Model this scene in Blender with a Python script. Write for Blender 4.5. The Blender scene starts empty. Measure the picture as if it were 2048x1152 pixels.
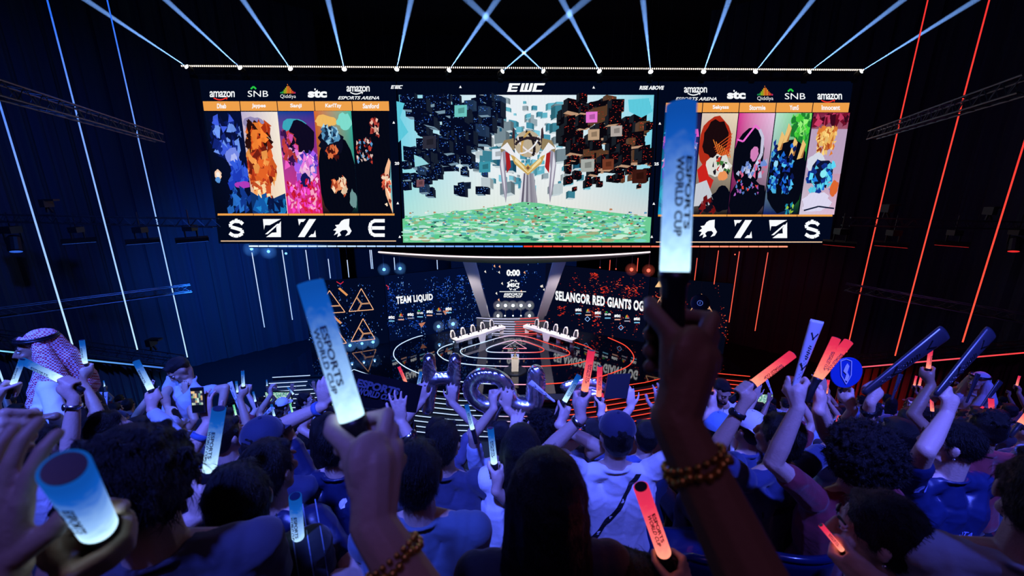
# Esports arena seen from the upper stands: hanging video wall, stage, crowd with light sticks
import bpy, math, random
import numpy as np
from mathutils import Vector, Matrix, noise

random.seed(7)
SC = bpy.context.scene
COL = SC.collection
V = Vector
PI = math.pi

# ------------------------------------------------------------------ camera
CAM_Z = 16.0
F_PX = 800.0
PITCH = math.radians(14.8)
cam_d = bpy.data.cameras.new('camera')
cam = bpy.data.objects.new('camera', cam_d)
COL.objects.link(cam)
cam.location = (0, 0, CAM_Z)
cam.rotation_euler = (PI / 2 - PITCH, 0, 0)
cam_d.sensor_width = 36.0
cam_d.lens = F_PX / 2048 * 36.0
cam_d.clip_start = 0.05
cam_d.clip_end = 200
cam_d.dof.use_dof = True
cam_d.dof.focus_distance = 6.0
cam_d.dof.aperture_fstop = 2.8
SC.camera = cam
SC.view_settings.view_transform = 'Standard'
SC.view_settings.look = 'None'
SC.view_settings.exposure = 0.0
SC.view_settings.gamma = 1.0
SC.view_settings.use_curve_mapping = False
cy = SC.cycles
cy.use_denoising = True
cy.max_bounces = 6
cy.diffuse_bounces = 2
cy.glossy_bounces = 3
cy.transmission_bounces = 4
cy.volume_bounces = 0
cy.transparent_max_bounces = 24
cy.sample_clamp_indirect = 3.0
cy.caustics_reflective = False
cy.caustics_refractive = False
cy.volume_step_rate = 4
# ------------------------------------------------------------------ world
W = bpy.data.worlds.new('hall_dark')
SC.world = W
W.use_nodes = True
W.node_tree.nodes['Background'].inputs[0].default_value = (0.01, 0.03, 0.12, 1)
W.node_tree.nodes['Background'].inputs[1].default_value = 0.12


# ------------------------------------------------------------------ lights (the rig over the stands and the stage)
def lamp(name, kind, loc, target, energy, color, size=0.5, spot=None, blend=0.6):
    d = bpy.data.lights.new(name, kind)
    d.energy = energy
    d.color = color
    if kind == 'SPOT':
        d.spot_size = math.radians(spot)
        d.spot_blend = blend
        d.shadow_soft_size = size
    elif kind == 'AREA':
        d.shape = 'DISK'
        d.size = size
    else:
        d.shadow_soft_size = size
    o = bpy.data.objects.new(name, d)
    COL.objects.link(o)
    o.location = loc
    if target is not None:
        o.rotation_euler = (V(target) - V(loc)).to_track_quat('-Z', 'Y').to_euler()
    return o


BLUE = (0.13, 0.20, 1.0)
VIOL = (0.26, 0.24, 1.0)
RED = (1.0, 0.05, 0.03)
# blue wash on the seats, from the truss above and a little behind the first rows
for lx, lc, le in ((-9.5, (0.02, 0.13, 1.0), 4200), (-5.0, (0.04, 0.13, 1.0), 6000), (-1.2, (0.07, 0.12, 1.0), 7500), (2.4, (0.08, 0.12, 1.0), 7500), (6.0, (0.06, 0.09, 1.0), 5000), (10.0, (0.07, 0.08, 1.0), 3600)):
    lamp('blue_wash', 'SPOT', (lx, -3.0, 24.0), (lx * 1.05, 6.6, 11.0), le * 1.75, lc, 0.35, 29.5, 0.35)
lamp('red_wash', 'SPOT', (12.0, 13.0, 20.0), (6.2, 5.0, 12.5), 1700, RED, 0.3, 38, 0.6)
lamp('red_wash', 'SPOT', (-2.0, 14.0, 22.0), (-5.0, 4.0, 13.0), 120, (1.0, 0.06, 0.2), 0.3, 60, 0.6)
lamp('added_near_fill', 'AREA', (0.0, -2.5, 21.0), (0, 0.8, 15.0), 26, (0.7, 0.3, 0.9), 3.0)  # added violet fill to lift the nearest arms, no fitting of the hall
lamp('blue_rim', 'SPOT', (-6.0, 18.0, 21.0), (-1.0, 2.0, 14.0), 1300, (0.05, 0.16, 1.0), 0.3, 50, 0.6)
# stage
lamp('stage_spot', 'SPOT', (-5.0, 35.0, 8.6), (-3.6, 41.0, 0.8), 6500, (1.0, 0.86, 0.74), 0.25, 62, 0.5)
lamp('stage_spot', 'SPOT', (5.4, 35.0, 8.6), (4.0, 41.0, 0.8), 6500, (1.0, 0.82, 0.74), 0.25, 62, 0.5)
lamp('stage_spot', 'SPOT', (0.3, 25.0, 6.0), (0.25, 31.6, 0.8), 2600, (1.0, 0.88, 0.8), 0.2, 16, 0.5)
lamp('stage_wash', 'AREA', (0.3, 34.0, 8.9), (0.3, 36.0, 0), 700, (0.12, 0.28, 1.0), 4.0)
# the curtained side walls
lamp('curtain_wash', 'SPOT', (-17.0, 21.0, 11.0), (-24.0, 44.0, 2.0), 16000, (0.02, 0.20, 1.0), 0.5, 90, 0.9)
lamp('curtain_wash', 'SPOT', (-14.0, 12.0, 22.0), (-32.0, 25.0, 8.0), 7000, (0.03, 0.12, 0.8), 0.5, 100, 0.9)
lamp('curtain_wash', 'SPOT', (13.5, 17.0, 7.0), (20.5, 22.0, 0.5), 3000, (1.0, 0.03, 0.02), 0.3, 62, 0.9)
lamp('curtain_wash', 'SPOT', (-13.5, 17.0, 7.0), (-19.5, 21.8, 0.5), 1800, (0.02, 0.25, 1.0), 0.3, 62, 0.9)
lamp('curtain_wash', 'SPOT', (18.0, 24.0, 8.0), (27.0, 42.0, 3.0), 900, (1.0, 0.04, 0.08), 0.5, 60, 0.9)
lamp('curtain_wash', 'SPOT', (15.0, 14.0, 20.0), (34.0, 26.0, 10.0), 500, (0.25, 0.08, 0.5), 0.5, 100, 0.9)


# ------------------------------------------------------------------ where things stand
FW = V((0, math.cos(PITCH), -math.sin(PITCH)))
UP = V((0, math.sin(PITCH), math.cos(PITCH)))
EYE = V((0, 0, CAM_Z))


def ray(px, py):
    return FW + V((1, 0, 0)) * ((px - 1024) / F_PX) - UP * ((py - 576) / F_PX)


def atY(px, py, Y):
    d = ray(px, py)
    return EYE + d * (Y / d.y)


def atZ(px, py, z):
    d = ray(px, py)
    return EYE + d * ((z - CAM_Z) / d.z)


def atD(px, py, depth):
    return EYE + ray(px, py) * depth


class Plane:
    """an upright or leaning panel through point p with normal n, facing the seats"""

    def __init__(s, p, n):
        s.p = V(p)
        s.n = V(n).normalized()
        if s.n.y > 0:
            s.n = -s.n

    def at(s, px, py, off=0.0):
        d = ray(px, py)
        t = (s.p - EYE).dot(s.n) / d.dot(s.n)
        return EYE + d * t + s.n * off


def srgb(r, g, b):
    f = lambda c: (c / 255) / 12.92 if c / 255 <= 0.04045 else (((c / 255) + 0.055) / 1.055) ** 2.4
    return (f(r), f(g), f(b))


# ------------------------------------------------------------------ materials
MATS = {}


def new_mat(name):
    m = bpy.data.materials.new(name)
    m.use_nodes = True
    m.node_tree.nodes.clear()
    return m, m.node_tree.nodes, m.node_tree.links


def mat(name, col=(0.5, 0.5, 0.5), rough=0.5, metal=0.0, bump=0.0, scale=40.0, spec=0.5, coat=0.0, var=0.0, stretch=None, objcol=False, sheen=0.0):
    if name in MATS:
        return MATS[name]
    m, N, L = new_mat(name)
    o = N.new('ShaderNodeOutputMaterial')
    b = N.new('ShaderNodeBsdfPrincipled')
    L.new(b.outputs[0], o.inputs[0])
    b.inputs['Base Color'].default_value = (*col, 1)
    b.inputs['Roughness'].default_value = rough
    b.inputs['Metallic'].default_value = metal
    b.inputs['Specular IOR Level'].default_value = spec
    b.inputs['Coat Weight'].default_value = coat
    b.inputs['Sheen Weight'].default_value = sheen
    src = None
    if objcol:
        oi = N.new('ShaderNodeObjectInfo')
        src = oi.outputs['Color']
        L.new(src, b.inputs['Base Color'])
    tc = N.new('ShaderNodeTexCoord')
    mp = N.new('ShaderNodeMapping')
    L.new(tc.outputs['Object'], mp.inputs[0])
    if stretch:
        mp.inputs['Scale'].default_value = stretch
    if bump or var:
        nz = N.new('ShaderNodeTexNoise')
        nz.inputs['Scale'].default_value = scale
        nz.inputs['Detail'].default_value = 4
        L.new(mp.outputs[0], nz.inputs['Vector'])
    if bump:
        bp = N.new('ShaderNodeBump')
        bp.inputs['Strength'].default_value = bump
        bp.inputs['Distance'].default_value = 0.01
        L.new(nz.outputs[0], bp.inputs['Height'])
        L.new(bp.outputs[0], b.inputs['Normal'])
    if var:
        mx = N.new('ShaderNodeMix')
        mx.data_type = 'RGBA'
        mx.blend_type = 'MULTIPLY'
        mx.inputs['Factor'].default_value = var
        if src:
            L.new(src, mx.inputs['A'])
        else:
            mx.inputs['A'].default_value = (*col, 1)
        L.new(nz.outputs[1], mx.inputs['B'])
        L.new(mx.outputs['Result'], b.inputs['Base Color'])
    MATS[name] = m
    return m


def emit(name, col=(1, 1, 1), strength=1.0, sampling='AUTO'):
    if name in MATS:
        return MATS[name]
    m, N, L = new_mat(name)
    o = N.new('ShaderNodeOutputMaterial')
    e = N.new('ShaderNodeEmission')
    e.inputs[0].default_value = (*col, 1)
    e.inputs[1].default_value = strength
    L.new(e.outputs[0], o.inputs[0])
    m.cycles.emission_sampling = sampling
    MATS[name] = m
    return m


def emit_attr(name, strength=1.0, sampling='AUTO', pixel=0.0):
    """LED surface: each face gives off its own colour; PIXEL adds the fine vertical rows of diodes"""
    if name in MATS:
        return MATS[name]
    m, N, L = new_mat(name)
    o = N.new('ShaderNodeOutputMaterial')
    e = N.new('ShaderNodeEmission')
    a = N.new('ShaderNodeAttribute')
    a.attribute_name = 'Col'
    e.inputs[1].default_value = strength
    src = a.outputs['Color']
    if pixel:
        tc = N.new('ShaderNodeTexCoord')
        w = N.new('ShaderNodeTexWave')
        w.bands_direction = 'X'
        w.inputs['Scale'].default_value = pixel
        L.new(tc.outputs['Object'], w.inputs['Vector'])
        r = N.new('ShaderNodeMapRange')
        r.inputs['To Min'].default_value = 0.78
        r.inputs['To Max'].default_value = 1.12
        L.new(w.outputs['Fac'], r.inputs['Value'])
        mu = N.new('ShaderNodeMath')
        mu.operation = 'MULTIPLY'
        mu.inputs[1].default_value = strength
        L.new(r.outputs[0], mu.inputs[0])
        L.new(mu.outputs[0], e.inputs[1])
    L.new(src, e.inputs[0])
    L.new(e.outputs[0], o.inputs[0])
    m.cycles.emission_sampling = sampling
    MATS[name] = m
    return m


# ------------------------------------------------------------------ mesh builders
def rot_to(axis):
    return V(axis).normalized().to_track_quat('Z', 'Y').to_matrix()


class MB:
    def __init__(s):
        s.v = []
        s.f = []
        s.c = []

    def face(s, pts, col=None):
        n = len(s.v)
        s.v += [V(p) for p in pts]
        s.f.append(list(range(n, n + len(pts))))
        s.c.append(col)

    def add(s, vs, fs, col=None):
        n = len(s.v)
        s.v += [V(p) for p in vs]
        for f in fs:
            s.f.append([n + i for i in f])
            s.c.append(col)

    def box(s, c, size, R=None, col=None, taper=1.0):
        h = [x / 2 for x in size]
        vs = []
        for z in (-1, 1):
            t = taper if z > 0 else 1.0
            for x, y in ((-1, -1), (1, -1), (1, 1), (-1, 1)):
                p = V((x * h[0] * t, y * h[1] * t, z * h[2]))
                vs.append((R @ p if R else p) + V(c))
        s.add(vs, [(3, 2, 1, 0), (4, 5, 6, 7), (0, 1, 5, 4), (1, 2, 6, 5), (2, 3, 7, 6), (3, 0, 4, 7)], col)
        return s

    def bar(s, a, b, w, h=None, col=None, upv=(0, 0, 1)):
        a, b = V(a), V(b)
        h = h or w
        z = (b - a).normalized()
        x = V(upv).cross(z)
        if x.length < 1e-4:
            x = V((1, 0, 0)).cross(z)
        x.normalize()
        y = z.cross(x)
        vs = []
        for p in (a, b):
            for sx, sy in ((-1, -1), (1, -1), (1, 1), (-1, 1)):
                vs.append(p + x * sx * w / 2 + y * sy * h / 2)
        s.add(vs, [(3, 2, 1, 0), (4, 5, 6, 7), (0, 1, 5, 4), (1, 2, 6, 5), (2, 3, 7, 6), (3, 0, 4, 7)], col)
        return s

    def tube(s, pts, r, seg=8, closed=False, col=None, cols=None, caps=True, flat=1.0):
        pts = [V(p) for p in pts]
        n = len(pts)
        rs = r if isinstance(r, (list, tuple)) else [r] * n
        base = len(s.v)
        prev = None
        for i, p in enumerate(pts):
            a = pts[(i - 1) % n] if (closed or i > 0) else p
            b = pts[(i + 1) % n] if (closed or i < n - 1) else p
            t = (b - a)
            t = t.normalized() if t.length > 1e-9 else V((0, 0, 1))
            if prev is None:
                q = V((0, 0, 1)) if abs(t.z) < 0.9 else V((1, 0, 0))
                x = q.cross(t).normalized()
            else:
                x = (prev - t * prev.dot(t))
                x = x.normalized() if x.length > 1e-6 else V((1, 0, 0))
            prev = x
            y = t.cross(x)
            for k in range(seg):
                an = 2 * PI * k / seg
                s.v.append(p + x * math.cos(an) * rs[i] + y * math.sin(an) * rs[i] * flat)
        for i in range(n if closed else n - 1):
            j = (i + 1) % n
            for k in range(seg):
                k2 = (k + 1) % seg
                s.f.append([base + i * seg + k, base + i * seg + k2, base + j * seg + k2, base + j * seg + k])
                s.c.append(cols[i] if cols else col)
        if caps and not closed:
            s.f.append([base + k for k in range(seg)][::-1])
            s.c.append(cols[0] if cols else col)
            s.f.append([base + (n - 1) * seg + k for k in range(seg)])
            s.c.append(cols[-1] if cols else col)
        return s

    def lathe(s, prof, c=(0, 0, 0), axis=(0, 0, 1), seg=16, col=None):
        R = rot_to(axis)
        base = len(s.v)
        for r, z in prof:
            for k in range(seg):
                an = 2 * PI * k / seg
                s.v.append(R @ V((r * math.cos(an), r * math.sin(an), z)) + V(c))
        for i in range(len(prof) - 1):
            for k in range(seg):
                k2 = (k + 1) % seg
                s.f.append([base + i * seg + k, base + i * seg + k2, base + (i + 1) * seg + k2, base + (i + 1) * seg + k])
                s.c.append(col)
        s.f.append([base + k for k in range(seg)][::-1])
        s.f.append([base + (len(prof) - 1) * seg + k for k in range(seg)])
        s.c += [col, col]
        return s

    def ell(s, c, r, R=None, seg=14, rings=9, col=None):
        if not isinstance(r, (tuple, list)):
            r = (r, r, r)
        vs, fs = [], []
        for i in range(rings + 1):
            th = PI * i / rings
            for k in range(seg):
                a = 2 * PI * k / seg
                p = V((r[0] * math.sin(th) * math.cos(a), r[1] * math.sin(th) * math.sin(a), r[2] * math.cos(th)))
                vs.append((R @ p if R else p) + V(c))
        for i in range(rings):
            for k in range(seg):
                k2 = (k + 1) % seg
                fs.append((i * seg + k, (i + 1) * seg + k, (i + 1) * seg + k2, i * seg + k2))
        s.add(vs, fs, col)
        return s

    def cap(s, a, b, r1, r2=None, seg=10):
        """closed tapered capsule"""
        a, b = V(a), V(b)
        r2 = r1 if r2 is None else r2
        d = b - a
        L = d.length
        R = rot_to(d if L > 1e-6 else (0, 0, 1))
        prof = []
        for i in range(4):
            t = -PI / 2 + PI / 2 * i / 4
            prof.append((max(1e-4, r1 * math.cos(t)), r1 * math.sin(t)))
        prof.append((r1, 0))
        prof.append((r2, L))
        for i in range(1, 5):
            t = PI / 2 * i / 4
            prof.append((max(1e-4, r2 * math.cos(t)), L + r2 * math.sin(t)))
        vs = []
        for r, z in prof:
            for k in range(seg):
                an = 2 * PI * k / seg
                vs.append(R @ V((r * math.cos(an), r * math.sin(an), z)) + a)
        fs = []
        for i in range(len(prof) - 1):
            for k in range(seg):
                k2 = (k + 1) % seg
                fs.append((i * seg + k, i * seg + k2, (i + 1) * seg + k2, (i + 1) * seg + k))
        fs.append(tuple(range(seg))[::-1])
        fs.append(tuple((len(prof) - 1) * seg + k for k in range(seg)))
        s.add(vs, fs)
        return s

    def prism(s, pts, depth, nrm, col=None):
        """flat outline PTS given a thickness along NRM"""
        n = len(pts)
        d = V(nrm) * depth
        vs = [V(p) for p in pts] + [V(p) + d for p in pts]
        fs = [tuple(range(n))[::-1], tuple(range(n, 2 * n))]
        for i in range(n):
            j = (i + 1) % n
            fs.append((i, j, n + j, n + i))
        s.add(vs, fs, col)
        return s

    def mesh(s, name, m, base=(0, 0, 0), smooth=False):
        me = bpy.data.meshes.new(name)
        b = V(base)
        me.from_pydata([tuple(v - b) for v in s.v], [], s.f)
        if any(c is not None for c in s.c):
            ca = me.color_attributes.new('Col', 'FLOAT_COLOR', 'CORNER')
            buf = []
            for f, c in zip(s.f, s.c):
                if c is None:
                    c = (0, 0, 0)
                if isinstance(c[0], (tuple, list)):
                    for q in c:
                        buf += [q[0], q[1], q[2], 1.0]
                else:
                    buf += [c[0], c[1], c[2], 1.0] * len(f)
            ca.data.foreach_set('color', buf)
        if m:
            me.materials.append(m)
        if smooth:
            me.polygons.foreach_set('use_smooth', [True] * len(me.polygons))
        me.update()
        return me

    def build(s, name, m, parent=None, base=None, smooth=False):
        """links the collected shapes as ONE mesh object; a part takes its thing's origin"""
        b = V(base) if base is not None else (origin_of(parent) if parent else V((0, 0, 0)))
        me = s.mesh(name, m, b, smooth)
        o = bpy.data.objects.new(name, me)
        COL.objects.link(o)
        if parent:
            o.parent = parent
        else:
            o.location = b
        return o


def origin_of(o):
    p = V((0, 0, 0))
    while o:
        p += o.location
        o = o.parent
    return p


def tag(o, label=None, cat=None, group=None, kind=None):
    if label:
        o['label'] = label
    if cat:
        o['category'] = cat
    if group:
        o['group'] = group
    if kind:
        o['kind'] = kind
    return o


def thing(name, loc, label, cat, group=None, kind=None):
    o = bpy.data.objects.new(name, None)
    o.empty_display_size = 0.1
    o.location = loc
    COL.objects.link(o)
    return tag(o, label, cat, group, kind)


def structure(name, mb, m, smooth=False):
    return tag(mb.build(name, m, smooth=smooth), kind='structure')


def copy_tree(o, parent=None):
    c = o.copy()
    COL.objects.link(c)
    c.parent = parent
    for ch in list(o.children):
        copy_tree(ch, c)
    return c


ORD = ['first', 'second', 'third', 'fourth', 'fifth', 'sixth', 'seventh', 'eighth', 'ninth', 'tenth', 'eleventh', 'twelfth', 'thirteenth', 'fourteenth', 'fifteenth']

# ------------------------------------------------------------------ lettering
_TXT = {}


def glyphs(txt, bold=0.0, sp=1.0):
    """outline of a line of writing as flat verts and faces, scaled to the unit box"""
    k = (txt, bold, sp)
    if k in _TXT:
        return _TXT[k]
    cu = bpy.data.curves.new('lettering', 'FONT')
    cu.body = txt
    cu.offset = bold
    cu.space_character = sp
    cu.resolution_u = 3
    cu.fill_mode = 'FRONT'
    ob = bpy.data.objects.new('lettering_source', cu)
    COL.objects.link(ob)
    dg = bpy.context.evaluated_depsgraph_get()
    me = bpy.data.meshes.new_from_object(ob.evaluated_get(dg))
    vs = np.array([tuple(v.co) for v in me.vertices])
    fs = [tuple(p.vertices) for p in me.polygons]
    bpy.data.objects.remove(ob)
    bpy.data.curves.remove(cu)
    bpy.data.meshes.remove(me)
    lo, hi = vs.min(0), vs.max(0)
    uv = [((v[0] - lo[0]) / (hi[0] - lo[0]), (v[1] - lo[1]) / (hi[1] - lo[1])) for v in vs]
    asp = (hi[0] - lo[0]) / (hi[1] - lo[1])
    _TXT[k] = (uv, fs, asp)
    return _TXT[k]


class Paint:
    """the picture an LED panel shows: coloured faces laid on its plane, each a hair in front of the last"""

    def __init__(s, plane, off=0.02, step=0.0005, zr=None):
        s.zr = zr
        s.pl = plane
        s.off = off
        s.step = step
        s.mb = MB()

    def poly(s, pts, col):
        s.off += s.step
        s.mb.face([s.pl.at(x, y, s.off) for x, y in pts], col)

    def flat(s, pts, col):
        """a face in the layer of the last one, for marks that do not lie over each other"""
        w = [s.pl.at(x, y, s.off + s.step * .5) for x, y in pts]
        if s.zr and (min(p.z for p in w) < s.zr[0] or max(p.z for p in w) > s.zr[1]):
            return
        s.mb.face(w, col)

    def rect(s, x0, y0, x1, y1, col):
        s.flat([(x0, y1), (x1, y1), (x1, y0), (x0, y0)], col)

    def line(s, pts, w, col, closed=False):
        n = len(pts)
        for i in range(n if closed else n - 1):
            a, b = pts[i], pts[(i + 1) % n]
            dx, dy = b[0] - a[0], b[1] - a[1]
            L = math.hypot(dx, dy) or 1
            nx, ny = -dy / L * w / 2, dx / L * w / 2
            s.poly([(a[0] + nx, a[1] + ny), (b[0] + nx, b[1] + ny), (b[0] - nx, b[1] - ny), (a[0] - nx, a[1] - ny)], col)

    def disc(s, cx, cy_, rx, ry, col, n=20, a0=0.0):
        s.poly([(cx + rx * math.cos(a0 + 2 * PI * i / n), cy_ + ry * math.sin(a0 + 2 * PI * i / n)) for i in range(n)], col)

    def text(s, txt, quad, col, bold=0.02, sp=1.0, shear=0.0):
        """writing fitted into the four corners TL TR BR BL"""
        uv, fs, _ = glyphs(txt, bold, sp)
        (x0, y0), (x1, y1), (x2, y2), (x3, y3) = quad
        s.off += s.step
        pts = []
        for u, v in uv:
            t = 1 - v
            lx, ly = x0 + (x3 - x0) * t, y0 + (y3 - y0) * t
            rx, ry = x1 + (x2 - x1) * t, y1 + (y2 - y1) * t
            pts.append(s.pl.at(lx + (rx - lx) * u + shear * v * (y3 - y0), ly + (ry - ly) * u, s.off))
        s.mb.add(pts, fs, col)

    def tbox(s, txt, x0, y0, x1, y1, col, **k):
        s.text(txt, [(x0, y0), (x1, y0), (x1, y1), (x0, y1)], col, **k)

    def build(s, name, m, parent):
        return s.mb.build(name, m, parent)


WHITE = (0.95, 0.97, 1.0)


def catmull(pts, n=6, closed=False):
    out = []
    m = len(pts)
    rng = range(m) if closed else range(m - 1)
    for i in rng:
        g = lambda k: V(pts[k % m]) if closed else V(pts[max(0, min(m - 1, k))])
        p0, p1, p2, p3 = g(i - 1), g(i), g(i + 1), g(i + 2)
        for j in range(n):
            t = j / n
            out.append(0.5 * ((2 * p1) + (p2 - p0) * t + (2 * p0 - 5 * p1 + 4 * p2 - p3) * t * t + (3 * p1 - p0 - 3 * p2 + p3) * t ** 3))
    if not closed:
        out.append(V(pts[-1]))
    return out

# ================================================================== the hall
m_dark = mat('black_drape', (0.012, 0.018, 0.035), 0.9, bump=0.6, scale=3.0, stretch=(1, 1, 0.04))
m_wall = mat('hall_wall', (0.05, 0.07, 0.13), 0.85, bump=0.5, scale=1.2, stretch=(1, 1, 0.03), var=0.5)
m_ceil = mat('ceiling_black', (0.01, 0.012, 0.018), 0.9, bump=0.3, scale=2.0)
m_floor = mat('hall_floor', (0.02, 0.025, 0.04), 0.5, bump=0.1, scale=3)
m_black = mat('black_metal', (0.02, 0.022, 0.028), 0.45, 0.4)
m_alu = mat('truss_metal', (0.10, 0.11, 0.14), 0.4, 0.7)
m_step = mat('seating_step', (0.03, 0.035, 0.05), 0.7, bump=0.2, scale=20)
m_gloss = mat('stage_gloss', (0.006, 0.008, 0.016), 0.045, 0.0, spec=0.9, coat=0.6)
m_grey = mat('grey_cladding', (0.30, 0.30, 0.36), 0.5, bump=0.05, scale=8)

structure('floor', MB().box((0, 25, -1.9), (76, 64, 0.2)), m_floor)
structure('ceiling', MB().box((0, 25, 33.1), (76, 64, 0.2)), m_ceil)
structure('wall_back', MB().box((0, 54, 15.5), (76, 0.3, 35)), m_dark)
structure('wall_behind_camera', MB().box((0, -6, 15.5), (76, 0.3, 35)), m_dark)


def drape_wall(name, x, y0, y1):
    """tall curtain hung in folds along a side of the hall"""
    mb = MB()
    n = 420
    for i in range(n):
        ya, yb = y0 + (y1 - y0) * i / n, y0 + (y1 - y0) * (i + 1) / n
        fx = lambda y: x + 0.16 * math.sin(y * 5.1 + 0.8 * math.sin(y * 1.3)) + 0.08 * math.sin(y * 11.3)
        mb.face([(fx(ya), ya, -1.8), (fx(yb), yb, -1.8), (fx(yb), yb, 33), (fx(ya), ya, 33)])
    s = 1 if x > 0 else -1
    mb.box((x + s * 0.6, (y0 + y1) / 2, 15.6), (0.2, y1 - y0, 34.8))
    return structure(name, mb, m_wall, True)


drape_wall('wall_left', -34, -6, 54)
drape_wall('wall_right', 34, -6, 54)

# curtain return beside the stage on both sides, nearer than the side walls
for sx, nm in ((-1, 'wall_stage_left'), (1, 'wall_stage_right')):
    mb = MB()
    n = 90
    xa, xb = sx * 20.5, sx * 34.0
    for i in range(n):
        x0, x1 = xa + (xb - xa) * i / n, xa + (xb - xa) * (i + 1) / n
        fy = lambda x: 47 - (abs(x) - 20.5) * 0.9 + 0.14 * math.sin(x * 6.0) + 0.06 * math.sin(x * 13.0)
        mb.face([(x0, fy(x0), -1.8), (x1, fy(x1), -1.8), (x1, fy(x1), 33), (x0, fy(x0), 33)])
    structure(nm, mb, m_wall, True)

# ------------------------------------------------------------------ the hanging video wall
SCR = Plane(atY(1050, 483, 30), (0, -1, 0.054))
m_pic = emit_attr('led_picture', 1.0, 'AUTO', pixel=3.2)
m_led = emit_attr('led_lettering', 1.0, 'NONE')
NAVY = srgb(2, 9, 30)
m_cab = mat('screen_cabinet', (0.012, 0.014, 0.02), 0.5, 0.3)


def lerp_quad(q, u, v):
    (x0, y0), (x1, y1), (x2, y2), (x3, y3) = q
    ax, ay = x0 + (x1 - x0) * u, y0 + (y1 - y0) * u
    bx, by = x3 + (x2 - x3) * u, y3 + (y2 - y3) * u
    return (ax + (bx - ax) * v, ay + (by - ay) * v)


def cabinet(quad, plane, parent, depth=0.35, name='cabinet'):
    pts = [plane.at(x, y, 0.0) for x, y in quad]
    return MB().prism(pts, depth, -plane.n).build(name, m_cab, parent)


def jitter(c, a):
    k = 1 + random.uniform(-a, a)
    return tuple(max(0, x * k) for x in c)


def grad(P, q, cols, nu, nv):
    """smooth colour field; COLS is a function of u, v"""
    P.off += P.step
    for i in range(nu):
        for j in range(nv):
            u0, u1, v0, v1 = i / nu, (i + 1) / nu, j / nv, (j + 1) / nv
            pts = [lerp_quad(q, a, b) for a, b in ((u0, v1), (u1, v1), (u1, v0), (u0, v0))]
            P.mb.face([P.pl.at(x, y, P.off) for x, y in pts], [cols(a, b) for a, b in ((u0, v1), (u1, v1), (u1, v0), (u0, v0))])
    P.off += P.step


def mix(a, b, t):
    t = max(0, min(1, t))
    return tuple(x + (y - x) * t for x, y in zip(a, b))


# --- centre screen
CQ = [(798, 190), (1308, 190), (1292, 483), (812, 483)]
cq_all = [(794, 163), (1316, 163), (1303, 487), (806, 487)]
t = thing('led_screen', SCR.at(1050, 487), 'largest hanging video screen, showing a gold and silver cup under floating cubes', 'screen', 'hanging video screens')
cabinet(cq_all, SCR, t)
P = Paint(SCR)
P.poly(cq_all[::-1], NAVY)
sky_a, sky_b, sky_c, sky_d = srgb(120, 215, 235), srgb(238, 246, 252), srgb(200, 240, 215), srgb(252, 222, 205)
grad(P, CQ, lambda u, v: mix(mix(sky_a, sky_b, min(1, 2.6 * min(u, 1 - u) + 0.15 * v)), mix(sky_c, sky_d, u), max(0, (v - 0.45) * 1.6)), 16, 10)


def cube(u, v, s, front, side, under):
    A = 510 / 293
    w, h = s, s * A
    sk = random.uniform(-0.25, 0.25)
    q = [(u, v), (u + w, v + h * sk), (u + w, v + h + h * sk), (u, v + h)]
    q = [(min(1, max(0, a)), min(1, max(0, b))) for a, b in q]
    d = 0.35 * s * (1 if u < 0.5 else -1)
    f = lambda pts: [lerp_quad(CQ, min(1, max(0, a)), min(1, max(0, b))) for a, b in pts]
    P.poly(f([q[3], (q[3][0] + d, q[3][1] + abs(d) * A * .6), (q[2][0] + d, q[2][1] + abs(d) * A * .6), q[2]]), under)
    e = q[1], q[2]
    if u >= 0.5:
        e = q[0], q[3]
    P.poly(f([e[1], (e[1][0] + d, e[1][1] + abs(d) * A * .6), (e[0][0] + d, e[0][1] + abs(d) * A * .6), e[0]]), side)
    P.poly(f([q[3], q[2], q[1], q[0]]), front)
    return q


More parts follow.
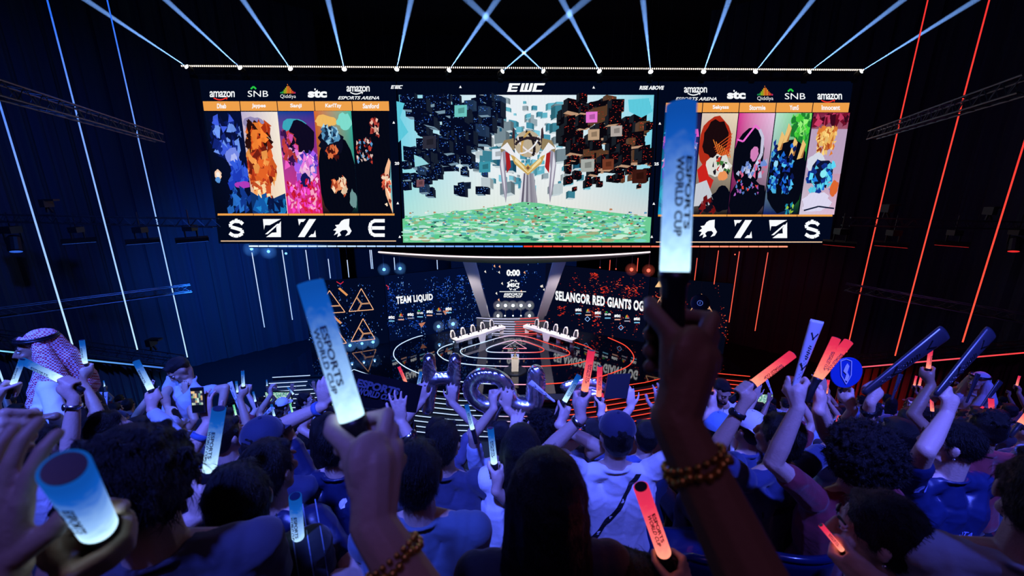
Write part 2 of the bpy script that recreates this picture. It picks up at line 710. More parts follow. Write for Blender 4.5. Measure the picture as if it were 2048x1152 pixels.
rs = random.Random(11)
random.seed(3)
for k in range(110):
    u = rs.gauss(0.5, 0.12)
    v = rs.uniform(0, 0.62)
    s = rs.uniform(0.008, 0.03)
    c = rs.choice([srgb(100, 185, 205), srgb(70, 150, 175), srgb(130, 205, 225), srgb(150, 170, 180)])
    cube(min(.95, max(.02, u)), v, s, c, mix(c, (0, 0, 0), .4), mix(c, (1, 1, 1), .5))
for k in range(70):
    u = rs.uniform(0.28, 0.72)
    v = rs.uniform(0.05, 0.66)
    if 0.42 < u < 0.6:
        continue
    c = rs.choice([srgb(60, 130, 150), srgb(120, 140, 150), srgb(30, 90, 120), srgb(190, 205, 210)])
    cube(u, v, rs.uniform(0.02, 0.05), c, mix(c, (0, 0, 0), .4), srgb(200, 215, 220))
NAV, BLK = srgb(4, 10, 34), srgb(8, 6, 14)
for k in range(380):
    left = k % 2 == 0
    a = rs.uniform(0, 0.36) if left else rs.uniform(0, 0.33)
    v = rs.uniform(0, 0.60 - 0.45 * (a / 0.36) ** 2)
    if k > 320:
        v = rs.uniform(.40, .64)
    s = rs.uniform(0.022, 0.056) if v < .42 else rs.uniform(0.014, 0.034)
    u = a if left else 1 - a - s
    if left and (a < .06 and .08 < v < .34):
        continue
    if not left and (a < .12 and v < .14):
        continue
    front = NAV if left else BLK
    side_k = .1
    if rs.random() < .12:
        front = srgb(30, 50, 80) if left else srgb(90, 60, 40)
    q = cube(u, v, s, front, mix(front, (0.1, .15, .2), .08), rs.choice([front, front, srgb(120, 150, 170) if left else srgb(190, 150, 120)]))
    for j in range(int(s * 330)):
        uu, vv = u + rs.uniform(.05, .9) * s, q[0][1] + rs.uniform(.06, .9) * s * 1.6
        if vv > .98:
            continue
        x, y = lerp_quad(CQ, min(.99, uu), vv)
        c = rs.choice([srgb(60, 120, 230), srgb(130, 190, 250), srgb(30, 70, 180)]) if left else rs.choice([srgb(220, 40, 30), srgb(150, 25, 25), srgb(250, 90, 60)])
        P.rect(x, y, x + rs.uniform(.6, 2.4), y + rs.uniform(.5, 1.3), c)
cy_ = srgb(95, 205, 225)
P.poly([(799, 208), (815, 212), (806, 240), (822, 268), (803, 288)], cy_)
P.poly([(1250, 205), (1290, 202), (1298, 228), (1276, 240), (1252, 228)], cy_)
P.poly([(833, 312), (848, 318), (862, 330), (835, 336)], srgb(150, 215, 225))
for (x, y, s, c) in ((1168, 228, 22, srgb(235, 120, 215)), (912, 215, 24, srgb(110, 200, 195)), (985, 300, 22, srgb(225, 235, 245)), (960, 325, 22, srgb(60, 150, 170)), (1158, 320, 26, srgb(170, 175, 170)), (1172, 262, 22, srgb(190, 160, 130)), (1258, 340, 28, srgb(60, 25, 20)), (1200, 320, 22, srgb(120, 60, 40)), (1216, 255, 22, srgb(180, 170, 165)), (850, 275, 26, srgb(45, 45, 60)), (930, 365, 14, srgb(20, 35, 60)), (838, 360, 15, srgb(120, 80, 90))):
    P.poly([(x, y + s), (x + s, y + s * .95), (x + s * 1.02, y), (x, y + 1)], c)
    P.poly([(x + s * .3, y + s * .7), (x + s * .8, y + s * .66), (x + s * .8, y + s * .2), (x + s * .3, y + s * .3)], mix(c, (0, 0, 0), .45))
# trophy in the picture
gr1, gr2, gr3 = srgb(225, 225, 235), srgb(150, 145, 165), srgb(95, 90, 110)
for i in range(8):
    x0, x1 = -14 + i * 3.6, -14 + (i + 1) * 3.6
    P.poly([(1055 + x0 * 1.35, 415), (1055 + x1 * 1.35, 415), (1055 + x1 * .75, 348), (1055 + x0 * .75, 348)], mix(gr1, gr3, abs(math.sin(i * 1.7))))
for s in (-1, 1):
    X = lambda x, y: (1055 + s * x, y)
    P.poly([X(42, 296), X(52, 306), X(55, 332), X(50, 372), X(43, 406), X(40, 380), X(44, 340), X(42, 318)], gr2)
    P.poly([X(50, 304), X(53, 330), X(48, 366), X(43, 400), X(46, 350)], gr1)
    P.poly([X(26, 262), X(29, 258), X(31, 276), X(28, 300), X(24, 300)], srgb(60, 40, 50))
    P.poly([X(28, 280), X(46, 284), X(54, 300), X(52, 308), X(38, 298), X(26, 304)], srgb(150, 130, 95))
    P.poly([X(40, 288), X(54, 300), X(46, 302), X(34, 312), X(14, 338), X(24, 312)], srgb(240, 240, 245))
    P.poly([X(44, 306), X(36, 310), X(33, 336), X(41, 348)], srgb(170, 30, 35))
    P.poly([X(34, 312), X(28, 314), X(0, 338), X(0, 352), X(26, 330)], srgb(205, 170, 95))
    P.poly([X(24, 318), X(0, 344), X(0, 348), X(26, 324)], srgb(245, 225, 170))
P.disc(1055, 291, 26, 26, srgb(190, 175, 150), 28)
for i, (c, w) in enumerate(((srgb(25, 22, 35), 5), (srgb(235, 230, 235), 3), (srgb(30, 25, 30), 5), (srgb(200, 160, 90), 4), (srgb(240, 240, 245), 3), (srgb(40, 30, 40), 5))):
    a = i * 0.55 + .2
    pts = []
    for j in range(13):
        q = -1.35 + 2.7 * j / 12
        x, y = 25 * math.sin(q), 11 * math.cos(q) * (1 if i % 2 else -1)
        pts.append((1055 + x * math.cos(a) - y * math.sin(a), 291 + x * math.sin(a) + y * math.cos(a)))
    P.line(pts, w, c)
P.poly([(1055, 346), (1063, 338), (1055, 330), (1047, 338)], srgb(210, 175, 95))
P.poly([(1055, 342), (1059, 338), (1055, 334), (1051, 338)], srgb(120, 80, 60))
# green land at the foot of the cup
top = [(811, 437), (850, 432), (900, 424), (960, 418), (1010, 411), (1045, 404), (1075, 406), (1130, 415), (1190, 421), (1250, 428), (1295, 434)]
P.poly([(812, 483), (1292, 483)] + top[::-1], srgb(110, 205, 150))
for k in range(900):
    x = rs.uniform(820, 1278)
    yt = 405 + abs(x - 1055) * 0.11
    y = rs.uniform(yt + 1, 479)
    sc = .5 + (y - 400) / 60
    c = rs.choice([srgb(90, 205, 140), srgb(150, 230, 190), srgb(90, 190, 180), srgb(225, 238, 220), srgb(165, 175, 130), srgb(60, 140, 120), srgb(120, 215, 200), srgb(200, 245, 220), srgb(175, 225, 215)])
    P.disc(x, y, rs.uniform(2, 8) * sc, rs.uniform(.7, 2.0) * sc, c, 8)
for k in range(160):
    x = rs.uniform(820, 1278)
    yt = 402 + abs(x - 1055) * 0.11
    y = rs.uniform(yt - 3, 470)
    s_ = rs.uniform(1, 4)
    P.poly([(x, y + s_), (x + s_ * 1.6, y + s_ * .8), (x + s_ * 1.4, y), (x + .3, y)], rs.choice([srgb(240, 240, 235), srgb(50, 60, 70), srgb(190, 130, 90), srgb(80, 150, 190)]))
P.build('picture', m_pic, t)
P = Paint(SCR, 0.05)


def ewc(P, x0, y0, x1, y1, col):
    """three-letter slanted block mark"""
    w = (x1 - x0)
    h = y1 - y0
    S = lambda u, v: (x0 + w * u + h * .22 * (1 - v) - h * .1, y0 + h * v)
    for a in (0, .68):
        P.poly([S(a, 0), S(a + .30, 0), S(a + .28, .24), S(a - .01, .24)], col)
        P.poly([S(a, .78), S(a + .26, .78), S(a + .24, 1), S(a - .02, 1)], col)
        P.poly([S(a, .2), S(a + .09, .2), S(a + .08, .85), S(a - .01, .85)], col)
    P.poly([S(.1, .42), S(.25, .42), S(.24, .6), S(.09, .6)], col)
    for a in (.34, .45, .57):
        P.poly([S(a, 0), S(a + .08, 0), S(a + .07, .95), S(a - .01, .95)], col)
    P.poly([S(.33, .8), S(.64, .8), S(.62, 1), S(.33, 1)], col)


ewc(P, 1017, 167, 1090, 184, WHITE)
ewc(P, 783, 171, 806, 178, WHITE)
P.tbox('RISE ABOVE', 1278, 172, 1326, 180, WHITE, bold=0.04, shear=0.25)
P.tbox('20', 790, 324, 799, 330, WHITE, bold=0.04)
P.tbox('25', 1308, 325, 1317, 331, WHITE, bold=0.04)
for x, y in ((921, 174), (1187, 175), (788, 245), (796, 406), (800, 473), (1319, 247), (1307, 407), (1303, 473)):
    P.poly([(x - 2.6, y + 2.5), (x + 2.6, y + 2.5), (x, y - 2.5)], WHITE)
P.build('lettering', m_led, t)

# --- the two roster screens
ORANGE = srgb(238, 160, 75)


def amazon(P, x0, x1, y0, smile):
    w = x1 - x0
    P.tbox('amazon', x0, y0, x1, y0 + w * .24, WHITE, bold=0.015, sp=.92)
    pts = [(x0 + w * (.16 + .5 * i / 10), y0 + w * .27 + w * .075 * math.sin(PI * i / 10)) for i in range(11)]
    P.line(pts, w * .045, smile)
    P.poly([(x0 + w * .62, y0 + w * .25), (x0 + w * .72, y0 + w * .25), (x0 + w * .68, y0 + w * .36), (x0 + w * .66, y0 + w * .29)], smile)


def snb(P, x0, x1, y0):
    w = x1 - x0
    P.tbox('SNB', x0, y0, x1, y0 + w * .3, WHITE, bold=0.0)
    g = srgb(40, 200, 70)
    c = x0 + w * .28
    P.line([(c - w * .13, y0 - w * .08), (c, y0 - w * .2), (c + w * .13, y0 - w * .08)], w * .08, g)


def qiddiya(P, x0, x1, y0):
    w = x1 - x0
    P.tbox('Qiddiya', x0, y0, x1, y0 + w * .3, WHITE, bold=-0.005)
    cols = [srgb(30, 150, 90), srgb(60, 180, 60), srgb(170, 190, 40), srgb(235, 170, 40), srgb(240, 120, 40), srgb(235, 150, 40), srgb(235, 90, 50), srgb(225, 50, 60), srgb(200, 50, 120)]
    n = 13
    for i in range(n):
        h = w * (.08 + .42 * math.exp(-((i - 6) / 3.2) ** 2))
        x = x0 + w * i / n
        P.rect(x, y0 - w * .06 - h, x + w * .052, y0 - w * .06, cols[min(8, i * 9 // n)])
    P.rect(x0 + w * .44, y0 - w * .66, x0 + w * .49, y0 - w * .61, cols[4])


def stc(P, x0, x1, y0):
    w = x1 - x0
    P.tbox('stc', x0, y0, x1, y0 + w * .42, WHITE, bold=0.05)
    P.rect(x0 + w * .34, y0 - w * .06, x0 + w * .41, y0 + w * .03, WHITE)


def arena_logo(P, x0, x1, y0):
    w = x1 - x0
    amazon(P, x0 + w * .21, x1 - w * .23, y0, WHITE)
    P.tbox('ESPORTS ARENA', x0, y0 + w * .245, x1, y0 + w * .325, WHITE, bold=0.02, shear=.4)


def team_marks(P, marks, y0, y1):
    h = y1 - y0
    for x, k in marks:
        S = lambda u, v: (x + h * u, y0 + h * v)
        if k == 'dollar':
            arc = [S(.36, -.22), S(.2, -.36), S(-.12, -.38 + .0), S(-.34, -.24), S(-.3, -.06), S(0, .02), S(.3, .12), S(.34, .3), S(.12, .42), S(-.16, .42), S(-.38, .28)]
            P.line([(a, b + h * .5) for a, b in arc], h * .19, WHITE)
            P.rect(x - h * .07, y0 - h * .02, x + h * .07, y0 + h * .14, WHITE)
            P.rect(x - h * .07, y1 - h * .12, x + h * .07, y1 + h * .03, WHITE)
        elif k == 'zblock':
            P.poly([S(-.5, 0), S(.5, 0), S(-.12, .34), S(-.38, .34), S(-.44, .6)], WHITE)
            P.poly([S(.5, .12), S(.5, 1), S(-.32, 1), S(.0, .76), S(.26, .74), S(.24, .46)], WHITE)
            P.poly([S(.3, .26), S(.42, .26), S(-.24, .84), S(-.38, .84)], WHITE)
        elif k == 'z':
            P.poly([S(.12, 0), S(.5, 0), S(-.14, 1), S(-.5, 1)], WHITE)
            P.poly([S(-.5, 0), S(-.06, 0), S(-.2, .16), S(-.34, .16), S(-.44, .36)], WHITE)
            P.poly([S(.5, 1), S(.08, 1), S(.24, .84), S(.36, .84), S(.46, .62)], WHITE)
        elif k == 'hand':
            P.poly([S(-.08, .12), S(.08, .02), S(.38, -.02), S(.36, .4), S(.5, .66), S(.38, .86), S(.14, .94), S(.3, .72), S(.2, .6), S(-.02, .62), S(-.16, .74), S(-.08, .9), S(-.3, 1), S(-.24, .78), S(-.48, .9), S(-.34, .66), S(-.52, .62), S(-.32, .46), S(-.42, .34), S(-.2, .3)], WHITE)
        else:
            for v in (.0, .4, .8):
                P.poly([S(-.2 if v != .4 else -.3, v), S(.42, v), S(.42, v + .19), S(-.2 if v != .4 else -.3, v + .19)], WHITE)
            P.line([S(-.12, .09), S(-.34, .2), S(-.42, .5), S(-.34, .8), S(-.12, .9)], h * .18, WHITE)


def shards(P, q, rs, n, pal, box, size, tall=1.6):
    u0, v0, u1, v1 = box
    size *= .62
    for k in range(int(n * 2.3)):
        u, v = rs.uniform(u0, u1), rs.uniform(v0, v1)
        a = rs.uniform(0, 2 * PI)
        m_ = rs.choice((3, 4, 5))
        pts = []
        for i in range(m_):
            b = a + 2 * PI * i / m_ + rs.uniform(-.4, .4)
            r = size * rs.uniform(.35, 1.2)
            pts.append((min(1, max(0, u + r * math.cos(b))), min(1, max(0, v + r * math.sin(b) * .37 * tall))))
        P.poly([lerp_quad(q, *p) for p in pts], jitter(rs.choice(pal), .2))


def field(P, q, c00, c10, c11, c01, nu=5, nv=8):
    grad(P, q, lambda u, v: mix(mix(c00, c10, u), mix(c01, c11, u), v), nu, nv)


def blob(P, q, cx, cy__, rx, ry, col, rs, rough=.18, n=18):
    P.poly([lerp_quad(q, min(1, max(0, cx + rx * (1 + rs.uniform(-rough, rough)) * math.cos(2 * PI * i / n))), min(1, max(0, cy__ + ry * (1 + rs.uniform(-rough, rough)) * math.sin(2 * PI * i / n)))) for i in range(n)], col)


K = srgb
BK = srgb(5, 8, 22)


def abstract_panel(P, q, kind, rs):
    """abstract colour composition in the palette of each roster panel"""
    B = lambda *a, **k: blob(P, q, *a, rs, **k)
    if kind == 0:
        field(P, q, K(5, 14, 40), K(6, 16, 60), K(6, 12, 40), K(3, 8, 26))
        B(.4, .28, .33, .2, K(10, 24, 90))
        shards(P, q, rs, 26, [K(60, 90, 220), K(20, 40, 130), K(110, 150, 240), K(8, 16, 60)], (.15, .08, .9, .4), .2)
        B(.62, .45, .2, .1, K(120, 140, 235))
        B(.66, .47, .1, .06, K(180, 190, 250))
        shards(P, q, rs, 14, [K(30, 60, 190), K(50, 90, 220)], (.5, .5, .98, .72), .2)
        B(.8, .72, .25, .035, K(180, 60, 190))
        B(.16, .62, .09, .05, K(250, 210, 180))
        B(.16, .62, .05, .03, K(255, 245, 235))
        B(.14, .67, .07, .03, K(90, 150, 220))
        shards(P, q, rs, 16, [K(20, 60, 150), K(40, 110, 200), K(5, 20, 60)], (.4, .78, .98, .98), .22)
    elif kind == 1:
        field(P, q, K(190, 180, 215), K(250, 240, 225), K(255, 235, 205), K(240, 190, 140))
        B(.3, .12, .28, .07, K(150, 140, 185))
        B(.32, .3, .3, .2, K(30, 14, 18))
        shards(P, q, rs, 24, [K(215, 80, 30), K(160, 45, 20), K(245, 130, 50), K(40, 14, 14)], (.05, .1, .7, .35), .2)
        B(.4, .55, .4, .18, K(165, 50, 25))
        shards(P, q, rs, 34, [K(230, 100, 40), K(110, 30, 20), K(250, 160, 80), K(190, 60, 30)], (.05, .4, .75, .7), .2)
        B(.34, .78, .24, .1, K(255, 170, 100))
        shards(P, q, rs, 12, [K(255, 215, 160), K(200, 80, 40)], (.1, .7, .6, .9), .15)
        P.poly([lerp_quad(q, *p) for p in ((0, 1), (1, 1), (1, .8), (.45, .88), (0, .78))], K(14, 50, 110))
        shards(P, q, rs, 14, [K(20, 90, 170), K(30, 130, 200), K(8, 24, 70)], (.1, .86, .95, .98), .22)
    elif kind == 2:
        field(P, q, K(20, 70, 150), K(25, 50, 150), K(225, 30, 90), K(230, 50, 150))
        B(.4, .14, .34, .07, K(60, 170, 190))
        B(.58, .28, .36, .2, K(14, 10, 34))
        B(.22, .42, .2, .06, K(225, 170, 215))
        shards(P, q, rs, 16, [K(235, 90, 190), K(60, 20, 80), K(190, 60, 60)], (.05, .22, .5, .55), .16)
        B(.7, .52, .26, .12, K(120, 110, 225))
        shards(P, q, rs, 26, [K(230, 120, 220), K(160, 90, 230), K(250, 190, 230), K(70, 50, 170)], (.4, .4, .95, .68), .15)
        B(.6, .68, .16, .07, K(20, 24, 90))
        shards(P, q, rs, 50, [K(240, 60, 190), K(250, 100, 220), K(220, 30, 60), K(255, 170, 200), K(200, 20, 50)], (.02, .68, .98, .98), .1)
    elif kind == 3:
        field(P, q, K(225, 110, 40), K(60, 190, 170), K(6, 10, 24), K(6, 10, 24), 6, 12)
        B(.3, .1, .3, .06, K(245, 190, 100))
        B(.8, .1, .2, .08, K(130, 225, 210))
        B(.5, .66, .56, .42, BK, rough=.05)
        B(.4, .3, .33, .14, K(12, 14, 34))
        B(.4, .24, .24, .08, K(90, 150, 190))
        shards(P, q, rs, 14, [K(60, 110, 150), K(150, 200, 225), K(20, 40, 70)], (.2, .16, .62, .3), .12)
        B(.4, .39, .16, .06, K(205, 80, 45))
        shards(P, q, rs, 8, [K(230, 120, 70), K(70, 20, 20)], (.3, .35, .6, .46), .12)
        shards(P, q, rs, 14, [K(245, 150, 100), K(250, 215, 180), K(180, 70, 40)], (.35, .66, .75, .8), .13)
        B(.9, .86, .1, .09, K(110, 150, 150))
    elif kind == 4:
        field(P, q, BK, BK, BK, BK, 1, 1)
        shards(P, q, rs, 10, [K(190, 70, 60), K(240, 190, 170), K(120, 30, 30)], (.5, .08, .72, .24), .09)
        shards(P, q, rs, 26, [K(200, 60, 50), K(90, 150, 200), K(230, 200, 190), K(60, 20, 30)], (.08, .26, .5, .5), .07)
        P.poly([lerp_quad(q, *p) for p in ((1, .48), (1, 1), (.93, .82))], K(120, 190, 200))
        P.poly([lerp_quad(q, *p) for p in ((.95, .46), (1, .5), (.9, .68), (.97, .86), (.99, 1), (.82, .82), (.78, .66), (.84, .56))], K(250, 190, 150))
        shards(P, q, rs, 12, [K(230, 100, 70), K(150, 50, 40), K(255, 225, 195)], (.76, .62, .95, .92), .1)
    elif kind == 5:
        field(P, q, BK, K(30, 20, 60), K(40, 60, 160), K(20, 160, 210))
        shards(P, q, rs, 50, [K(225, 90, 190), K(245, 200, 200), K(235, 110, 60), K(90, 60, 190), K(40, 180, 220), K(120, 140, 210)], (.05, .15, .95, .95), .2)
        for r_ in (.3, .22, .14):
            B(.15, .8, r_, r_ * .45, mix(K(60, 210, 230), K(20, 60, 140), r_ * 2.5), rough=.05)
    elif kind == 6:
        field(P, q, K(225, 205, 190), K(240, 220, 190), K(12, 10, 20), K(14, 12, 24), 5, 10)
        B(.42, .3, .46, .27, K(180, 45, 25), rough=.06)
        B(.45, .26, .36, .19, K(26, 10, 14), rough=.1)
        for i in range(7):
            a, b = lerp_quad(q, .38 + i * .08, .26 + .02 * i), lerp_quad(q, .62 + i * .05, .44)
            P.line([a, b], 1.6, K(240, 130, 50))
            a, b = lerp_quad(q, .9, .2 + i * .035), lerp_quad(q, .42 + i * .03, .34 + i * .02)
            P.line([a, b], 1.4, K(215, 85, 35))
        B(.6, .52, .34, .11, K(222, 222, 215))
        shards(P, q, rs, 12, [K(200, 40, 30), K(30, 24, 34), K(240, 240, 235), K(60, 120, 60)], (.4, .44, .9, .6), .1)
        P.poly([lerp_quad(q, *p) for p in ((0, .56), (.2, .48), (.35, .62), (.5, .66), (.36, .84), (.28, .7), (.1, .7))], K(205, 35, 30))
        P.poly([lerp_quad(q, *p) for p in ((0, .7), (.3, .66), (.5, .8), (.62, .9), (0, .92))], K(200, 205, 215))
        shards(P, q, rs, 10, [K(20, 16, 30), K(120, 20, 24)], (.1, .84, .8, .98), .14)
        B(.8, .85, .3, .12, BK)
        B(.74, .62, .14, .05, K(240, 150, 90))
    elif kind == 7:
        field(P, q, K(220, 50, 150), K(240, 200, 235), BK, BK, 5, 10)
        B(.4, .45, .45, .3, BK, rough=.06)
        P.line([lerp_quad(q, *p) for p in ((.62, .16), (.74, .24), (.76, .4), (.6, .56), (.5, .64))], 6, K(200, 200, 225))
        P.line([lerp_quad(q, *p) for p in ((.03, .26), (.2, .28), (.5, .12), (.62, .16))], 3.5, K(245, 110, 215))
        B(.55, .4, .12, .07, K(215, 130, 190))
        shards(P, q, rs, 16, [K(110, 140, 210), K(190, 200, 235), K(230, 110, 150)], (.1, .48, .95, .62), .11)
        B(.5, .85, .55, .2, BK)
        shards(P, q, rs, 10, [K(170, 90, 180), K(230, 70, 60), K(90, 130, 200)], (.1, .66, .8, .8), .07)
    elif kind == 8:
        field(P, q, K(190, 235, 215), K(60, 200, 60), BK, K(10, 30, 110), 5, 10)
        shards(P, q, rs, 26, [K(70, 210, 60), K(30, 130, 50), K(150, 240, 120)], (.5, .02, .98, .26), .14)
        B(.5, .62, .6, .36, BK, rough=.05)
        for a in ((.12, .26), (.28, .18), (.5, .32), (.74, .34)):
            P.poly([lerp_quad(q, a[0] + du, a[1] + dv) for du, dv in ((0, .12), (.16, .1), (.2, -.03), (.1, -.08))], K(240, 195, 120))
            P.poly([lerp_quad(q, a[0] + du, a[1] + dv) for du, dv in ((.1, .1), (.16, .1), (.2, -.03))], K(170, 110, 60))
        shards(P, q, rs, 34, [K(30, 110, 220), K(80, 190, 240), K(20, 50, 150), K(10, 24, 80)], (.02, .3, .7, .78), .12)
        B(.16, .5, .06, .035, K(150, 220, 255))
        shards(P, q, rs, 6, [K(160, 210, 60), K(30, 140, 170)], (.6, .9, .85, .98), .08)
    else:
        field(P, q, K(120, 20, 60), K(150, 30, 70), K(225, 190, 215), K(215, 205, 225), 5, 8)
        shards(P, q, rs, 12, [K(110, 16, 40), K(200, 60, 100), K(60, 10, 30)], (.02, .02, .98, .1), .2)
        P.poly([lerp_quad(q, *p) for p in ((0, .16), (1, .16), (1, .6), (0, .6))], K(190, 165, 195))
        B(.45, .24, .26, .1, K(240, 180, 90))
        shards(P, q, rs, 22, [K(250, 205, 120), K(215, 120, 50), K(170, 70, 30)], (.2, .14, .7, .4), .12)
        B(.25, .5, .24, .1, K(215, 220, 235))
        B(.45, .6, .33, .14, K(14, 20, 50))
        shards(P, q, rs, 22, [K(30, 120, 220), K(90, 210, 240), K(20, 50, 140)], (.1, .48, .8, .78), .13)
        B(.5, .6, .09, .04, K(140, 240, 250), rough=.05)
        B(.86, .74, .12, .08, K(225, 105, 50))
        B(.4, .88, .4, .1, K(225, 220, 245))
        P.line([lerp_quad(q, *p) for p in ((.1, .96), (.5, .92), (.95, .94))], 3, K(20, 30, 60))


def roster(name_lab, outer, bars, names, xt, xb, ytop, ybot, kinds, marks, logos, seed):
    rs = random.Random(seed)
    t = thing('led_screen', SCR.at((outer[2][0] + outer[3][0]) / 2, outer[2][1]), name_lab, 'screen', 'hanging video screens')
    cabinet(outer, SCR, t)
    P = Paint(SCR)
    P.poly(outer[::-1], NAVY)
    for i in range(5):
        q = [(xt[i] + .6, ytop), (xt[i + 1] - .6, ytop), (xb[i + 1] - .6, ybot), (xb[i] + .6, ybot)]
        abstract_panel(P, q, kinds[i], rs)
    P.build('picture', m_pic, t)
    P = Paint(SCR, 0.06)
    (bx0, bx1, by0, by1) = bars
    dx = (xb[0] - xt[0]) / (ybot - ytop)
    dx1 = (xb[5] - xt[5]) / (ybot - ytop)
    for i in range(5):
        s0 = dx + (dx1 - dx) * i / 5
        s1 = dx + (dx1 - dx) * (i + 1) / 5
        a0, a1 = xt[i] - s0 * 4 + .8, xt[i + 1] - s1 * 4 - .8
        P.poly([(a0, by1), (a1, by1), (a1 - s1 * (by1 - by0), by0), (a0 - s0 * (by1 - by0), by0)], ORANGE)
        cx = (a0 + a1) / 2 - s0 * 8
        w = 5.6 * len(names[i]) * .82
        hh = (by1 - by0)
        P.tbox(names[i], cx - w / 2, by0 + hh * .24, cx + w / 2, by0 + hh * .76, WHITE, bold=0.03)
        P.poly([(xb[i] + .5, ybot + 4), (xb[i + 1] - .5, ybot + 4), (xb[i + 1] - .5, ybot), (xb[i] + .5, ybot)], ORANGE)
    e0, e1 = xb[0] + dx * 52, xb[5] + dx1 * 52
    P.rect(e0, ybot + 54, e1, ybot + 55.8, srgb(250, 205, 165))
    team_marks(P, marks, ybot + 11, ybot + 47)
    logos(P)
    P.build('lettering', m_led, t)
    return t


def logos_left(P):
    amazon(P, 421, 471, 183, srgb(235, 50, 40))
    snb(P, 497, 538, 182)
    qiddiya(P, 562, 593, 189.5)
    stc(P, 617, 655, 180)
    arena_logo(P, 677, 759, 173)


def logos_right(P):
    arena_logo(P, 1350, 1432, 175)
    stc(P, 1453, 1490, 183)
    qiddiya(P, 1513, 1545, 193.5)
    snb(P, 1568, 1609, 187)
    amazon(P, 1633, 1682, 188, srgb(235, 50, 40))


roster('hanging video screen with five portrait panels, its name bar starting with Dheb', [(399, 160), (792, 163), (804, 487), (438, 487)], (405, 789, 203, 222),
       ['Dheb', 'Jaypee', 'Sanji', 'KarlTzy', 'Sanford'], [409, 483, 557, 631, 706, 780], [436, 508, 578, 649, 720, 790], 224, 427,
       [0, 1, 2, 3, 4], [(474, 'dollar'), (545, 'zblock'), (615, 'z'), (686, 'hand'), (755, 'e')], logos_left, 5)
roster('hanging video screen with five portrait panels, its name bar ending with Innocent', [(1318, 163), (1706, 163), (1658, 487), (1305, 487)], (1329, 1698, 206, 225),
       ['KRAMM', 'Sekysss', 'Stormie', 'YumS', 'Innocent'], [1329, 1403, 1476, 1549, 1622, 1695], [1315, 1384, 1453, 1523, 1593, 1664], 227, 429,
       [5, 6, 7, 8, 9], [(1345, 'e'), (1415, 'hand'), (1485, 'z'), (1555, 'zblock'), (1623, 'dollar')], logos_right, 9)

# truss that carries the screens, with the line of small lamps along it
TOPL, TOPR = SCR.at(362, 132), SCR.at(1728, 140)


def truss(name, a, b, label, size=0.4, n=None, part_of=None, chord=0.03):
    a, b = V(a), V(b)
    mb = MB()
    d = (b - a)
    L = d.length
    d.normalize()
    side = d.cross(V((0, 0, 1)))
    side = side.normalized() * size / 2
    up = V((0, 0, size / 2))
    cor = [side + up, -side + up, -side - up, side - up]
    for c in cor:
        mb.tube([a + c, b + c], chord, 6)
    n = n or max(3, int(L / size / 1.1))
    for i in range(n):
        p, q = a + d * L * i / n, a + d * L * (i + 1) / n
        for k in range(4):
            c0, c1 = cor[k], cor[(k + 1) % 4]
            if i % 2:
                c0, c1 = c1, c0
            mb.tube([p + c0, q + c1], chord * .5, 4, caps=False)
    o = mb.build(name, m_alu, part_of, base=None if part_of else a)
    if not part_of:
        tag(o, label, 'truss', 'lighting trusses')
    return o


m_wire = mat('steel_wire', (0.12, 0.14, 0.2), 0.4, 0.7)
truss('lighting_truss', TOPL + V((0, 0.9, -0.1)), TOPR + V((0, 0.9, -0.1)), 'long dark truss above the three hanging video screens', 0.5)
t = thing('lamp_strip', TOPL, 'long straight row of tiny warm white lamps above the hanging screens', 'light strip')
MB().bar(TOPL + V((0, .06, 0)), TOPR + V((0, .06, 0)), 0.1, 0.12).build('housing', m_black, t)
mb = MB()
for i in range(330):
    p = TOPL.lerp(TOPR, (i + .5) / 330) + V((0, -0.03, 0))
    mb.box(p, (0.055, 0.04, 0.085))
tag(mb.build('diodes', emit('warm_diode', srgb(255, 236, 215), 2.4, 'NONE'), t), kind='stuff')

# beam lights on that truss, each throwing a shaft through the haze
m_lens = emit('beam_lens', (0.95, 0.98, 1.0), 6.0, 'NONE')


def haze_mat():
    m, N, L = new_mat('stage_haze')
    o = N.new('ShaderNodeOutputMaterial')
    v = N.new('ShaderNodeVolumeScatter')
    v.inputs['Color'].default_value = (0.8, 0.9, 1, 1)
    v.inputs['Density'].default_value = 0.06
    v.inputs['Anisotropy'].default_value = 0.0
    L.new(v.outputs[0], o.inputs['Volume'])
    return m


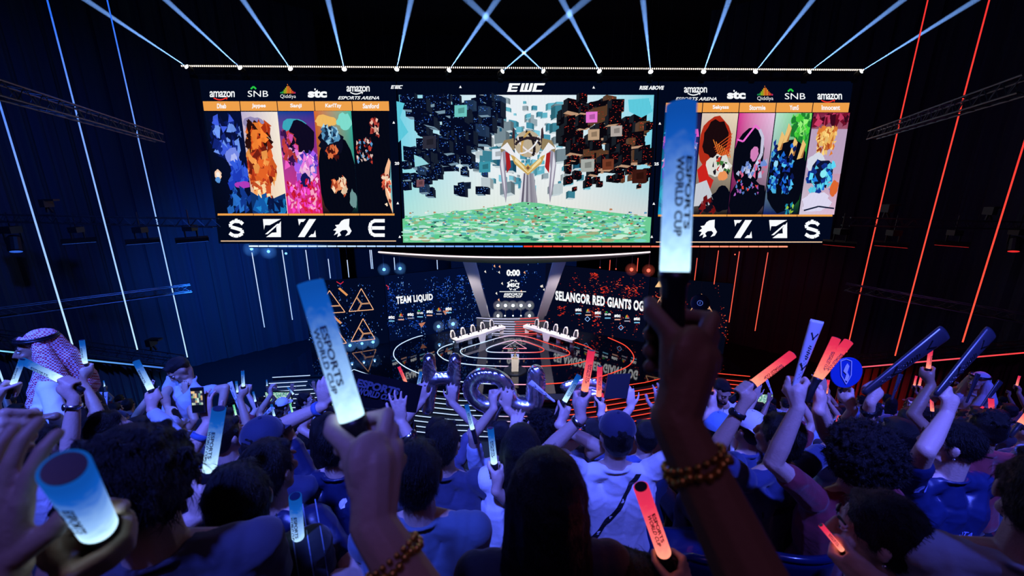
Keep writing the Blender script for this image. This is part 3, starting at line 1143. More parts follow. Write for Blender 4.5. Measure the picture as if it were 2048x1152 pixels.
m_haze = haze_mat()
m_glowhaze = haze_mat()
m_glowhaze.node_tree.nodes['Volume Scatter'].inputs['Density'].default_value = 0.10
BEAMS = [(384, 138, 172, 0), (489, 140, 332, 0), (588, 142, 486, 0), (694, 143, 656, 0), (797, 143, 822, 0), (900, 145, 994, 0), (1005, 147, 1172, 0), (1086, 147, 936, 0),
         (1196, 147, 1124, 0), (1297, 148, 1286, 0), (1401, 148, 1458, 0), (1503, 148, 1625, 0), (1609, 148, 1806, 0), (1711, 147, 1952, 0)]
for i, (x, y, x2, y2) in enumerate(BEAMS):
    p = SCR.at(x, y, 0.45)
    q = atY(x2, y2, p.y - 5.0)
    d = (q - p).normalized()
    t = thing('beam_light', p, ORD[i] + ' beam light counting from the Dheb screen, on the truss above the screens', 'stage light', 'beam lights above the screens')
    up = V((0, 0, 1))
    MB().lathe([(0.10, -0.42), (0.15, -0.36), (0.16, -0.05), (0.17, 0.0), (0.155, 0.02), (0.15, -0.01)], p, d, 14).build('head', m_black, t)
    MB().lathe([(0.15, 0.0), (0.15, 0.012)], p, d, 16).build('lens', m_lens, t)
    mb = MB()
    c = p - d * 0.2
    side = d.cross(up).normalized()
    mb.bar(c + side * .2, c + side * .2 + V((0, .2, -.34)), 0.03, 0.06)
    mb.bar(c - side * .2, c - side * .2 + V((0, .2, -.34)), 0.03, 0.06)
    mb.bar(c + side * .22 + V((0, .2, -.34)), c - side * .22 + V((0, .2, -.34)), 0.06, 0.06)
    mb.build('yoke', m_black, t)
    MB().box(c + V((0, .25, -.46)), (0.34, 0.3, 0.2)).build('base', m_black, t)
    # haze in the shaft of light
    L = 16.0
    mb = MB()
    mb.lathe([(0.125, 0.03), (0.125 + L * 0.019, L)], p, d, 14)
    o = mb.build('haze', m_haze, base=p)
    tag(o, 'haze lit by the ' + ORD[i] + ' beam light from the Dheb screen side', 'haze', 'haze in the light shafts', 'stuff')
    o.visible_shadow = True
    lamp('beam_source', 'SPOT', p + d * 0.035, q, 190000, (0.22, 0.44, 1.0), 0.02, 3.4, 0.5)

# segmented light bar under the screens
pa, pb = SCR.at(500, 492, .1), SCR.at(1575, 493, .1)
t = thing('light_bar', pa, 'segmented light bar under the screens, cyan at one end and orange red at the other', 'light strip')
MB().bar(pa + V((0, .12, 0)), pb + V((0, .12, 0)), 0.2, 0.3).build('housing', m_black, t)
n = 55
for i in range(n):
    a, b = pa.lerp(pb, i / n), pa.lerp(pb, (i + .9) / n)
    u = i / n
    cu = mix(srgb(215, 240, 255), srgb(30, 120, 235), min(1, u / .5)) if u < .505 else mix(srgb(240, 50, 35), srgb(255, 150, 120), (u - .5) / .5)
    MB().bar(a, b, 0.06, 0.1, col=cu).build('light_segment', emit_attr('bar_led', 1.3, 'NONE'), t)

# ------------------------------------------------------------------ stage
EDGE = [(545, 754), (694, 746), (708, 738), (790, 767), (850, 779), (920, 786), (1030, 789), (1120, 787), (1200, 778), (1290, 764), (1340, 752), (1392, 742), (1500, 752)]
edge = [atZ(x, y, 0.0) for x, y in EDGE]
mb = MB()
back = [V((19.8, 51, 0)), V((-19.8, 51, 0))]
edge_s = edge
poly = edge_s + back
mb.prism([p - V((0, 0, 0)) for p in poly], -1.8, V((0, 0, 1)))
tag(mb.build('stage_platform', m_gloss, base=(0, 40, 0)), 'wide glossy black stage mirroring the LED walls around it', 'stage')


def cwb(x, k=1.0):
    """white-blue on one half, red on the other, as the stage tubes are lit"""
    return mix(srgb(190, 215, 255), srgb(255, 70, 50), (x - 0.2) / 5.0 + .5) if abs(x - .2) < 2.5 else (srgb(190, 215, 255) if x < 0 else srgb(255, 70, 50))


def offset_line(pts, d):
    out = []
    for i, p in enumerate(pts):
        a, b = pts[max(0, i - 1)], pts[min(len(pts) - 1, i + 1)]
        t_ = (b - a).normalized()
        out.append(p + V((t_.y, -t_.x, 0)) * d)
    return out


m_tube = emit_attr('stage_led', 1.25, 'NONE')
t = thing('stage_steps', (0.2, 27, -1.8), 'dark steps down from the stage edge, every tread edged with a light line', 'steps')
N_ST = 9
fine = []
for i in range(len(edge) - 1):
    for j in range(6):
        fine.append(edge[i].lerp(edge[i + 1], j / 6))
fine.append(edge[-1])
for k in range(N_ST):
    z0 = -0.19 * k
    run = .36
    o0 = offset_line(fine, run * k)
    o1 = offset_line(fine, run * (k + 1))
    z1 = z0 - .19
    mb = MB()
    for i in range(len(fine) - 1):
        a, b, c, d = o0[i], o0[i + 1], o1[i + 1], o1[i]
        if k:
            mb.face([(a.x, a.y, z0), (d.x, d.y, z0), (c.x, c.y, z0), (b.x, b.y, z0)])
        e0, e1 = (o1[i], o1[i + 1]) if k else (o0[i], o0[i + 1])
        e0, e1 = (o1[i], o1[i + 1]) if k else (o0[i], o0[i + 1])
        mb.face([(e0.x, e0.y, z1), (e1.x, e1.y, z1), (e1.x, e1.y, z0), (e0.x, e0.y, z0)])
    mb.build('step', m_step, t)
    src = o1 if k else o0
    runs, cur = [], []
    for i, p in enumerate(src):
        px = 1024 + 800 * p.x / (p.y * .967 + 16 * .2554)
        if (965 < px < 1128 and k < 4) or (636 < px < 652):
            if len(cur) > 1:
                runs.append(cur)
            cur = []
        else:
            cur.append(p)
    if len(cur) > 1:
        runs.append(cur)
    for cur in runs:
        pts = [V((p.x, p.y - .02, z0 - .03)) for p in cur]
        MB().tube(pts, 0.032, 5, cols=[cwb(p.x) for p in pts]).build('light_line', m_tube, t)
# block in front of the podium
a, b = atZ(968, 775, 0.0), atZ(1126, 775, 0.0)
mb = MB()
mb.box(((a.x + b.x) / 2, a.y - .75, -.42), (b.x - a.x, 2.2, .8))
tag(mb.build('stage_front_block', mat('stage_block', (.17, .12, .16), .5), base=((a.x + b.x) / 2, a.y, -1.8)), 'low reddish grey block at the stage edge in front of the podium', 'stage block')

# light rings set in the stage floor
RINGS = {
    'largest light ring in the stage floor, passing under both desks': ([(872, 665), (830, 675), (797, 691), (787, 708), (797, 724), (820, 739), (860, 753), (938, 765), (1038, 769), (1121, 766), (1190, 756), (1240, 740), (1262, 727), (1267, 711), (1250, 691), (1216, 675), ], False),
    'second largest light ring in the stage floor, around the podium': ([(913, 685), (886, 694), (875, 704), (882, 714), (898, 722), (940, 729), (990, 732), (1052, 733), (1110, 731), (1145, 728), (1171, 722), (1186, 711), (1184, 699), (1160, 688), (1100, 672), (1028, 663), (960, 672)], True),
    'third largest light ring in the stage floor, with pointed sides': ([(966, 685), (927, 697), (921, 704), (930, 711), (948, 715), (985, 717), (1032, 717.5), (1080, 717), (1110, 716), (1134, 711), (1139, 705), (1127, 697), (1094, 686), (1060, 675), (1028, 671), (1000, 675)], True),
    'smallest rounded light ring in the stage floor, behind the podium': ([(1015, 683), (985, 692), (973, 699), (976, 703), (990, 704.5), (1030, 705), (1073, 704.5), (1086, 702), (1086, 697), (1070, 690), (1050, 683), (1032, 680.5)], True),
    'small straight-sided light triangle inside the smallest ring': ([(1006, 697), (1030, 683), (1053, 697)], True)}
for lab, (pts, cl) in RINGS.items():
    w = [atZ(x, y, 0.012) for x, y in pts]
    if 'triangle' not in lab:
        w = catmull(w, 7, cl)
    o = MB().tube(w, 0.038, 6, closed=cl, cols=[cwb(p.x) for p in w]).build('floor_light_ring', emit_attr('ring_led', 1.6, 'NONE'), base=sum(w, V()) / len(w))
    tag(o, lab, 'light ring', 'light rings in the stage floor')

# curved light lines behind the desks
t = thing('rear_light_steps', (0.2, 45, 0), 'shallow steps behind the desks striped with curved white and red light lines', 'steps')
rear = [(953, 1077, 636, 1.0), (966, 1092, 642, .8), (985, 1078, 647, .6), (990, 1068, 652, .45), (992, 1066, 657, .3), (990, 1070, 662, .15), (985, 1075, 667, .05)]
for i, (x0, x1, y, z) in enumerate(rear):
    pts = [atZ(x0 + (x1 - x0) * k / 10, y + (3 - i * .3) * (1 - (2 * k / 10 - 1) ** 2) * .8, z) for k in range(11)]
    MB().tube([p + V((0, 0, .03)) for p in pts], 0.035, 5, cols=[srgb(215, 215, 255) if p.x < .25 else srgb(255, 90, 90) for p in pts]).build('light_line', m_tube, t)
    mb = MB()
    for k in range(10):
        a, b = pts[k] + V((0, .02, 0)), pts[k + 1] + V((0, .02, 0))
        mb.prism([a, b, b + V((0, .5, 0)), a + V((0, .5, 0))], -z if z > .06 else -.06, V((0, 0, 1)))
    mb.build('step', m_step, t)

# ------------------------------------------------------------------ desks
m_desk = mat('desk_white', (0.80, 0.78, 0.76), 0.4)
m_chairw = mat('chair_white', (0.8, 0.78, 0.72), 0.5)
m_chairb = mat('chair_black', (0.03, 0.03, 0.04), 0.5)
DZ = 0.95


def desk(p_near, p_far, outward, label):
    """long white desk from P_NEAR to P_FAR, players sit on the OUTWARD side"""
    a, b = V(p_near), V(p_far)
    d = (b - a).normalized()
    n = V(outward)
    n = (n - d * n.dot(d)).normalized()
    t = thing('player_desk', ((a + b) / 2) * 1.0 - V((0, 0, DZ)), label, 'desk', 'player desks')
    W_ = .85
    mb = MB()
    mb.prism([a, b, b + n * W_, a + n * W_], -.06, V((0, 0, 1)))
    mb.build('desktop', m_desk, t)
    MB().prism([a + V((0, 0, -.06)), b + V((0, 0, -.06)), b + n * .04 + V((0, 0, -.06)), a + n * .04 + V((0, 0, -.06))], -.2, V((0, 0, 1))).build('front_panel', m_desk, t)
    L = (b - a).length
    for k in (.04, .30, .7, .96):
        c = a + d * L * k + n * .35
        mb = MB()
        mb.bar(c - V((0, 0, .06)), V((c.x, c.y, 0.02)), .09, .42)
        mb.build('leg', m_desk, t)
    c = a + d * L * .5
    mb = MB()
    mb.prism([c - d * .55 - n * .06, c + d * .55 - n * .06, c + d * .3 - n * .12 - V((0, 0, .93)), c - d * .3 - n * .12 - V((0, 0, .93))], .06, n)
    mb.build('centre_shield', m_desk, t)
    return a, d, n, L


def gaming_chair(loc, face):
    """white and black racing-style chair; returns its Empty"""
    t = thing('gaming_chair', loc, None, None)
    x = V(face).cross(V((0, 0, 1))).normalized()
    R = Matrix((x, V(face), V((0, 0, 1)))).transposed()
    g = lambda p: R @ V(p) + V(loc)
    mb = MB()
    mb.box(g((0, 0, .5)), (.52, .5, .12), R)
    mb.box(g((.26, 0, .56)), (.09, .46, .1), R)
    mb.box(g((-.26, 0, .56)), (.09, .46, .1), R)
    mb.build('seat', m_chairb, t)
    mb = MB()
    pts = [(-.24, .58), (-.29, .8), (-.27, 1.08), (-.2, 1.2), (-.19, 1.34), (-.1, 1.42), (.1, 1.42), (.19, 1.34), (.2, 1.2), (.27, 1.08), (.29, .8), (.24, .58)]
    mb.prism([g((px, -.24 - (pz - .58) * .18, pz)) for px, pz in pts], .1, -(R @ V((0, 1, 0))))
    mb.build('backrest', m_chairw, t)
    mb = MB()
    pts = [(-.15, .62), (-.16, 1.05), (-.1, 1.3), (.1, 1.3), (.16, 1.05), (.15, .62)]
    mb.prism([g((px, -.2 - (pz - .58) * .18, pz)) for px, pz in pts], .05, -(R @ V((0, 1, 0))))
    mb.build('back_cushion', m_chairb, t)
    for s in (-1, 1):
        mb = MB()
        mb.bar(g((s * .31, .0, .5)), g((s * .31, .0, .74)), .04)
        mb.box(g((s * .31, .03, .76)), (.08, .28, .04), R)
        mb.build('armrest', m_chairb, t)
    mb = MB()
    mb.tube([g((0, 0, .12)), g((0, 0, .45))], .035, 8)
    for k in range(5):
        a = 2 * PI * k / 5
        mb.bar(g((0, 0, .12)), g((.3 * math.cos(a), .3 * math.sin(a), .07)), .05, .04)
        mb.ell(g((.3 * math.cos(a), .3 * math.sin(a), .04)), .035, seg=8, rings=6)
    mb.build('wheelbase', m_chairb, t)
    return t


for side, (pn, pf, word) in {-1: ((912, 682), (1011, 653), 'white-lit'), 1: ((1145, 681), (1046, 651), 'red-lit')}.items():
    a, b = atZ(*pn, DZ), atZ(*pf, DZ)
    A, D, Nn, L = desk(a, b, (side, 0.6, 0), 'long white player desk on the ' + word + ' half of the stage')
    m_dev = mat('player_gear', (.02, .02, .03), .3)
    for k in range(5):
        u = (k + .5) / 5
        c = A + D * L * u + Nn * (.85 + .42)
        ch = gaming_chair((c.x, c.y, 0.015), -Nn)
        tag(ch, ORD[k] + ' gaming chair from the near end of the ' + word + ' desk', 'chair', 'gaming chairs at the player desks')
        c = A + D * L * u + Nn * .55
        t = thing('phone_stand', (c.x, c.y, DZ), 'small dark phone stand before the ' + ORD[k] + ' chair of the ' + word + ' desk', 'phone stand', 'phone stands on the player desks')
        mb = MB()
        mb.prism([c + D * .12, c - D * .12, c - D * .12 + Nn * .05 + V((0, 0, .12)), c + D * .12 + Nn * .05 + V((0, 0, .12))], .012, -Nn)
        mb.build('phone', m_dev, t)
        MB().box(c + V((0, 0, .01)), (.16, .14, .02)).build('base', m_dev, t)
        c = A + D * (L * u + .3) + Nn * .5
        o = MB().lathe([(.035, 0), (.035, .2), (.02, .23), (.02, .25)], (c.x, c.y, DZ), seg=10).build('water_bottle', mat('bottle_dark', (.05, .06, .09), .2), base=(c.x, c.y, DZ))
        tag(o, 'small dark bottle by the ' + ORD[k] + ' chair of the ' + word + ' desk', 'bottle', 'bottles on the player desks')

# podium with the cup on it
pc = atZ(1030, 742, 0.0)
t = thing('podium', pc, 'slim white podium standing alone in the middle of the stage', 'podium')
MB().box((pc.x, pc.y, .75), (.62, .62, 1.3)).build('column', m_desk, t)
MB().box((pc.x, pc.y, 1.42), (.68, .68, .06)).build('top_plate', m_desk, t)
MB().lathe([(1.0, 0.0), (1.0, .07), (.95, .1)], pc, seg=32).build('base_disc', m_black, t)
P = Paint(Plane(pc + V((0, -.315, 0)), (0, -1, 0)), 0.004)
P.tbox('MSC', 1024, 714, 1035, 718, srgb(190, 140, 70))
P.build('lettering', m_led, t)
gold = mat('gold_cup', (0.85, 0.6, 0.28), .2, 1.0)
z = 1.45
t = thing('trophy', (pc.x, pc.y, z), 'gold cup with two handles standing on the white podium', 'trophy')
MB().lathe([(.16, 0), (.16, .05), (.08, .12), (.04, .2), (.04, .34), (.1, .42), (.17, .55), (.19, .72), (.18, .74)], (pc.x, pc.y, z), seg=20).build('cup', gold, t, smooth=True)
for s in (-1, 1):
    MB().tube(catmull([(pc.x + s * .1, pc.y, z + .4), (pc.x + s * .27, pc.y, z + .5), (pc.x + s * .26, pc.y, z + .74), (pc.x + s * .17, pc.y, z + .86)], 5), .022, 7).build('handle', gold, t, smooth=True)
MB().ell((pc.x, pc.y, z + .8), .12).build('crown_ball', gold, t, smooth=True)

# ------------------------------------------------------------------ LED walls
m_wallpic = emit_attr('wall_picture', 1.0, 'NONE')


def wall_plane(xa, ya, xb, yb):
    a, b = V((xa, ya, 0)), V((xb, yb, 0))
    d = (b - a).normalized()
    return Plane(a, V((d.y, -d.x, 0)))


def speckle(P, rs, n, box, pal, tall=True):
    x0, y0, x1, y1 = box
    while n > 0:
        cx, cy__ = rs.uniform(x0, x1), rs.uniform(y0, y1)
        for k in range(rs.randint(3, 12)):
            x, y = cx + round(rs.gauss(0, 1.6)) * 2.2, cy__ + rs.gauss(0, 8)
            if not (x0 < x < x1 and y0 < y < y1):
                continue
            w, h = (rs.uniform(.5, 1.3), rs.uniform(.6, 2.4)) if tall else (rs.uniform(.6, 3), rs.uniform(.5, 1.2))
            P.rect(x, y, x + w, y + h, jitter(rs.choice(pal), .4))
            n -= 1


BPAL = [srgb(60, 120, 235), srgb(20, 60, 170), srgb(140, 190, 255), srgb(30, 90, 220), srgb(10, 34, 100)]
RPAL = [srgb(230, 50, 30), srgb(150, 25, 18), srgb(255, 110, 70), srgb(90, 14, 14)]


def sponsor_row(P, x0, y0, x1, y1, s=1.0, mirror=False):
    """row of small sponsor names running from x0,y0 to x1,y1"""
    kinds = ['stc', 'Q', 'stc', 'snb', 'stc', 'Q', 'stc']
    for i, k in enumerate(kinds):
        u = i / (len(kinds) - 1)
        x, y = x0 + (x1 - x0) * u, y0 + (y1 - y0) * u
        if k == 'stc':
            P.tbox('stc', x - 6.5 * s, y - 3.4 * s, x + 6.5 * s, y + 3.6 * s, WHITE, bold=.05)
        elif k == 'snb':
            P.tbox('SNB', x - 6.5 * s, y - 1.6 * s, x + 6.5 * s, y + 2.6 * s, WHITE)
            P.line([(x - 5 * s, y - 3 * s), (x - 2.5 * s, y - 5.4 * s), (x, y - 3 * s)], 1.3, srgb(40, 190, 70))
        else:
            for j in range(5):
                h = (2, 4, 5.5, 4, 2)[j] * s
                P.rect(x - 4 * s + j * 1.6 * s, y + .5 - h, x - 4 * s + (j + .8) * 1.6 * s, y + .5, (srgb(60, 180, 60), srgb(230, 190, 50), srgb(240, 130, 40), srgb(230, 70, 50), srgb(200, 50, 110))[j])
            P.rect(x - 4.4 * s, y + 1.6 * s, x + 4.4 * s, y + 2.8 * s, srgb(190, 190, 200))
        c = (srgb(120, 190, 230), srgb(230, 170, 150), srgb(150, 150, 170))[i % 3]
        P.rect(x - 6 * s, y + 7.2 * s, x + 6 * s, y + 9.6 * s, c)


def bbox_wall(pl, x0, x1, z1, t, depth=.25):
    """dark LED cabinet wall standing on the stage between two picture columns"""
    pts = []
    for px, zz in ((x0, 0), (x1, 0), (x1, z1), (x0, z1)):
        d = ray(px, 600)
        d2 = V((d.x, d.y, 0))
        n = pl.n
        k = (pl.p - V((0, 0, pl.p.z))).dot(n) / d2.dot(n)
        q = d2 * k
        pts.append(V((q.x, q.y, zz)))
    MB().prism(pts, depth, -pl.n).build('cabinet', m_cab, t)
    return pts


# the column x of a ray depends on where it meets the wall, so these bounds are taken at text height
PL_L = wall_plane(-4.8, 43, -12.6, 38.9)
t = thing('led_display', (-8.7, 41, 0), 'angled LED wall on the stage reading TEAM LIQUID over blue city lights', 'LED wall', 'LED walls around the stage')
wq = bbox_wall(PL_L, 772, 962, 7.0, t)
P = Paint(PL_L, zr=(.03, 6.9))
rs = random.Random(21)
P.mb.face([q + PL_L.n * .015 for q in wq], srgb(3, 13, 46))  # navy ground lifted to stand in for haze over the stage
speckle(P, rs, 900, (774, 552, 955, 672), BPAL)
for x, y, w, h in ((775, 575, 12, 30), (868, 570, 24, 28), (912, 548, 14, 40), (815, 640, 22, 20)):
    for k in range(26):
        xx, yy = x + rs.uniform(0, w), y + rs.uniform(0, h)
        P.rect(xx, yy, xx + rs.uniform(1, 5), yy + .8, jitter(srgb(30, 80, 200), .5))
for x, y in ((755, 572), (772, 570)):
    P.line([(x, y), (x + 5, y + 4), (x + 4, y + 9)], 1.5, srgb(220, 50, 60))
for x, y in ((845, 650), (893, 625)):
    P.poly([(x - 8, y - 3), (x + 6, y - 6), (x + 2, y), (x - 2, y + 5)], srgb(190, 120, 95))
P.text('TEAM LIQUID', [(792, 593), (865, 587), (866, 602), (793, 611)], WHITE, bold=.045, sp=1.1)
sponsor_row(P, 783, 634, 897, 617, .95)
P.build('picture', m_wallpic, t)

PL_R = wall_plane(5.2, 43, 13.1, 38.9)
t = thing('led_display', (9.3, 41, 0), 'angled LED wall on the stage reading SELANGOR RED GIANTS OG over red city lights', 'LED wall', 'LED walls around the stage')
wq = bbox_wall(PL_R, 1090, 1296, 7.2, t)
P = Paint(PL_R, zr=(.03, 6.9))
P.mb.face([q + PL_R.n * .015 for q in wq], srgb(5, 9, 30))  # ground colour carries the look of haze here too
speckle(P, rs, 520, (1095, 545, 1290, 675), RPAL, False)
for x, y, w, h in ((1180, 545, 14, 12), (1250, 570, 30, 22), (1200, 572, 16, 14), (1115, 612, 14, 20), (1183, 622, 14, 30)):
    for k in range(30):
        xx, yy = x + rs.uniform(0, w), y + rs.uniform(0, h)
        P.rect(xx, yy, xx + rs.uniform(1, 4), yy + 1, jitter(srgb(220, 50, 30), .5))
for x, y in ((1175, 638), (1242, 655), (1173, 685), (1240, 693)):
    P.line([(x, y - 5), (x + 5, y), (x, y + 5), (x - 5, y)], 1.1, srgb(150, 190, 255), True)
P.text('SELANGOR RED GIANTS OG', [(1111, 581), (1288, 602), (1287, 623), (1111, 600)], WHITE, bold=.045, sp=1.1)
sponsor_row(P, 1157, 619, 1274, 637, .95)
P.build('picture', m_wallpic, t)

AMB = srgb(250, 185, 140)


def tri_mark(P, x, y, w, h, slope):
    A, B, C = (x, y), (x + w / 2, y + h), (x - w / 2, y + h + slope)
    c = (x + .5, y + h * .68 + slope * .5)
    P.line([A, B, C], 1.5, AMB, True)
    for e, f in ((A, C), (A, B), (B, C)):
        m_ = ((e[0] + f[0]) / 2 if (e, f) != (A, C) else e[0] * .62 + f[0] * .38, (e[1] + f[1]) / 2 if (e, f) != (A, C) else e[1] * .62 + f[1] * .38)
        if (e, f) == (A, B):
            m_ = (e[0] * .3 + f[0] * .7, e[1] * .3 + f[1] * .7)
        if (e, f) == (B, C):
            m_ = (e[0] * .36 + f[0] * .64, e[1] * .36 + f[1] * .64)
        P.line([c, m_], 2.6, AMB)
        P.line([c, m_], 1.0, srgb(60, 30, 30))


PL_OL = wall_plane(-13.6, 38.2, -20.0, 35.8)
t = thing('led_display', (-16.8, 37, 0), 'outer LED wall with four outlined amber triangles, beside the TEAM LIQUID wall', 'LED wall', 'LED walls around the stage')
wq = bbox_wall(PL_OL, 608, 771, 7.0, t)
P = Paint(PL_OL, zr=(.03, 6.9))
P.mb.face([q + PL_OL.n * .015 for q in wq], srgb(2, 9, 34))  # haze before this wall is put into its navy ground
speckle(P, rs, 300, (612, 566, 768, 690), BPAL)
tri_mark(P, 722.5, 577, 49, 42, 4)
tri_mark(P, 726, 637, 48, 41, 5)
tri_mark(P, 659, 581, 62, 43, 4)
tri_mark(P, 663, 644, 60, 42, 5)
for x, y in ((676, 577), (664, 633)):
    P.poly([(x, y), (x + 4, y - 2), (x + 20, y + 12), (x + 17, y + 15)], srgb(225, 150, 90))
P.line([(673, 563), (681, 568), (687, 563)], 1.5, srgb(220, 40, 60))
P.build('picture', m_wallpic, t)

PL_OR = wall_plane(13.8, 38.2, 20.4, 35.6)
t = thing('led_display', (17.2, 37, 0), 'outer LED wall with outlined amber triangles and red lights, beside the SELANGOR wall', 'LED wall', 'LED walls around the stage')
wq = bbox_wall(PL_OR, 1297, 1462, 7.0, t)
P = Paint(PL_OR, zr=(.03, 6.9))
P.mb.face([q + PL_OR.n * .015 for q in wq], srgb(4, 7, 22))  # dim navy ground in place of haze
speckle(P, rs, 300, (1300, 566, 1455, 690), RPAL, False)
tri_mark(P, 1329, 583, 50, 42, -3)
tri_mark(P, 1403, 588, 50, 42, -4)
tri_mark(P, 1330, 640, 50, 42, -4)
tri_mark(P, 1397, 650, 48, 42, -5)
P.poly([(1310, 574), (1318, 562), (1326, 564), (1329, 574)], srgb(250, 200, 140))
P.build('picture', m_wallpic, t)

PL_C = Plane((0, 46.2, 0), (0, -1, 0))
t = thing('led_display', (0.2, 46.2, 0), 'narrow LED wall between the slanted legs with the 0:00 clock', 'LED wall', 'LED walls around the stage')
wq = bbox_wall(PL_C, 905, 1150, 8.6, t)
P = Paint(PL_C, zr=(.03, 8.5))
P.mb.face([q + PL_C.n * .015 for q in wq], srgb(3, 13, 46))  # navy ground also stands in for the haze around the clock
speckle(P, rs, 60, (940, 522, 1110, 600), BPAL)
for k in range(16):
    x, y = rs.uniform(945, 1110), rs.uniform(525, 600)
    P.poly([(x, y), (x + 3, y - 3), (x + 4, y + 3)], rs.choice([srgb(240, 230, 220), srgb(240, 170, 130)]))
P.tbox('0:00', 1013, 539, 1040, 552, WHITE, bold=.05)
P.tbox('MSC', 1016, 566, 1037, 574, WHITE, bold=.05)
for a in range(8):
    u = 2 * PI * a / 8 + .39
    P.line([(1026.5 + 8 * math.cos(u), 570 + 7 * math.sin(u)), (1026.5 + 13 * math.cos(u), 570 + 11 * math.sin(u)), (1026.5 + 10 * math.cos(u + .5), 570 + 9 * math.sin(u + .5))], 1.5, WHITE)
P.rect(999, 582.4, 1052, 583.8, WHITE)
P.tbox('ESPORTS', 1008, 586, 1045, 590.5, WHITE, bold=.04, shear=.3)
P.tbox('WORLD CUP', 1006, 591, 1043, 595, WHITE, bold=.04, shear=.3)
P.build('picture', m_wallpic, t)
# lamps standing under the clock
m_hot = emit('white_lamp', (0.9, 0.95, 1.0), 9.0, 'NONE')
m_hotb = emit('blue_lamp', (0.16, 0.48, 1.0), 2.6, 'NONE')
m_hotr = emit('red_lamp', (1.0, 0.10, 0.06), 2.2, 'NONE')


def round_lamp(p, r, m, label, group, face=None, hang=True):
    face = V(face) if face is not None else (EYE - V(p)).normalized()
    t = thing('stage_lamp', p, label, 'stage light', group)
    MB().lathe([(r * .7, -r * 2.2), (r * 1.2, -r * 1.6), (r * 1.3, 0), (r * 1.1, r * .1)], p, face, 12).build('housing', m_black, t)
    MB().ell(V(p) + face * r * .25, (r, r, r * .5), rot_to(face), 12, 8).build('lens', m, t)
    if r > .1:
        lc_ = {m_hot: (1, .95, .9), m_hotb: (.12, .4, 1), m_hotr: (1, .12, .06)}[m]
        q_ = V(p) + face * (r + .08)
        lamp('lamp_source', 'POINT', q_, None, 42 if m is not m_hot else 26, lc_, .03)
        tag(MB().ell(q_, .62, seg=16, rings=10).build('haze', m_glowhaze, base=q_), 'thin haze glowing around the ' + label, 'haze', 'haze around the stage lamps', 'stuff')
    p = V(p) - face * r
    if p.z > 4 and hang:
        MB().tube([p, (p.x, p.y, 32.95)], .012, 4).build('wire', m_wire, t)
    else:
        MB().tube([p, (p.x, p.y, 0.0)], .03, 5).build('stand', m_black, t)
    return t


for k, x in enumerate((996, 1011, 1026, 1042, 1059)):
    round_lamp(atY(x, 611, 45.9), .16, m_hot, ORD[k] + ' white lamp in the upper row below the clock, counted from the blue side', 'white lamps below the clock')
for k, x in enumerate((996, 1010, 1026, 1042, 1059)):
    round_lamp(atY(x, 631.5, 45.6), .15 if k in (0, 4) else .07, m_hot, ORD[k] + ' white lamp in the lower row below the clock, counted from the blue side', 'white lamps below the clock')
for k, (x, y, Y, r) in enumerate(((503, 498, 32, .11), (537, 503, 32, .11), (572, 507, 32, .09), (768, 539, 38, .15), (800, 537, 38, .15), (877, 653, 40.5, .17), (906, 648, 41.5, .19), (700, 691, 35.6, .14), (724, 687, 36, .12), (746, 684, 36.4, .14))):
    where = ['under the first hanging tube', 'under the second hanging tube', 'beside the third hanging tube', 'above the TEAM LIQUID wall, nearer the triangles', 'above the TEAM LIQUID wall, nearer the lettering', 'low on the floor at the TEAM LIQUID wall', 'behind the chairs of the white-lit desk', 'under the triangles, nearest the stands', 'under the triangles, middle one', 'under the triangles, nearest the TEAM LIQUID wall'][k]
    round_lamp(atY(x, y, Y), r, m_hotb, 'round blue lamp ' + where, 'blue stage lamps')
for k, (x, y, r) in enumerate(((1263, 539, .16), (1297, 541, .17), (1200, 535, .06), (1232, 538, .06), (1470, 509, .06))):
    round_lamp(atY(x, y, 37.5), r, m_hotr, 'round red lamp, ' + ORD[k] + ' of those above the SELANGOR wall', 'red stage lamps')

# ------------------------------------------------------------------ canopy and its slanted legs
mb = MB()
nn = 28
front, rear_, = [], []
for i in range(nn + 1):
    u = i / nn
    px = 757 + (1300 - 757) * u
    b = 1 - (2 * u - 1) ** 2
    front.append(atY(px, 502 + 10.5 * b, 33.6 - 3.2 * b))
zc_ = 9.75
front = [V((p.x, p.y, p.z)) for p in front]
for i in range(nn):
    a, b = front[i], front[i + 1]
    ra, rb = V((a.x, 37.5, a.z + .05)), V((b.x, 37.5, b.z + .05))
    ha = V((0, 0, -.22 - .35 * math.sin(PI * i / nn)))
    hb = V((0, 0, -.22 - .35 * math.sin(PI * (i + 1) / nn)))
    mb.face([a, b, b + hb, a + ha])
    mb.face([a + ha, b + hb, rb + hb, ra + ha])
    mb.face([a, ra, rb, b])
t = thing('stage_canopy', (0.2, 34, 9.6), 'curved grey canopy over the stage with one long white light line', 'canopy')
mb.build('canopy_shell', m_grey, t)
w = [p + V((0, -.05, -.08)) for p in front]
MB().tube(w, .055, 6).build('light_line', emit('canopy_led', srgb(255, 235, 235), 1.5, 'NONE'), t)
for s, (tx, bx) in ((-1, (936, 974)), (1, (1122, 1080))):
    a, b = atY(tx, 516, 37.2), atY(bx, 634, 44.6)
    o = MB()
    z1, z0 = a, V((b.x, b.y, 0.0))
    wv = V((.62, 0, 0))
    o.add([a - wv, a + wv, a + wv + V((0, .5, 0)), a - wv + V((0, .5, 0)), z0 - wv * .7, z0 + wv * .7, z0 + wv * .7 + V((0, .5, 0)), z0 - wv * .7 + V((0, .5, 0))],
          [(0, 4, 5, 1), (1, 5, 6, 2), (2, 6, 7, 3), (3, 7, 4, 0), (0, 1, 2, 3), (7, 6, 5, 4)])
    tag(o.build('slanted_leg', m_grey, base=z0), 'grey slanted leg from the canopy down to the stage on the ' + ('TEAM LIQUID' if s < 0 else 'SELANGOR') + ' side', 'support leg', 'slanted canopy legs')

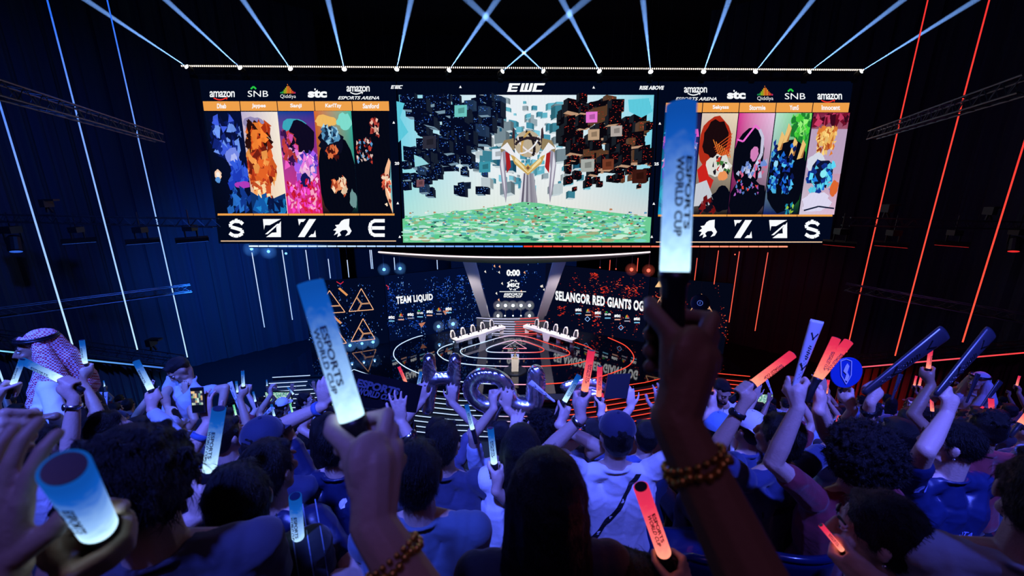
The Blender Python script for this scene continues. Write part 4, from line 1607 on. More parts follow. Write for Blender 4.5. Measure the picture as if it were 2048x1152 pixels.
# ------------------------------------------------------------------ hanging light tubes
m_tb = emit('tube_blue', srgb(95, 165, 250), 1.0, 'NONE')
m_tw = emit('tube_white', srgb(190, 215, 255), 1.2, 'NONE')
m_tr = emit('tube_red', srgb(250, 70, 48), 1.15, 'NONE')
m_to = emit('tube_coral', srgb(250, 95, 70), 1.0, 'NONE')


m_tubeled = emit_attr('tube_led', 1.15, 'NONE')
TUBECOL = {m_tb: (srgb(185, 225, 255), srgb(40, 105, 235)), m_tw: (srgb(170, 205, 255), srgb(200, 220, 255)), m_tr: (srgb(255, 85, 62), srgb(235, 50, 48)), m_to: (srgb(250, 90, 65), srgb(235, 90, 75))}


def hang_tube(px0, py0, px1, py1, Y, m, label, group, r=.035, up=0.0):
    """upright light tube through the picture point px1,py1 at distance Y, reaching py0 or the truss above"""
    b = atY(px1, py1, Y)
    z = atY(px0, py0, Y).z + up
    t = thing('light_tube', b, label, 'light tube', group)
    n_ = 24
    pts_ = [b.lerp(V((b.x, b.y, z)), i_ / n_) for i_ in range(n_ + 1)]
    lo_, hi_ = TUBECOL[m]
    MB().tube(pts_, r, 8, cols=[mix(lo_, hi_, i_ / n_ * 1.2) for i_ in range(n_ + 1)]).build('tube', m_tubeled, t)
    MB().tube([(b.x, b.y, b.z - .06), (b.x, b.y, b.z + .02)], r * 1.3, 8).build('end_cap', m_black, t)
    MB().tube([(b.x, b.y, z), (b.x, b.y, 32.9)], .008, 4).build('wire', m_wire, t)
    return t


BIG = [(210, 0, 375, 715, 24, m_tb, 'white blue'), (105, 0, 275, 700, 20, m_tb, 'white blue'), (0, 165, 145, 690, 17, m_tb, 'white blue'), (0, 700, 12, 780, 14.5, m_tb, 'white blue')]
for k, (a, b, c, d, Y, m, w) in enumerate(BIG):
    hang_tube(a, b, c, d, Y, m, 'tall hanging light tube in blue by the curtained side, ' + ORD[k] + ' counted from the screens', 'tall blue light tubes', .03, 2.5)
for k, (a, b, c, d, Y) in enumerate(((1860, 0, 1693, 705, 24), (1975, 0, 1790, 712, 21), (2048, 275, 1925, 685, 18))):
    hang_tube(a, b, c, d, Y, m_tr, 'tall hanging light tube in red by the curtained side, ' + ORD[k] + ' counted from the screens', 'tall red light tubes', .03, 2.5)
for k, (a, b, c, d) in enumerate(((503, 505, 529, 655), (561, 500, 585, 640), (612, 500, 620, 565), (656, 518, 661, 557), (693, 520, 698, 555), (728, 500, 743, 538), (732, 500, 746, 538), (787, 515, 790, 540), (873, 517, 875, 539))):
    hang_tube(a, b, c, d, 33 + k * .35, m_tw, 'thin white hanging light tube below the blue light bar, ' + ORD[k] + ' from the outside', 'thin white light tubes', .034)
for k, (a, b, c, d) in enumerate(((1224, 520, 1219, 541), (1282, 516, 1274, 543), (1397, 516, 1389, 561), (1439, 501, 1428, 569), (1480, 503, 1458, 645), (1542, 505, 1510, 662))):
    hang_tube(a, b, c, d, 35 - k * .35, m_to, 'thin coral hanging light tube below the red light bar, ' + ORD[k] + ' from the middle', 'thin coral light tubes', .034)

# ------------------------------------------------------------------ side trusses, their lights, balcony ribbons
truss('lighting_truss', atY(-40, 168, 11.3), atY(318, 276, 23.6), 'blue-lit truss high beside the Dheb screen, sloping away', .42)
truss('lighting_truss', atY(-18, 436, 23.8), atY(432, 446, 21.2), 'blue-lit truss at screen height carrying four moving lights', .42)
truss('lighting_truss', atY(-18, 628, 18.3), atY(382, 576, 23.4), 'low blue-lit truss rising towards the stage', .42)
truss('lighting_truss', atY(-18, 668, 24.2), atY(362, 722, 21.7), 'lowest blue-lit truss, just above the blue light ribbon', .5)
truss('lighting_truss', atY(2066, 165, 11.0), atY(1745, 270, 23.0), 'red-lit truss high beside the Innocent screen, sloping away', .42)
truss('lighting_truss', atY(2066, 452, 23.8), atY(1692, 443, 21.2), 'red-lit truss at screen height carrying moving lights', .42)
truss('lighting_truss', atY(2066, 640, 18.3), atY(1690, 574, 23.4), 'low red-lit truss rising towards the stage', .42)
truss('lighting_truss', atY(2066, 690, 24.2), atY(1700, 722, 21.7), 'lowest red-lit truss, just above the red light ribbon', .5)


def ribbon(a, b, c0, c1, label):
    t = thing('light_ribbon', a, label, 'light strip')
    MB().bar(a + V((0, .12, -.06)), b + V((0, .12, -.06)), .14, .22).build('housing', m_black, t)
    n = 150
    mb = MB()
    for i in range(n):
        p, q = a.lerp(b, i / n), a.lerp(b, (i + .6) / n)
        mb.bar(p, q, .05, .07, col=mix(c0, c1, i / n))
    tag(mb.build('diodes', emit_attr('ribbon_led', 1.2, 'NONE'), t), kind='stuff')


ribbon(atY(-18, 700, 24.0), atY(338, 737, 21.5), srgb(130, 215, 250), srgb(60, 110, 220), 'blue dotted light ribbon under the lowest truss on the blue side')
ribbon(atY(2066, 704, 24.0), atY(1702, 736, 21.5), srgb(250, 60, 60), srgb(225, 90, 110), 'red dotted light ribbon under the lowest truss on the red side')



def hung_curtain(a, b, label):
    """pleated curtain under a ribbon, down to the floor"""
    n = 160
    d = (b - a)
    d.z = 0
    d.normalize()
    nrm = V((-d.y, d.x, 0))
    mb = MB()
    for i in range(n):
        u0, u1 = i / n, (i + 1) / n
        f = lambda u: a.lerp(b, u) + nrm * (.10 * math.sin(u * 170) + .06 * math.sin(u * 61 + 1)) + V((0, .5, -.2))
        p, q = f(u0), f(u1)
        mb.face([(p.x, p.y, -1.8), (q.x, q.y, -1.8), (q.x, q.y, q.z), (p.x, p.y, p.z)])
    o = mb.build('hanging_curtain', m_curt, base=V(((a.x + b.x) / 2, (a.y + b.y) / 2, -1.8)), smooth=True)
    tag(o, label, 'curtain', 'pleated curtains under the light ribbons')


m_curt = mat('curtain_cloth', (0.16, 0.15, 0.17), .8, bump=.3, scale=6)
hung_curtain(atY(-18, 700, 24.0), atY(338, 737, 21.5), 'pleated curtain lit blue below the blue light ribbon')
hung_curtain(atY(2066, 704, 24.0), atY(1702, 736, 21.5), 'pleated curtain lit red below the red light ribbon')
m_lensdim_b = emit('blue_bar_lens', (0.04, 0.16, 0.9), .8, 'NONE')
m_lensdim_r = emit('red_bar_lens', (0.9, 0.03, 0.03), .9, 'NONE')


def moving_light(p, aim, m, label, group, s=1.0, bar=False):
    p = V(p)
    t = thing('moving_light', p, label, 'stage light', group)
    MB().box(p + V((0, 0, -.14 * s)), (.34 * s, .3 * s, .2 * s)).build('base', m_black, t)
    d = V(aim).normalized()
    c = p + V((0, 0, -.55 * s))
    sd = d.cross(V((0, 0, 1))).normalized()
    mb = MB()
    for k in (-1, 1):
        mb.bar(p + sd * .17 * s * k + V((0, 0, -.24 * s)), c + sd * .17 * s * k, .03, .08)
    mb.build('yoke', m_black, t)
    if bar:
        mb = MB()
        mb.box(c, (.95 * s, .16 * s, .14 * s), rot_to((0.25 * (1 if p.x < 0 else -1), -.25, 1)))
        mb.build('head', m_black, t)
        R = rot_to((0.25 * (1 if p.x < 0 else -1), -.25, 1))
        MB().box(c + R @ V((0, 0, -.08 * s)), (.9 * s, .12 * s, .02), R).build('lens', m, t)
    else:
        MB().lathe([(.11 * s, -.24 * s), (.16 * s, -.18 * s), (.17 * s, .2 * s), (.15 * s, .24 * s)], c, d, 14).build('head', m_black, t)
        MB().lathe([(.13 * s, .235 * s), (.13 * s, .245 * s)], c, d, 14).build('lens', m, t)
    MB().tube([p - V((0, 0, .1)), p + V((0, 0, .75))], .03, 5).build('clamp', m_black, t)
    return t


for k, (x, y) in enumerate(((150, 452), (278, 452), (378, 448))):
    moving_light(atY(x, y, 23.8 - 2.6 * (x + 18) / 450), (.4, -.5, -.7), m_lensdim_b, ORD[k] + ' bar light hanging from the blue truss at screen height', 'bar lights on the blue truss', 1.5, True)
moving_light(atY(18, 450, 23.6), (.2, -.3, -1), m_lensdim_b, 'stubby moving light hanging at the outer end of the blue truss', 'bar lights on the blue truss', 2.0)
for k, (x, y) in enumerate(((1685, 455), (1790, 458), (1912, 458))):
    moving_light(atY(x, y, 23.8 - 2.6 * (2066 - x) / 374), (-.4, -.5, -.7), m_lensdim_r, ORD[k] + ' bar light hanging from the red truss at screen height', 'bar lights on the red truss', 1.5, True)
moving_light(atY(2040, 455, 23.6), (-.2, -.3, -1), m_lensdim_r, 'stubby moving light hanging at the outer end of the red truss', 'bar lights on the red truss', 1.8)


def camera_rig(p, label):
    """projector-like box on a bracket standing on a truss"""
    p = V(p)
    t = thing('spot_projector', p, label, 'stage light', 'projectors standing on the trusses')
    MB().box(p + V((0, 0, .5)), (.28, .5, .42)).build('body', m_black, t)
    MB().box(p + V((.3, 0, .68)), (.62, .34, .1)).build('hood', m_black, t)
    mb = MB()
    mb.bar(p + V((.05, 0, .3)), p + V((.22, 0, 0)), .06, .1)
    mb.bar(p + V((-.05, 0, .3)), p + V((-.1, 0, 0)), .06, .1)
    mb.build('bracket', m_black, t)


camera_rig(atY(98, 425, 22.6), 'dark projector standing on the blue truss at screen height')
camera_rig(atY(306, 700, 22.2), 'dark projector standing on the lowest blue truss')
camera_rig(atY(1975, 440, 22.6), 'dark projector standing on the red truss, outer one')
camera_rig(atY(1770, 435, 22.6), 'dark projector standing on the red truss, inner one')
# ceiling trusses far above
for k, (y, z) in enumerate(((24, 30.2), (31, 30.6))):
    truss('lighting_truss', (-24, y, z), (24, y, z), 'dim truss under the ceiling, ' + ('nearer one' if k == 0 else 'farther one'), .6)

# round blue sign hung beside the triangles
p = atY(1400, 606, 31)
t = thing('round_sign', p, 'round dark blue sign with a small ring mark beside the amber triangles', 'sign')
d = (EYE - p).normalized()
MB().lathe([(.64, -.25), (.72, -.12), (.72, 0), (.62, .1), (.3, .16)], p, d, 28).build('disc', mat('sign_blue', (.03, .06, .35), .4), t, smooth=True)
mb = MB()
R = rot_to(d)
mb.tube([R @ V((.2 * math.cos(a * PI / 8), .2 * math.sin(a * PI / 8), .17)) + p for a in range(16)], .02, 6, closed=True)
mb.tube([R @ V((0, -.1, .17)) + p, R @ V((0, .1, .17)) + p], .02, 6)
mb.build('ring_mark', emit('sign_mark', srgb(90, 120, 220), .7, 'NONE'), t)
MB().tube([p + V((0, .1, .3)), V((p.x, p.y + .1, 32.95))], .012, 4).build('wire', m_wire, t)


# side monitors facing the stands
def monitor(px, py, w, h, Y, label, seed):
    p = atY(px, py, Y)
    t = thing('floor_monitor', (p.x, p.y, -1.8), label, 'screen', 'monitors in front of the stage')
    MB().box((p.x, p.y + .08, p.z), (w + .1, .12, h + .1)).build('housing', m_black, t)
    rs = random.Random(seed)
    mb = MB()
    y = p.y + .015
    z0, x0 = p.z - h / 2, p.x - w / 2
    n, m_ = 26, 14
    for i in range(n):
        for j in range(m_):
            c = jitter(rs.choice([srgb(170, 215, 190), srgb(120, 190, 160), srgb(200, 225, 215), srgb(90, 150, 140), srgb(150, 180, 210)]), .15)
            xa, xb, za, zb = x0 + w * i / n, x0 + w * (i + 1) / n, z0 + h * j / m_, z0 + h * (j + 1) / m_
            mb.face([(xa, y, za), (xb, y, za), (xb, y, zb), (xa, y, zb)], c)
    mb.build('picture', emit_attr('monitor_picture', .95, 'NONE'), t)
    mb = MB()
    for s in (-1, 1):
        mb.bar((p.x + s * w * .4, p.y + .12, p.z - h / 2), (p.x + s * w * .4, p.y + .12, -1.8), .08)
    mb.build('stand', m_black, t)


monitor(557, 797, 1.85, 1.0, 26.6, 'bright monitor showing a pale green map, on the blue side of the stage', 4)
monitor(1520, 802, 1.75, 1.05, 26.6, 'bright monitor showing a pale green map, on the red side of the stage', 6)
monitor(672, 802, .7, .8, 27.2, 'small bright monitor half hidden behind a raised arm', 8)

# ================================================================== people
from mathutils.bvhtree import BVHTree

m_skin = mat('skin', (0.62, 0.40, 0.30), 0.5, bump=0.15, scale=120, objcol=True)
m_hair = mat('hair', (0.006, 0.005, 0.005), 0.48, bump=0.8, scale=60, stretch=(6, 6, 0.8), spec=0.35)
m_cloth = mat('cloth', (0.5, 0.5, 0.5), 0.85, bump=0.35, scale=28, objcol=True, sheen=0.2)
m_satin = mat('jersey_satin', (0.5, 0.5, 0.5), 0.38, bump=0.25, scale=16, objcol=True)
m_eyew = mat('eye_white', (0.8, 0.8, 0.8), 0.2)
m_eyed = mat('eye_dark', (0.02, 0.015, 0.01), 0.1)
m_gold = mat('gold_beads', (0.75, 0.42, 0.10), 0.35, 0.9)
m_watch = mat('watch_dark', (0.02, 0.02, 0.025), 0.3, 0.5)
m_steel = mat('watch_steel', (0.6, 0.6, 0.62), 0.25, 1.0)
m_print = emit  # replaced below
m_white = mat('white_print', (0.8, 0.8, 0.8), 0.6)
m_blackprint = mat('black_print', (0.01, 0.01, 0.015), 0.6)
m_handle = mat('stick_handle', (0.012, 0.013, 0.018), 0.4)


def wrinkle(me, amp, kind, seed):
    n = len(me.vertices)
    co = np.empty(n * 3)
    me.vertices.foreach_get('co', co)
    co = co.reshape(-1, 3)
    no = np.empty(n * 3)
    me.vertices.foreach_get('normal', no)
    no = no.reshape(-1, 3)
    x, y, z = co[:, 0] + seed * 1.7, co[:, 1] + seed * .9, co[:, 2]
    if kind == 'hair':
        d = np.sin(95 * x + 14 * np.sin(9 * z + seed) + 8 * z) * .5 + np.sin(80 * y - 12 * np.sin(11 * z) + 20 * x) * .5 + .6 * np.sin(31 * x + 27 * y + 9 * z)
    elif kind == 'curl':
        d = np.sin(150 * x) * np.sin(140 * y + 2) * np.sin(135 * z) * 2.2 + np.sin(61 * x + 1) * np.sin(57 * y) * np.sin(66 * z) * 1.6
    else:
        w = 20 * z + 2.6 * np.sin(6.3 * x + seed) + 1.6 * np.sin(6.1 * y - 5 * z) + 9 * np.abs(x - seed * 1.7) * (1 + .5 * np.sin(5 * z + seed))
        d = 1.6 * (1 - np.abs(np.sin(w))) ** 2 * (0.5 + 0.5 * np.sin(7 * x + 9 * z + seed)) + 1.1 * (1 - np.abs(np.sin(13 * x - 11 * z + 9 * y + seed))) ** 2 + .35 * np.sin(14 * x + 33 * z)
        d -= .5
    co += no * (d * amp)[:, None]
    me.vertices.foreach_set('co', co.ravel())
    me.update()


def fuse(mb, name, voxel, m, base, sm=3, disp=None, seed=0):
    """all the shapes of MB grown together into one continuous surface"""
    src = mb.mesh('fuse_source', None, base)
    ob = bpy.data.objects.new('fuse_source', src)
    COL.objects.link(ob)
    r = ob.modifiers.new('r', 'REMESH')
    r.mode = 'VOXEL'
    r.voxel_size = voxel
    s = ob.modifiers.new('s', 'SMOOTH')
    s.factor = 0.5
    s.iterations = sm
    dg = bpy.context.evaluated_depsgraph_get()
    me = bpy.data.meshes.new_from_object(ob.evaluated_get(dg))
    bpy.data.objects.remove(ob)
    bpy.data.meshes.remove(src)
    me.name = name
    me.materials.clear()
    me.materials.append(m)
    if disp:
        wrinkle(me, disp[0], disp[1], seed)
    me.polygons.foreach_set('use_smooth', [True] * len(me.polygons))
    me.update()
    return me


def obj(name, me, parent=None, loc=None):
    o = bpy.data.objects.new(name, me)
    COL.objects.link(o)
    if parent:
        o.parent = parent
    if loc is not None:
        o.location = loc
    return o


def unit(v):
    v = V(v)
    return v.normalized()


def fist(mb, C, a, e1, right=True, r=0.018, s=1.0):
    """closed hand round a bar through C along A (thumb side up); returns the wrist"""
    a = unit(a)
    e1 = unit(V(e1) - a * V(e1).dot(a))
    e2 = e1.cross(a) if right else a.cross(e1)
    R0 = r + .0095 * s
    C = V(C)
    pos = lambda ph, off, rr=1.0: C + a * off * s + (-e1 * math.cos(math.radians(ph)) + e2 * math.sin(math.radians(ph))) * R0 * rr
    W_ = C - e1 * (R0 + .010 * s) - e2 * .036 * s - a * .072 * s
    for i, off in enumerate((.033, .012, -.009, -.029)):
        rr = (.0095, .0098, .0094, .0082)[i] * s
        kn = pos(38, off, 1.0) - e1 * .010 * s + e2 * .016 * s
        mb.cap(W_.lerp(C - e1 * (R0 + .010 * s) + a * off * s, .35), kn, .013 * s, rr * 1.12)
        prev = kn
        for ph, f_ in ((88, 1.12), (135, 1.03), (185, 1.0), (232 - i * 6, 1.0)):
            q = pos(ph, off, f_)
            mb.cap(prev, q, rr, rr * .96)
            prev = q
    mb.ell(C - e1 * (R0 + .012 * s) - e2 * .014 * s - a * .012 * s, (.034 * s, .018 * s, .042 * s), Matrix((e2, e1, a)).transposed())
    mb.cap(C - e1 * (R0 + .010 * s) - e2 * .012 * s - a * .01 * s, W_, .027 * s, .025 * s)
    mb.cap(C - e1 * (R0 + .008 * s) + e2 * .014 * s - a * .012 * s, W_ + e2 * .006 * s, .020 * s, .024 * s)
    tb = C - e1 * (R0 + .006 * s) - e2 * .034 * s - a * .03 * s
    pts = [tb, pos(-55, .018, 1.35), pos(-105, .040, 1.15), pos(-150, .048, 1.08)]
    for i, (p, q) in enumerate(zip(pts, pts[1:])):
        mb.cap(p, q, (.016, .0125, .0105)[i] * s, (.0125, .0108, .0095)[i] * s)
    return W_


def open_hand(mb, W_, f, n, side, s=1.0, curl=.25, spread=.16):
    """open hand from the wrist W_; F along the fingers, N out of the palm, SIDE towards the thumb"""
    f, n = unit(f), unit(n)
    side = unit(V(side) - f * V(side).dot(f))
    n = unit(n - f * n.dot(f) - side * n.dot(side))
    W_ = V(W_)
    mb.ell(W_ + f * .047 * s, (.037 * s, .014 * s, .05 * s), Matrix((side, n, f)).transposed())
    for i, off in enumerate((.029, .010, -.009, -.027)):
        k = W_ + f * (.088 - abs(i - 1) * .004) * s + side * off * s
        mb.cap(W_ + f * .01 * s + side * off * .5 * s, k, .0125 * s, .0105 * s)
        d = unit(f + side * (off * spread * 34) + n * .05)
        L = (.072, .080, .075, .058)[i] * s
        prev = k
        for j, fr in enumerate((.45, .30, .25)):
            d = unit(d + n * curl * (j * .7 + .3))
            q = prev + d * L * fr
            mb.cap(prev, q, (.0092 - .0008 * j) * s, (.0086 - .0008 * j) * s)
            prev = q
    p0 = W_ + f * .02 * s + side * .02 * s
    p1 = p0 + (f * .6 + side * .75 + n * .2).normalized() * .04 * s
    p2 = p1 + (f * .8 + side * .5 + n * .25).normalized() * .032 * s
    p3 = p2 + (f * .95 + side * .2 + n * .3).normalized() * .026 * s
    for i, (p, q) in enumerate(((p0, p1), (p1, p2), (p2, p3))):
        mb.cap(p, q, (.015, .0115, .0102)[i] * s, (.0118, .0105, .0088)[i] * s)


def ik(S, T, L1, L2, pole):
    d = V(T) - V(S)
    D = d.length
    if D > (L1 + L2) * .985:
        k = D / ((L1 + L2) * .985)
        L1, L2 = L1 * k, L2 * k
    u = d / D
    a = (L1 * L1 - L2 * L2 + D * D) / (2 * D)
    h = math.sqrt(max(0, L1 * L1 - a * a))
    p = V(pole)
    p = unit(p - u * p.dot(u))
    return V(S) + u * a + p * h


def decal(txt_or_pts, shirt_me, base, centre, rx, ry, out, w, h, m, parent, name='print', bold=.02, shear=0.0):
    """writing or a flat mark laid on the cloth: each point is dropped onto the surface"""
    bvh = BVHTree.FromPolygons([v.co.copy() for v in shirt_me.vertices], [tuple(p.vertices) for p in shirt_me.polygons])
    if isinstance(txt_or_pts, str):
        uv, fs, _ = glyphs(txt_or_pts, bold, 1.0)
    else:
        uv, fs = txt_or_pts
    rx, ry, out = unit(rx), unit(ry), unit(out)
    vs = []
    for u, v in uv:
        p = V(centre) + rx * ((u - .5) * w + (v - .5) * h * shear) + ry * ((v - .5) * h) - V(base)
        hit = bvh.ray_cast(p + out * .3, -out)[0]
        vs.append((hit if hit is not None else p) + out * .003)
    me = bpy.data.meshes.new(name)
    me.from_pydata([tuple(v) for v in vs], [], fs)
    me.materials.append(m)
    return obj(name, me, parent)


def strands(me, parent, n, hF, hU, kind, seed):
    """loose fine hairs lying over the hair surface"""
    rr = random.Random(seed + 100)
    ps = me.polygons
    vs, fs = [], []
    flow = -hU * .8 - hF * .6
    for k in range(n):
        p = ps[rr.randrange(len(ps))]
        c, nn = p.center, p.normal
        if kind in ('curly', 'spiky'):
            t_ = V((rr.gauss(0, 1), rr.gauss(0, 1), rr.gauss(0, 1)))
            lift, L = rr.uniform(.004, .016), rr.uniform(.010, .022)
        else:
            t_ = flow + V((rr.gauss(0, .35), rr.gauss(0, .35), rr.gauss(0, .35)))
            lift, L = rr.uniform(.001, .007), rr.uniform(.02, .05)
        t_ = t_ - nn * t_.dot(nn)
        if t_.length < 1e-4:
            continue
        t_.normalize()
        w = nn.cross(t_) * rr.uniform(.0007, .0013)
        b = c - nn * .002
        m_ = b + t_ * L * .5 + nn * lift * 1.1
        e = b + t_ * L + nn * lift * (.5 if kind != 'curly' else 1.3)
        q = len(vs)
        vs += [b + w, b - w, m_ + w * .8, m_ - w * .8, e]
        fs += [(q, q + 1, q + 3, q + 2), (q + 2, q + 3, q + 4)]
    m2 = bpy.data.meshes.new('loose_hairs')
    m2.from_pydata([tuple(v) for v in vs], [], fs)
    m2.materials.append(m_hair)
    tag(obj('loose_hairs', m2, parent), kind='stuff')


SKIN = {'light': (0.60, 0.40, 0.31, 1), 'tan': (0.48, 0.30, 0.21, 1), 'brown': (0.30, 0.17, 0.11, 1)}
HORSE = ([(.1, .2), (.3, 0), (.75, .05), (.7, .35), (.95, .6), (.8, .95), (.45, 1), (.15, .8), (.05, .5)], [(0, 1, 2, 3, 4, 5, 6, 7, 8)])
N_PERSON = [0]


def person(H, yaw=0, label=None, cat='person', L=None, R=None, hair='short', shirt=(.5, .5, .5), skin='tan', sleeve='short', shirt_mat=None,
           stand=False, tilt=0.0, headyaw=0.0, hroll=0.0, voxel=.007, hs=1.0, floor=None, pants=(.03, .03, .05), seed=None, lean=0.0, group=None,
           face=False, sx=1.0, glasses=False, earring=False, cap_col=(.02, .02, .04), name='person', hair_s=1.0, arm_s=1.0, bracelet=None, headless_view=False,
           shorts=False, extra=None, cap_back=False):
    """a whole figure as one body surface with clothes and hair as parts. H: centre of the head; L, R: what each arm does"""
    H = V(H)
    seed = N_PERSON[0] if seed is None else seed
    N_PERSON[0] += 1
    sn, cs = math.sin(math.radians(yaw)), math.cos(math.radians(yaw))
    F, RT, Z = V((sn, cs, 0)), V((cs, -sn, 0)), V((0, 0, 1))
    hy = math.radians(yaw + headyaw)
    hF0, hR = V((math.sin(hy), math.cos(hy), 0)), V((math.cos(hy), -math.sin(hy), 0))
    tl = math.radians(tilt)
    hF = hF0 * math.cos(tl) - Z * math.sin(tl)
    hU = Z * math.cos(tl) + hF0 * math.sin(tl)
    if hroll:
        q = Matrix.Rotation(math.radians(hroll), 3, hF)
        hR, hU = q @ hR, q @ hU
    HM = Matrix((hR, hF, hU)).transposed()
    ln = math.radians(lean)
    up = Z * math.cos(ln) - F * math.sin(ln)      # spine direction
    NB = H - hU * .10 - hF * .012 - up * .085     # base of the neck
    body, sh, pa = MB(), MB(), MB()
    hd = lambda x, y, z: H + hR * x + hF * y + hU * z
    # head
    body.ell(hd(0, -.008, .018), (.076, .096, .103), HM)
    body.ell(hd(0, .028, -.045), (.060, .066, .072), HM)
    body.ell(hd(0, .058, -.085), (.030, .028, .026), HM)
    body.cap(hd(0, .094, .012), hd(0, .110, -.026), .010, .014)
    body.ell(hd(0, .102, -.030), (.019, .013, .010), HM)
    for s in (-1, 1):
        body.ell(hd(s * .034, .084, .026), (.024, .012, .008), HM)
        body.ell(hd(s * .042, .068, -.022), (.024, .022, .02), HM)
        body.ell(hd(s * .079, -.004, -.006), (.009, .016, .029), HM)
        body.ell(hd(s * .083, -.011, .003), (.006, .012, .018), HM)
        body.cap(hd(s * .045, .03, -.075), hd(s * .012, .07, -.098), .022, .018)
    body.ell(hd(0, .090, -.060), (.022, .010, .006), HM)
    body.ell(hd(0, .088, -.070), (.019, .010, .006), HM)
    body.cap(H - hU * .06 - hF * .02, NB, .056, .060)
    body.cap(NB, NB - up * .07, .056, .060)
    sh.cap(NB - up * .035 - F * .006, NB - up * .10 - F * .01, .070, .085)
    # torso
    SW = .185 * sx
    lv = [(-.055, SW - .045, .062), (-.17, .105 * sx, .108), (-.34, .075 * sx, .105), (-.50, .085 * sx, .122)]
    ctr = lambda dz: NB + up * dz
    for (z0, w0, r0), (z1, w1, r1) in zip(lv, lv[1:]):
        for s in (-1, 1):
            body.cap(ctr(z0) + RT * s * w0, ctr(z1) + RT * s * w1, r0 - .014, r1 - .014)
            sh.cap(ctr(z0) + RT * s * w0, ctr(z1) + RT * s * w1, r0 + .004, r1 + .006)
        body.cap(ctr(z0), ctr(z1), r0 - .014, r1 - .014)
        sh.cap(ctr(z0), ctr(z1), r0 + .004, r1 + .006)
    for s in (-1, 1):
        sh.cap(ctr(-.012) + RT * s * .05 - F * .012, ctr(-.055) + RT * s * (SW - .03), .046, .058)
        body.cap(ctr(0) + RT * s * .03, ctr(-.055) + RT * s * (SW - .04), .045, .05)
    sh.tube([ctr(.012) + RT * .068 * math.cos(t_) * sx + F * (.066 * math.sin(t_) - .004) + up * .012 * -math.sin(t_) for t_ in [2 * PI * k / 14 for k in range(14)]], .011, 6, closed=True)
    # arms
    info = {}
    UA, FA = .285 * arm_s, .255 * arm_s
    for s, spec in ((-1, L), (1, R)):
        S0 = ctr(-.062) + RT * s * SW
        if spec is None:
            spec = dict(mode='lap')
        mode = spec['mode']
        if mode == 'lap':
            T = ctr(-.50) + F * .27 + RT * s * .07 + Z * .03
            E = ik(S0, T, UA, FA, RT * s * .6 - Z + -F * .3)
            fdir = unit(F - RT * s * .4 - Z * .2)
            open_hand(body, T, fdir, -Z, -RT * s, hs, .3, .05)
            wr = T
        else:
            C = V(spec['c'])
            if C.z > S0.z:
                S0 = S0 + Z * .045 - RT * s * .012
            pole = spec.get('pole', RT * s * .8 - Z * .5 - F * .1)
            if mode == 'fist':
                a = V(spec['a'])
                e1 = spec.get('e1', -RT * s * .75 + F * .65)
                wr = fist(body, C, a, e1, s > 0, spec.get('r', .018), hs)
            else:
                wr = C
            E = ik(S0, wr, UA, FA, pole)
            if mode == 'open':
                fd = spec.get('f', unit(unit(wr - E) + Z * .3))
                open_hand(body, wr, fd, spec.get('n', F), spec.get('side', -RT * s), hs, spec.get('curl', .2), spec.get('spread', .16))
        k = hs ** .8
        body.cap(S0, E, .050 * k, .039 * k)
        mid = E.lerp(wr, .3)
        body.cap(E, mid, .038 * k, .040 * k)
        body.cap(mid, wr, .040 * k, .0275 * k)
        body.cap(wr.lerp(E, .1), wr, .029 * k, .0275 * k)
        body.ell(S0, .052)
        if sleeve == 'short':
            e = S0.lerp(E, .52)
            sh.cap(S0, e, .064, .060)
            d = (E - S0).normalized()
            sh.cap(e, e + d * .01, .062, .060)
        elif sleeve == 'long':
            sh.cap(S0, E, .062, .050)
            sh.cap(E, wr.lerp(E, .12), .050, .036)
        if sleeve != 'none':
            sh.ell(S0, .066)
        info['L' if s < 0 else 'R'] = (S0, E, wr)
    # legs
    HP = ctr(-.56)
    fz = floor if floor is not None else H.z - (1.62 if stand else 1.22)
    for s in (-1, 1):
        hp = HP + RT * s * .09
        if stand:
            kn = V((hp.x, hp.y, fz + (hp.z - fz) * .52)) + F * .03 + RT * s * .02
            an = V((hp.x, hp.y, fz + .08)) - F * .03 * s + RT * s * .03
        else:
            kn = hp + F * .42 + Z * .0 + RT * s * .05
            an = V((kn.x, kn.y, fz + .08)) + F * .02
        body.cap(hp, kn, .075, .052)
        body.cap(kn, kn.lerp(an, .35), .052, .054)
        body.cap(kn.lerp(an, .35), an, .054, .036)
        body.cap(an - Z * .035, an - Z * .045 + F * .15, .034, .028)
        if shorts:
            pa.cap(hp, hp.lerp(kn, .62), .100, .092)
        else:
            pa.cap(hp, kn, .094, .070)
            pa.cap(kn, an + Z * .05, .070, .055)
        pa.ell(HP + RT * s * .05, (.115, .12, .10))
    base = V((HP.x, HP.y, fz))
    me = fuse(body, 'person', voxel, m_skin, base, 3)
    root = obj(name, me, None, base)
    root.color = SKIN[skin]
    tag(root, label, cat, group)
    smat = shirt_mat or m_cloth
    sme = fuse(sh, 'shirt', max(voxel, .007), smat, base, 4, (.0042, 'cloth'), seed)
    so = obj('shirt', sme, root)
    so.color = (*shirt, 1)
    pme = fuse(pa, 'trousers', max(voxel * 1.5, .012), m_cloth, base, 3, (.004, 'cloth'), seed)
    po = obj('shorts' if shorts else 'trousers', pme, root)
    po.color = (*pants, 1)
    # hair
    hb = MB()
    g = hair_s
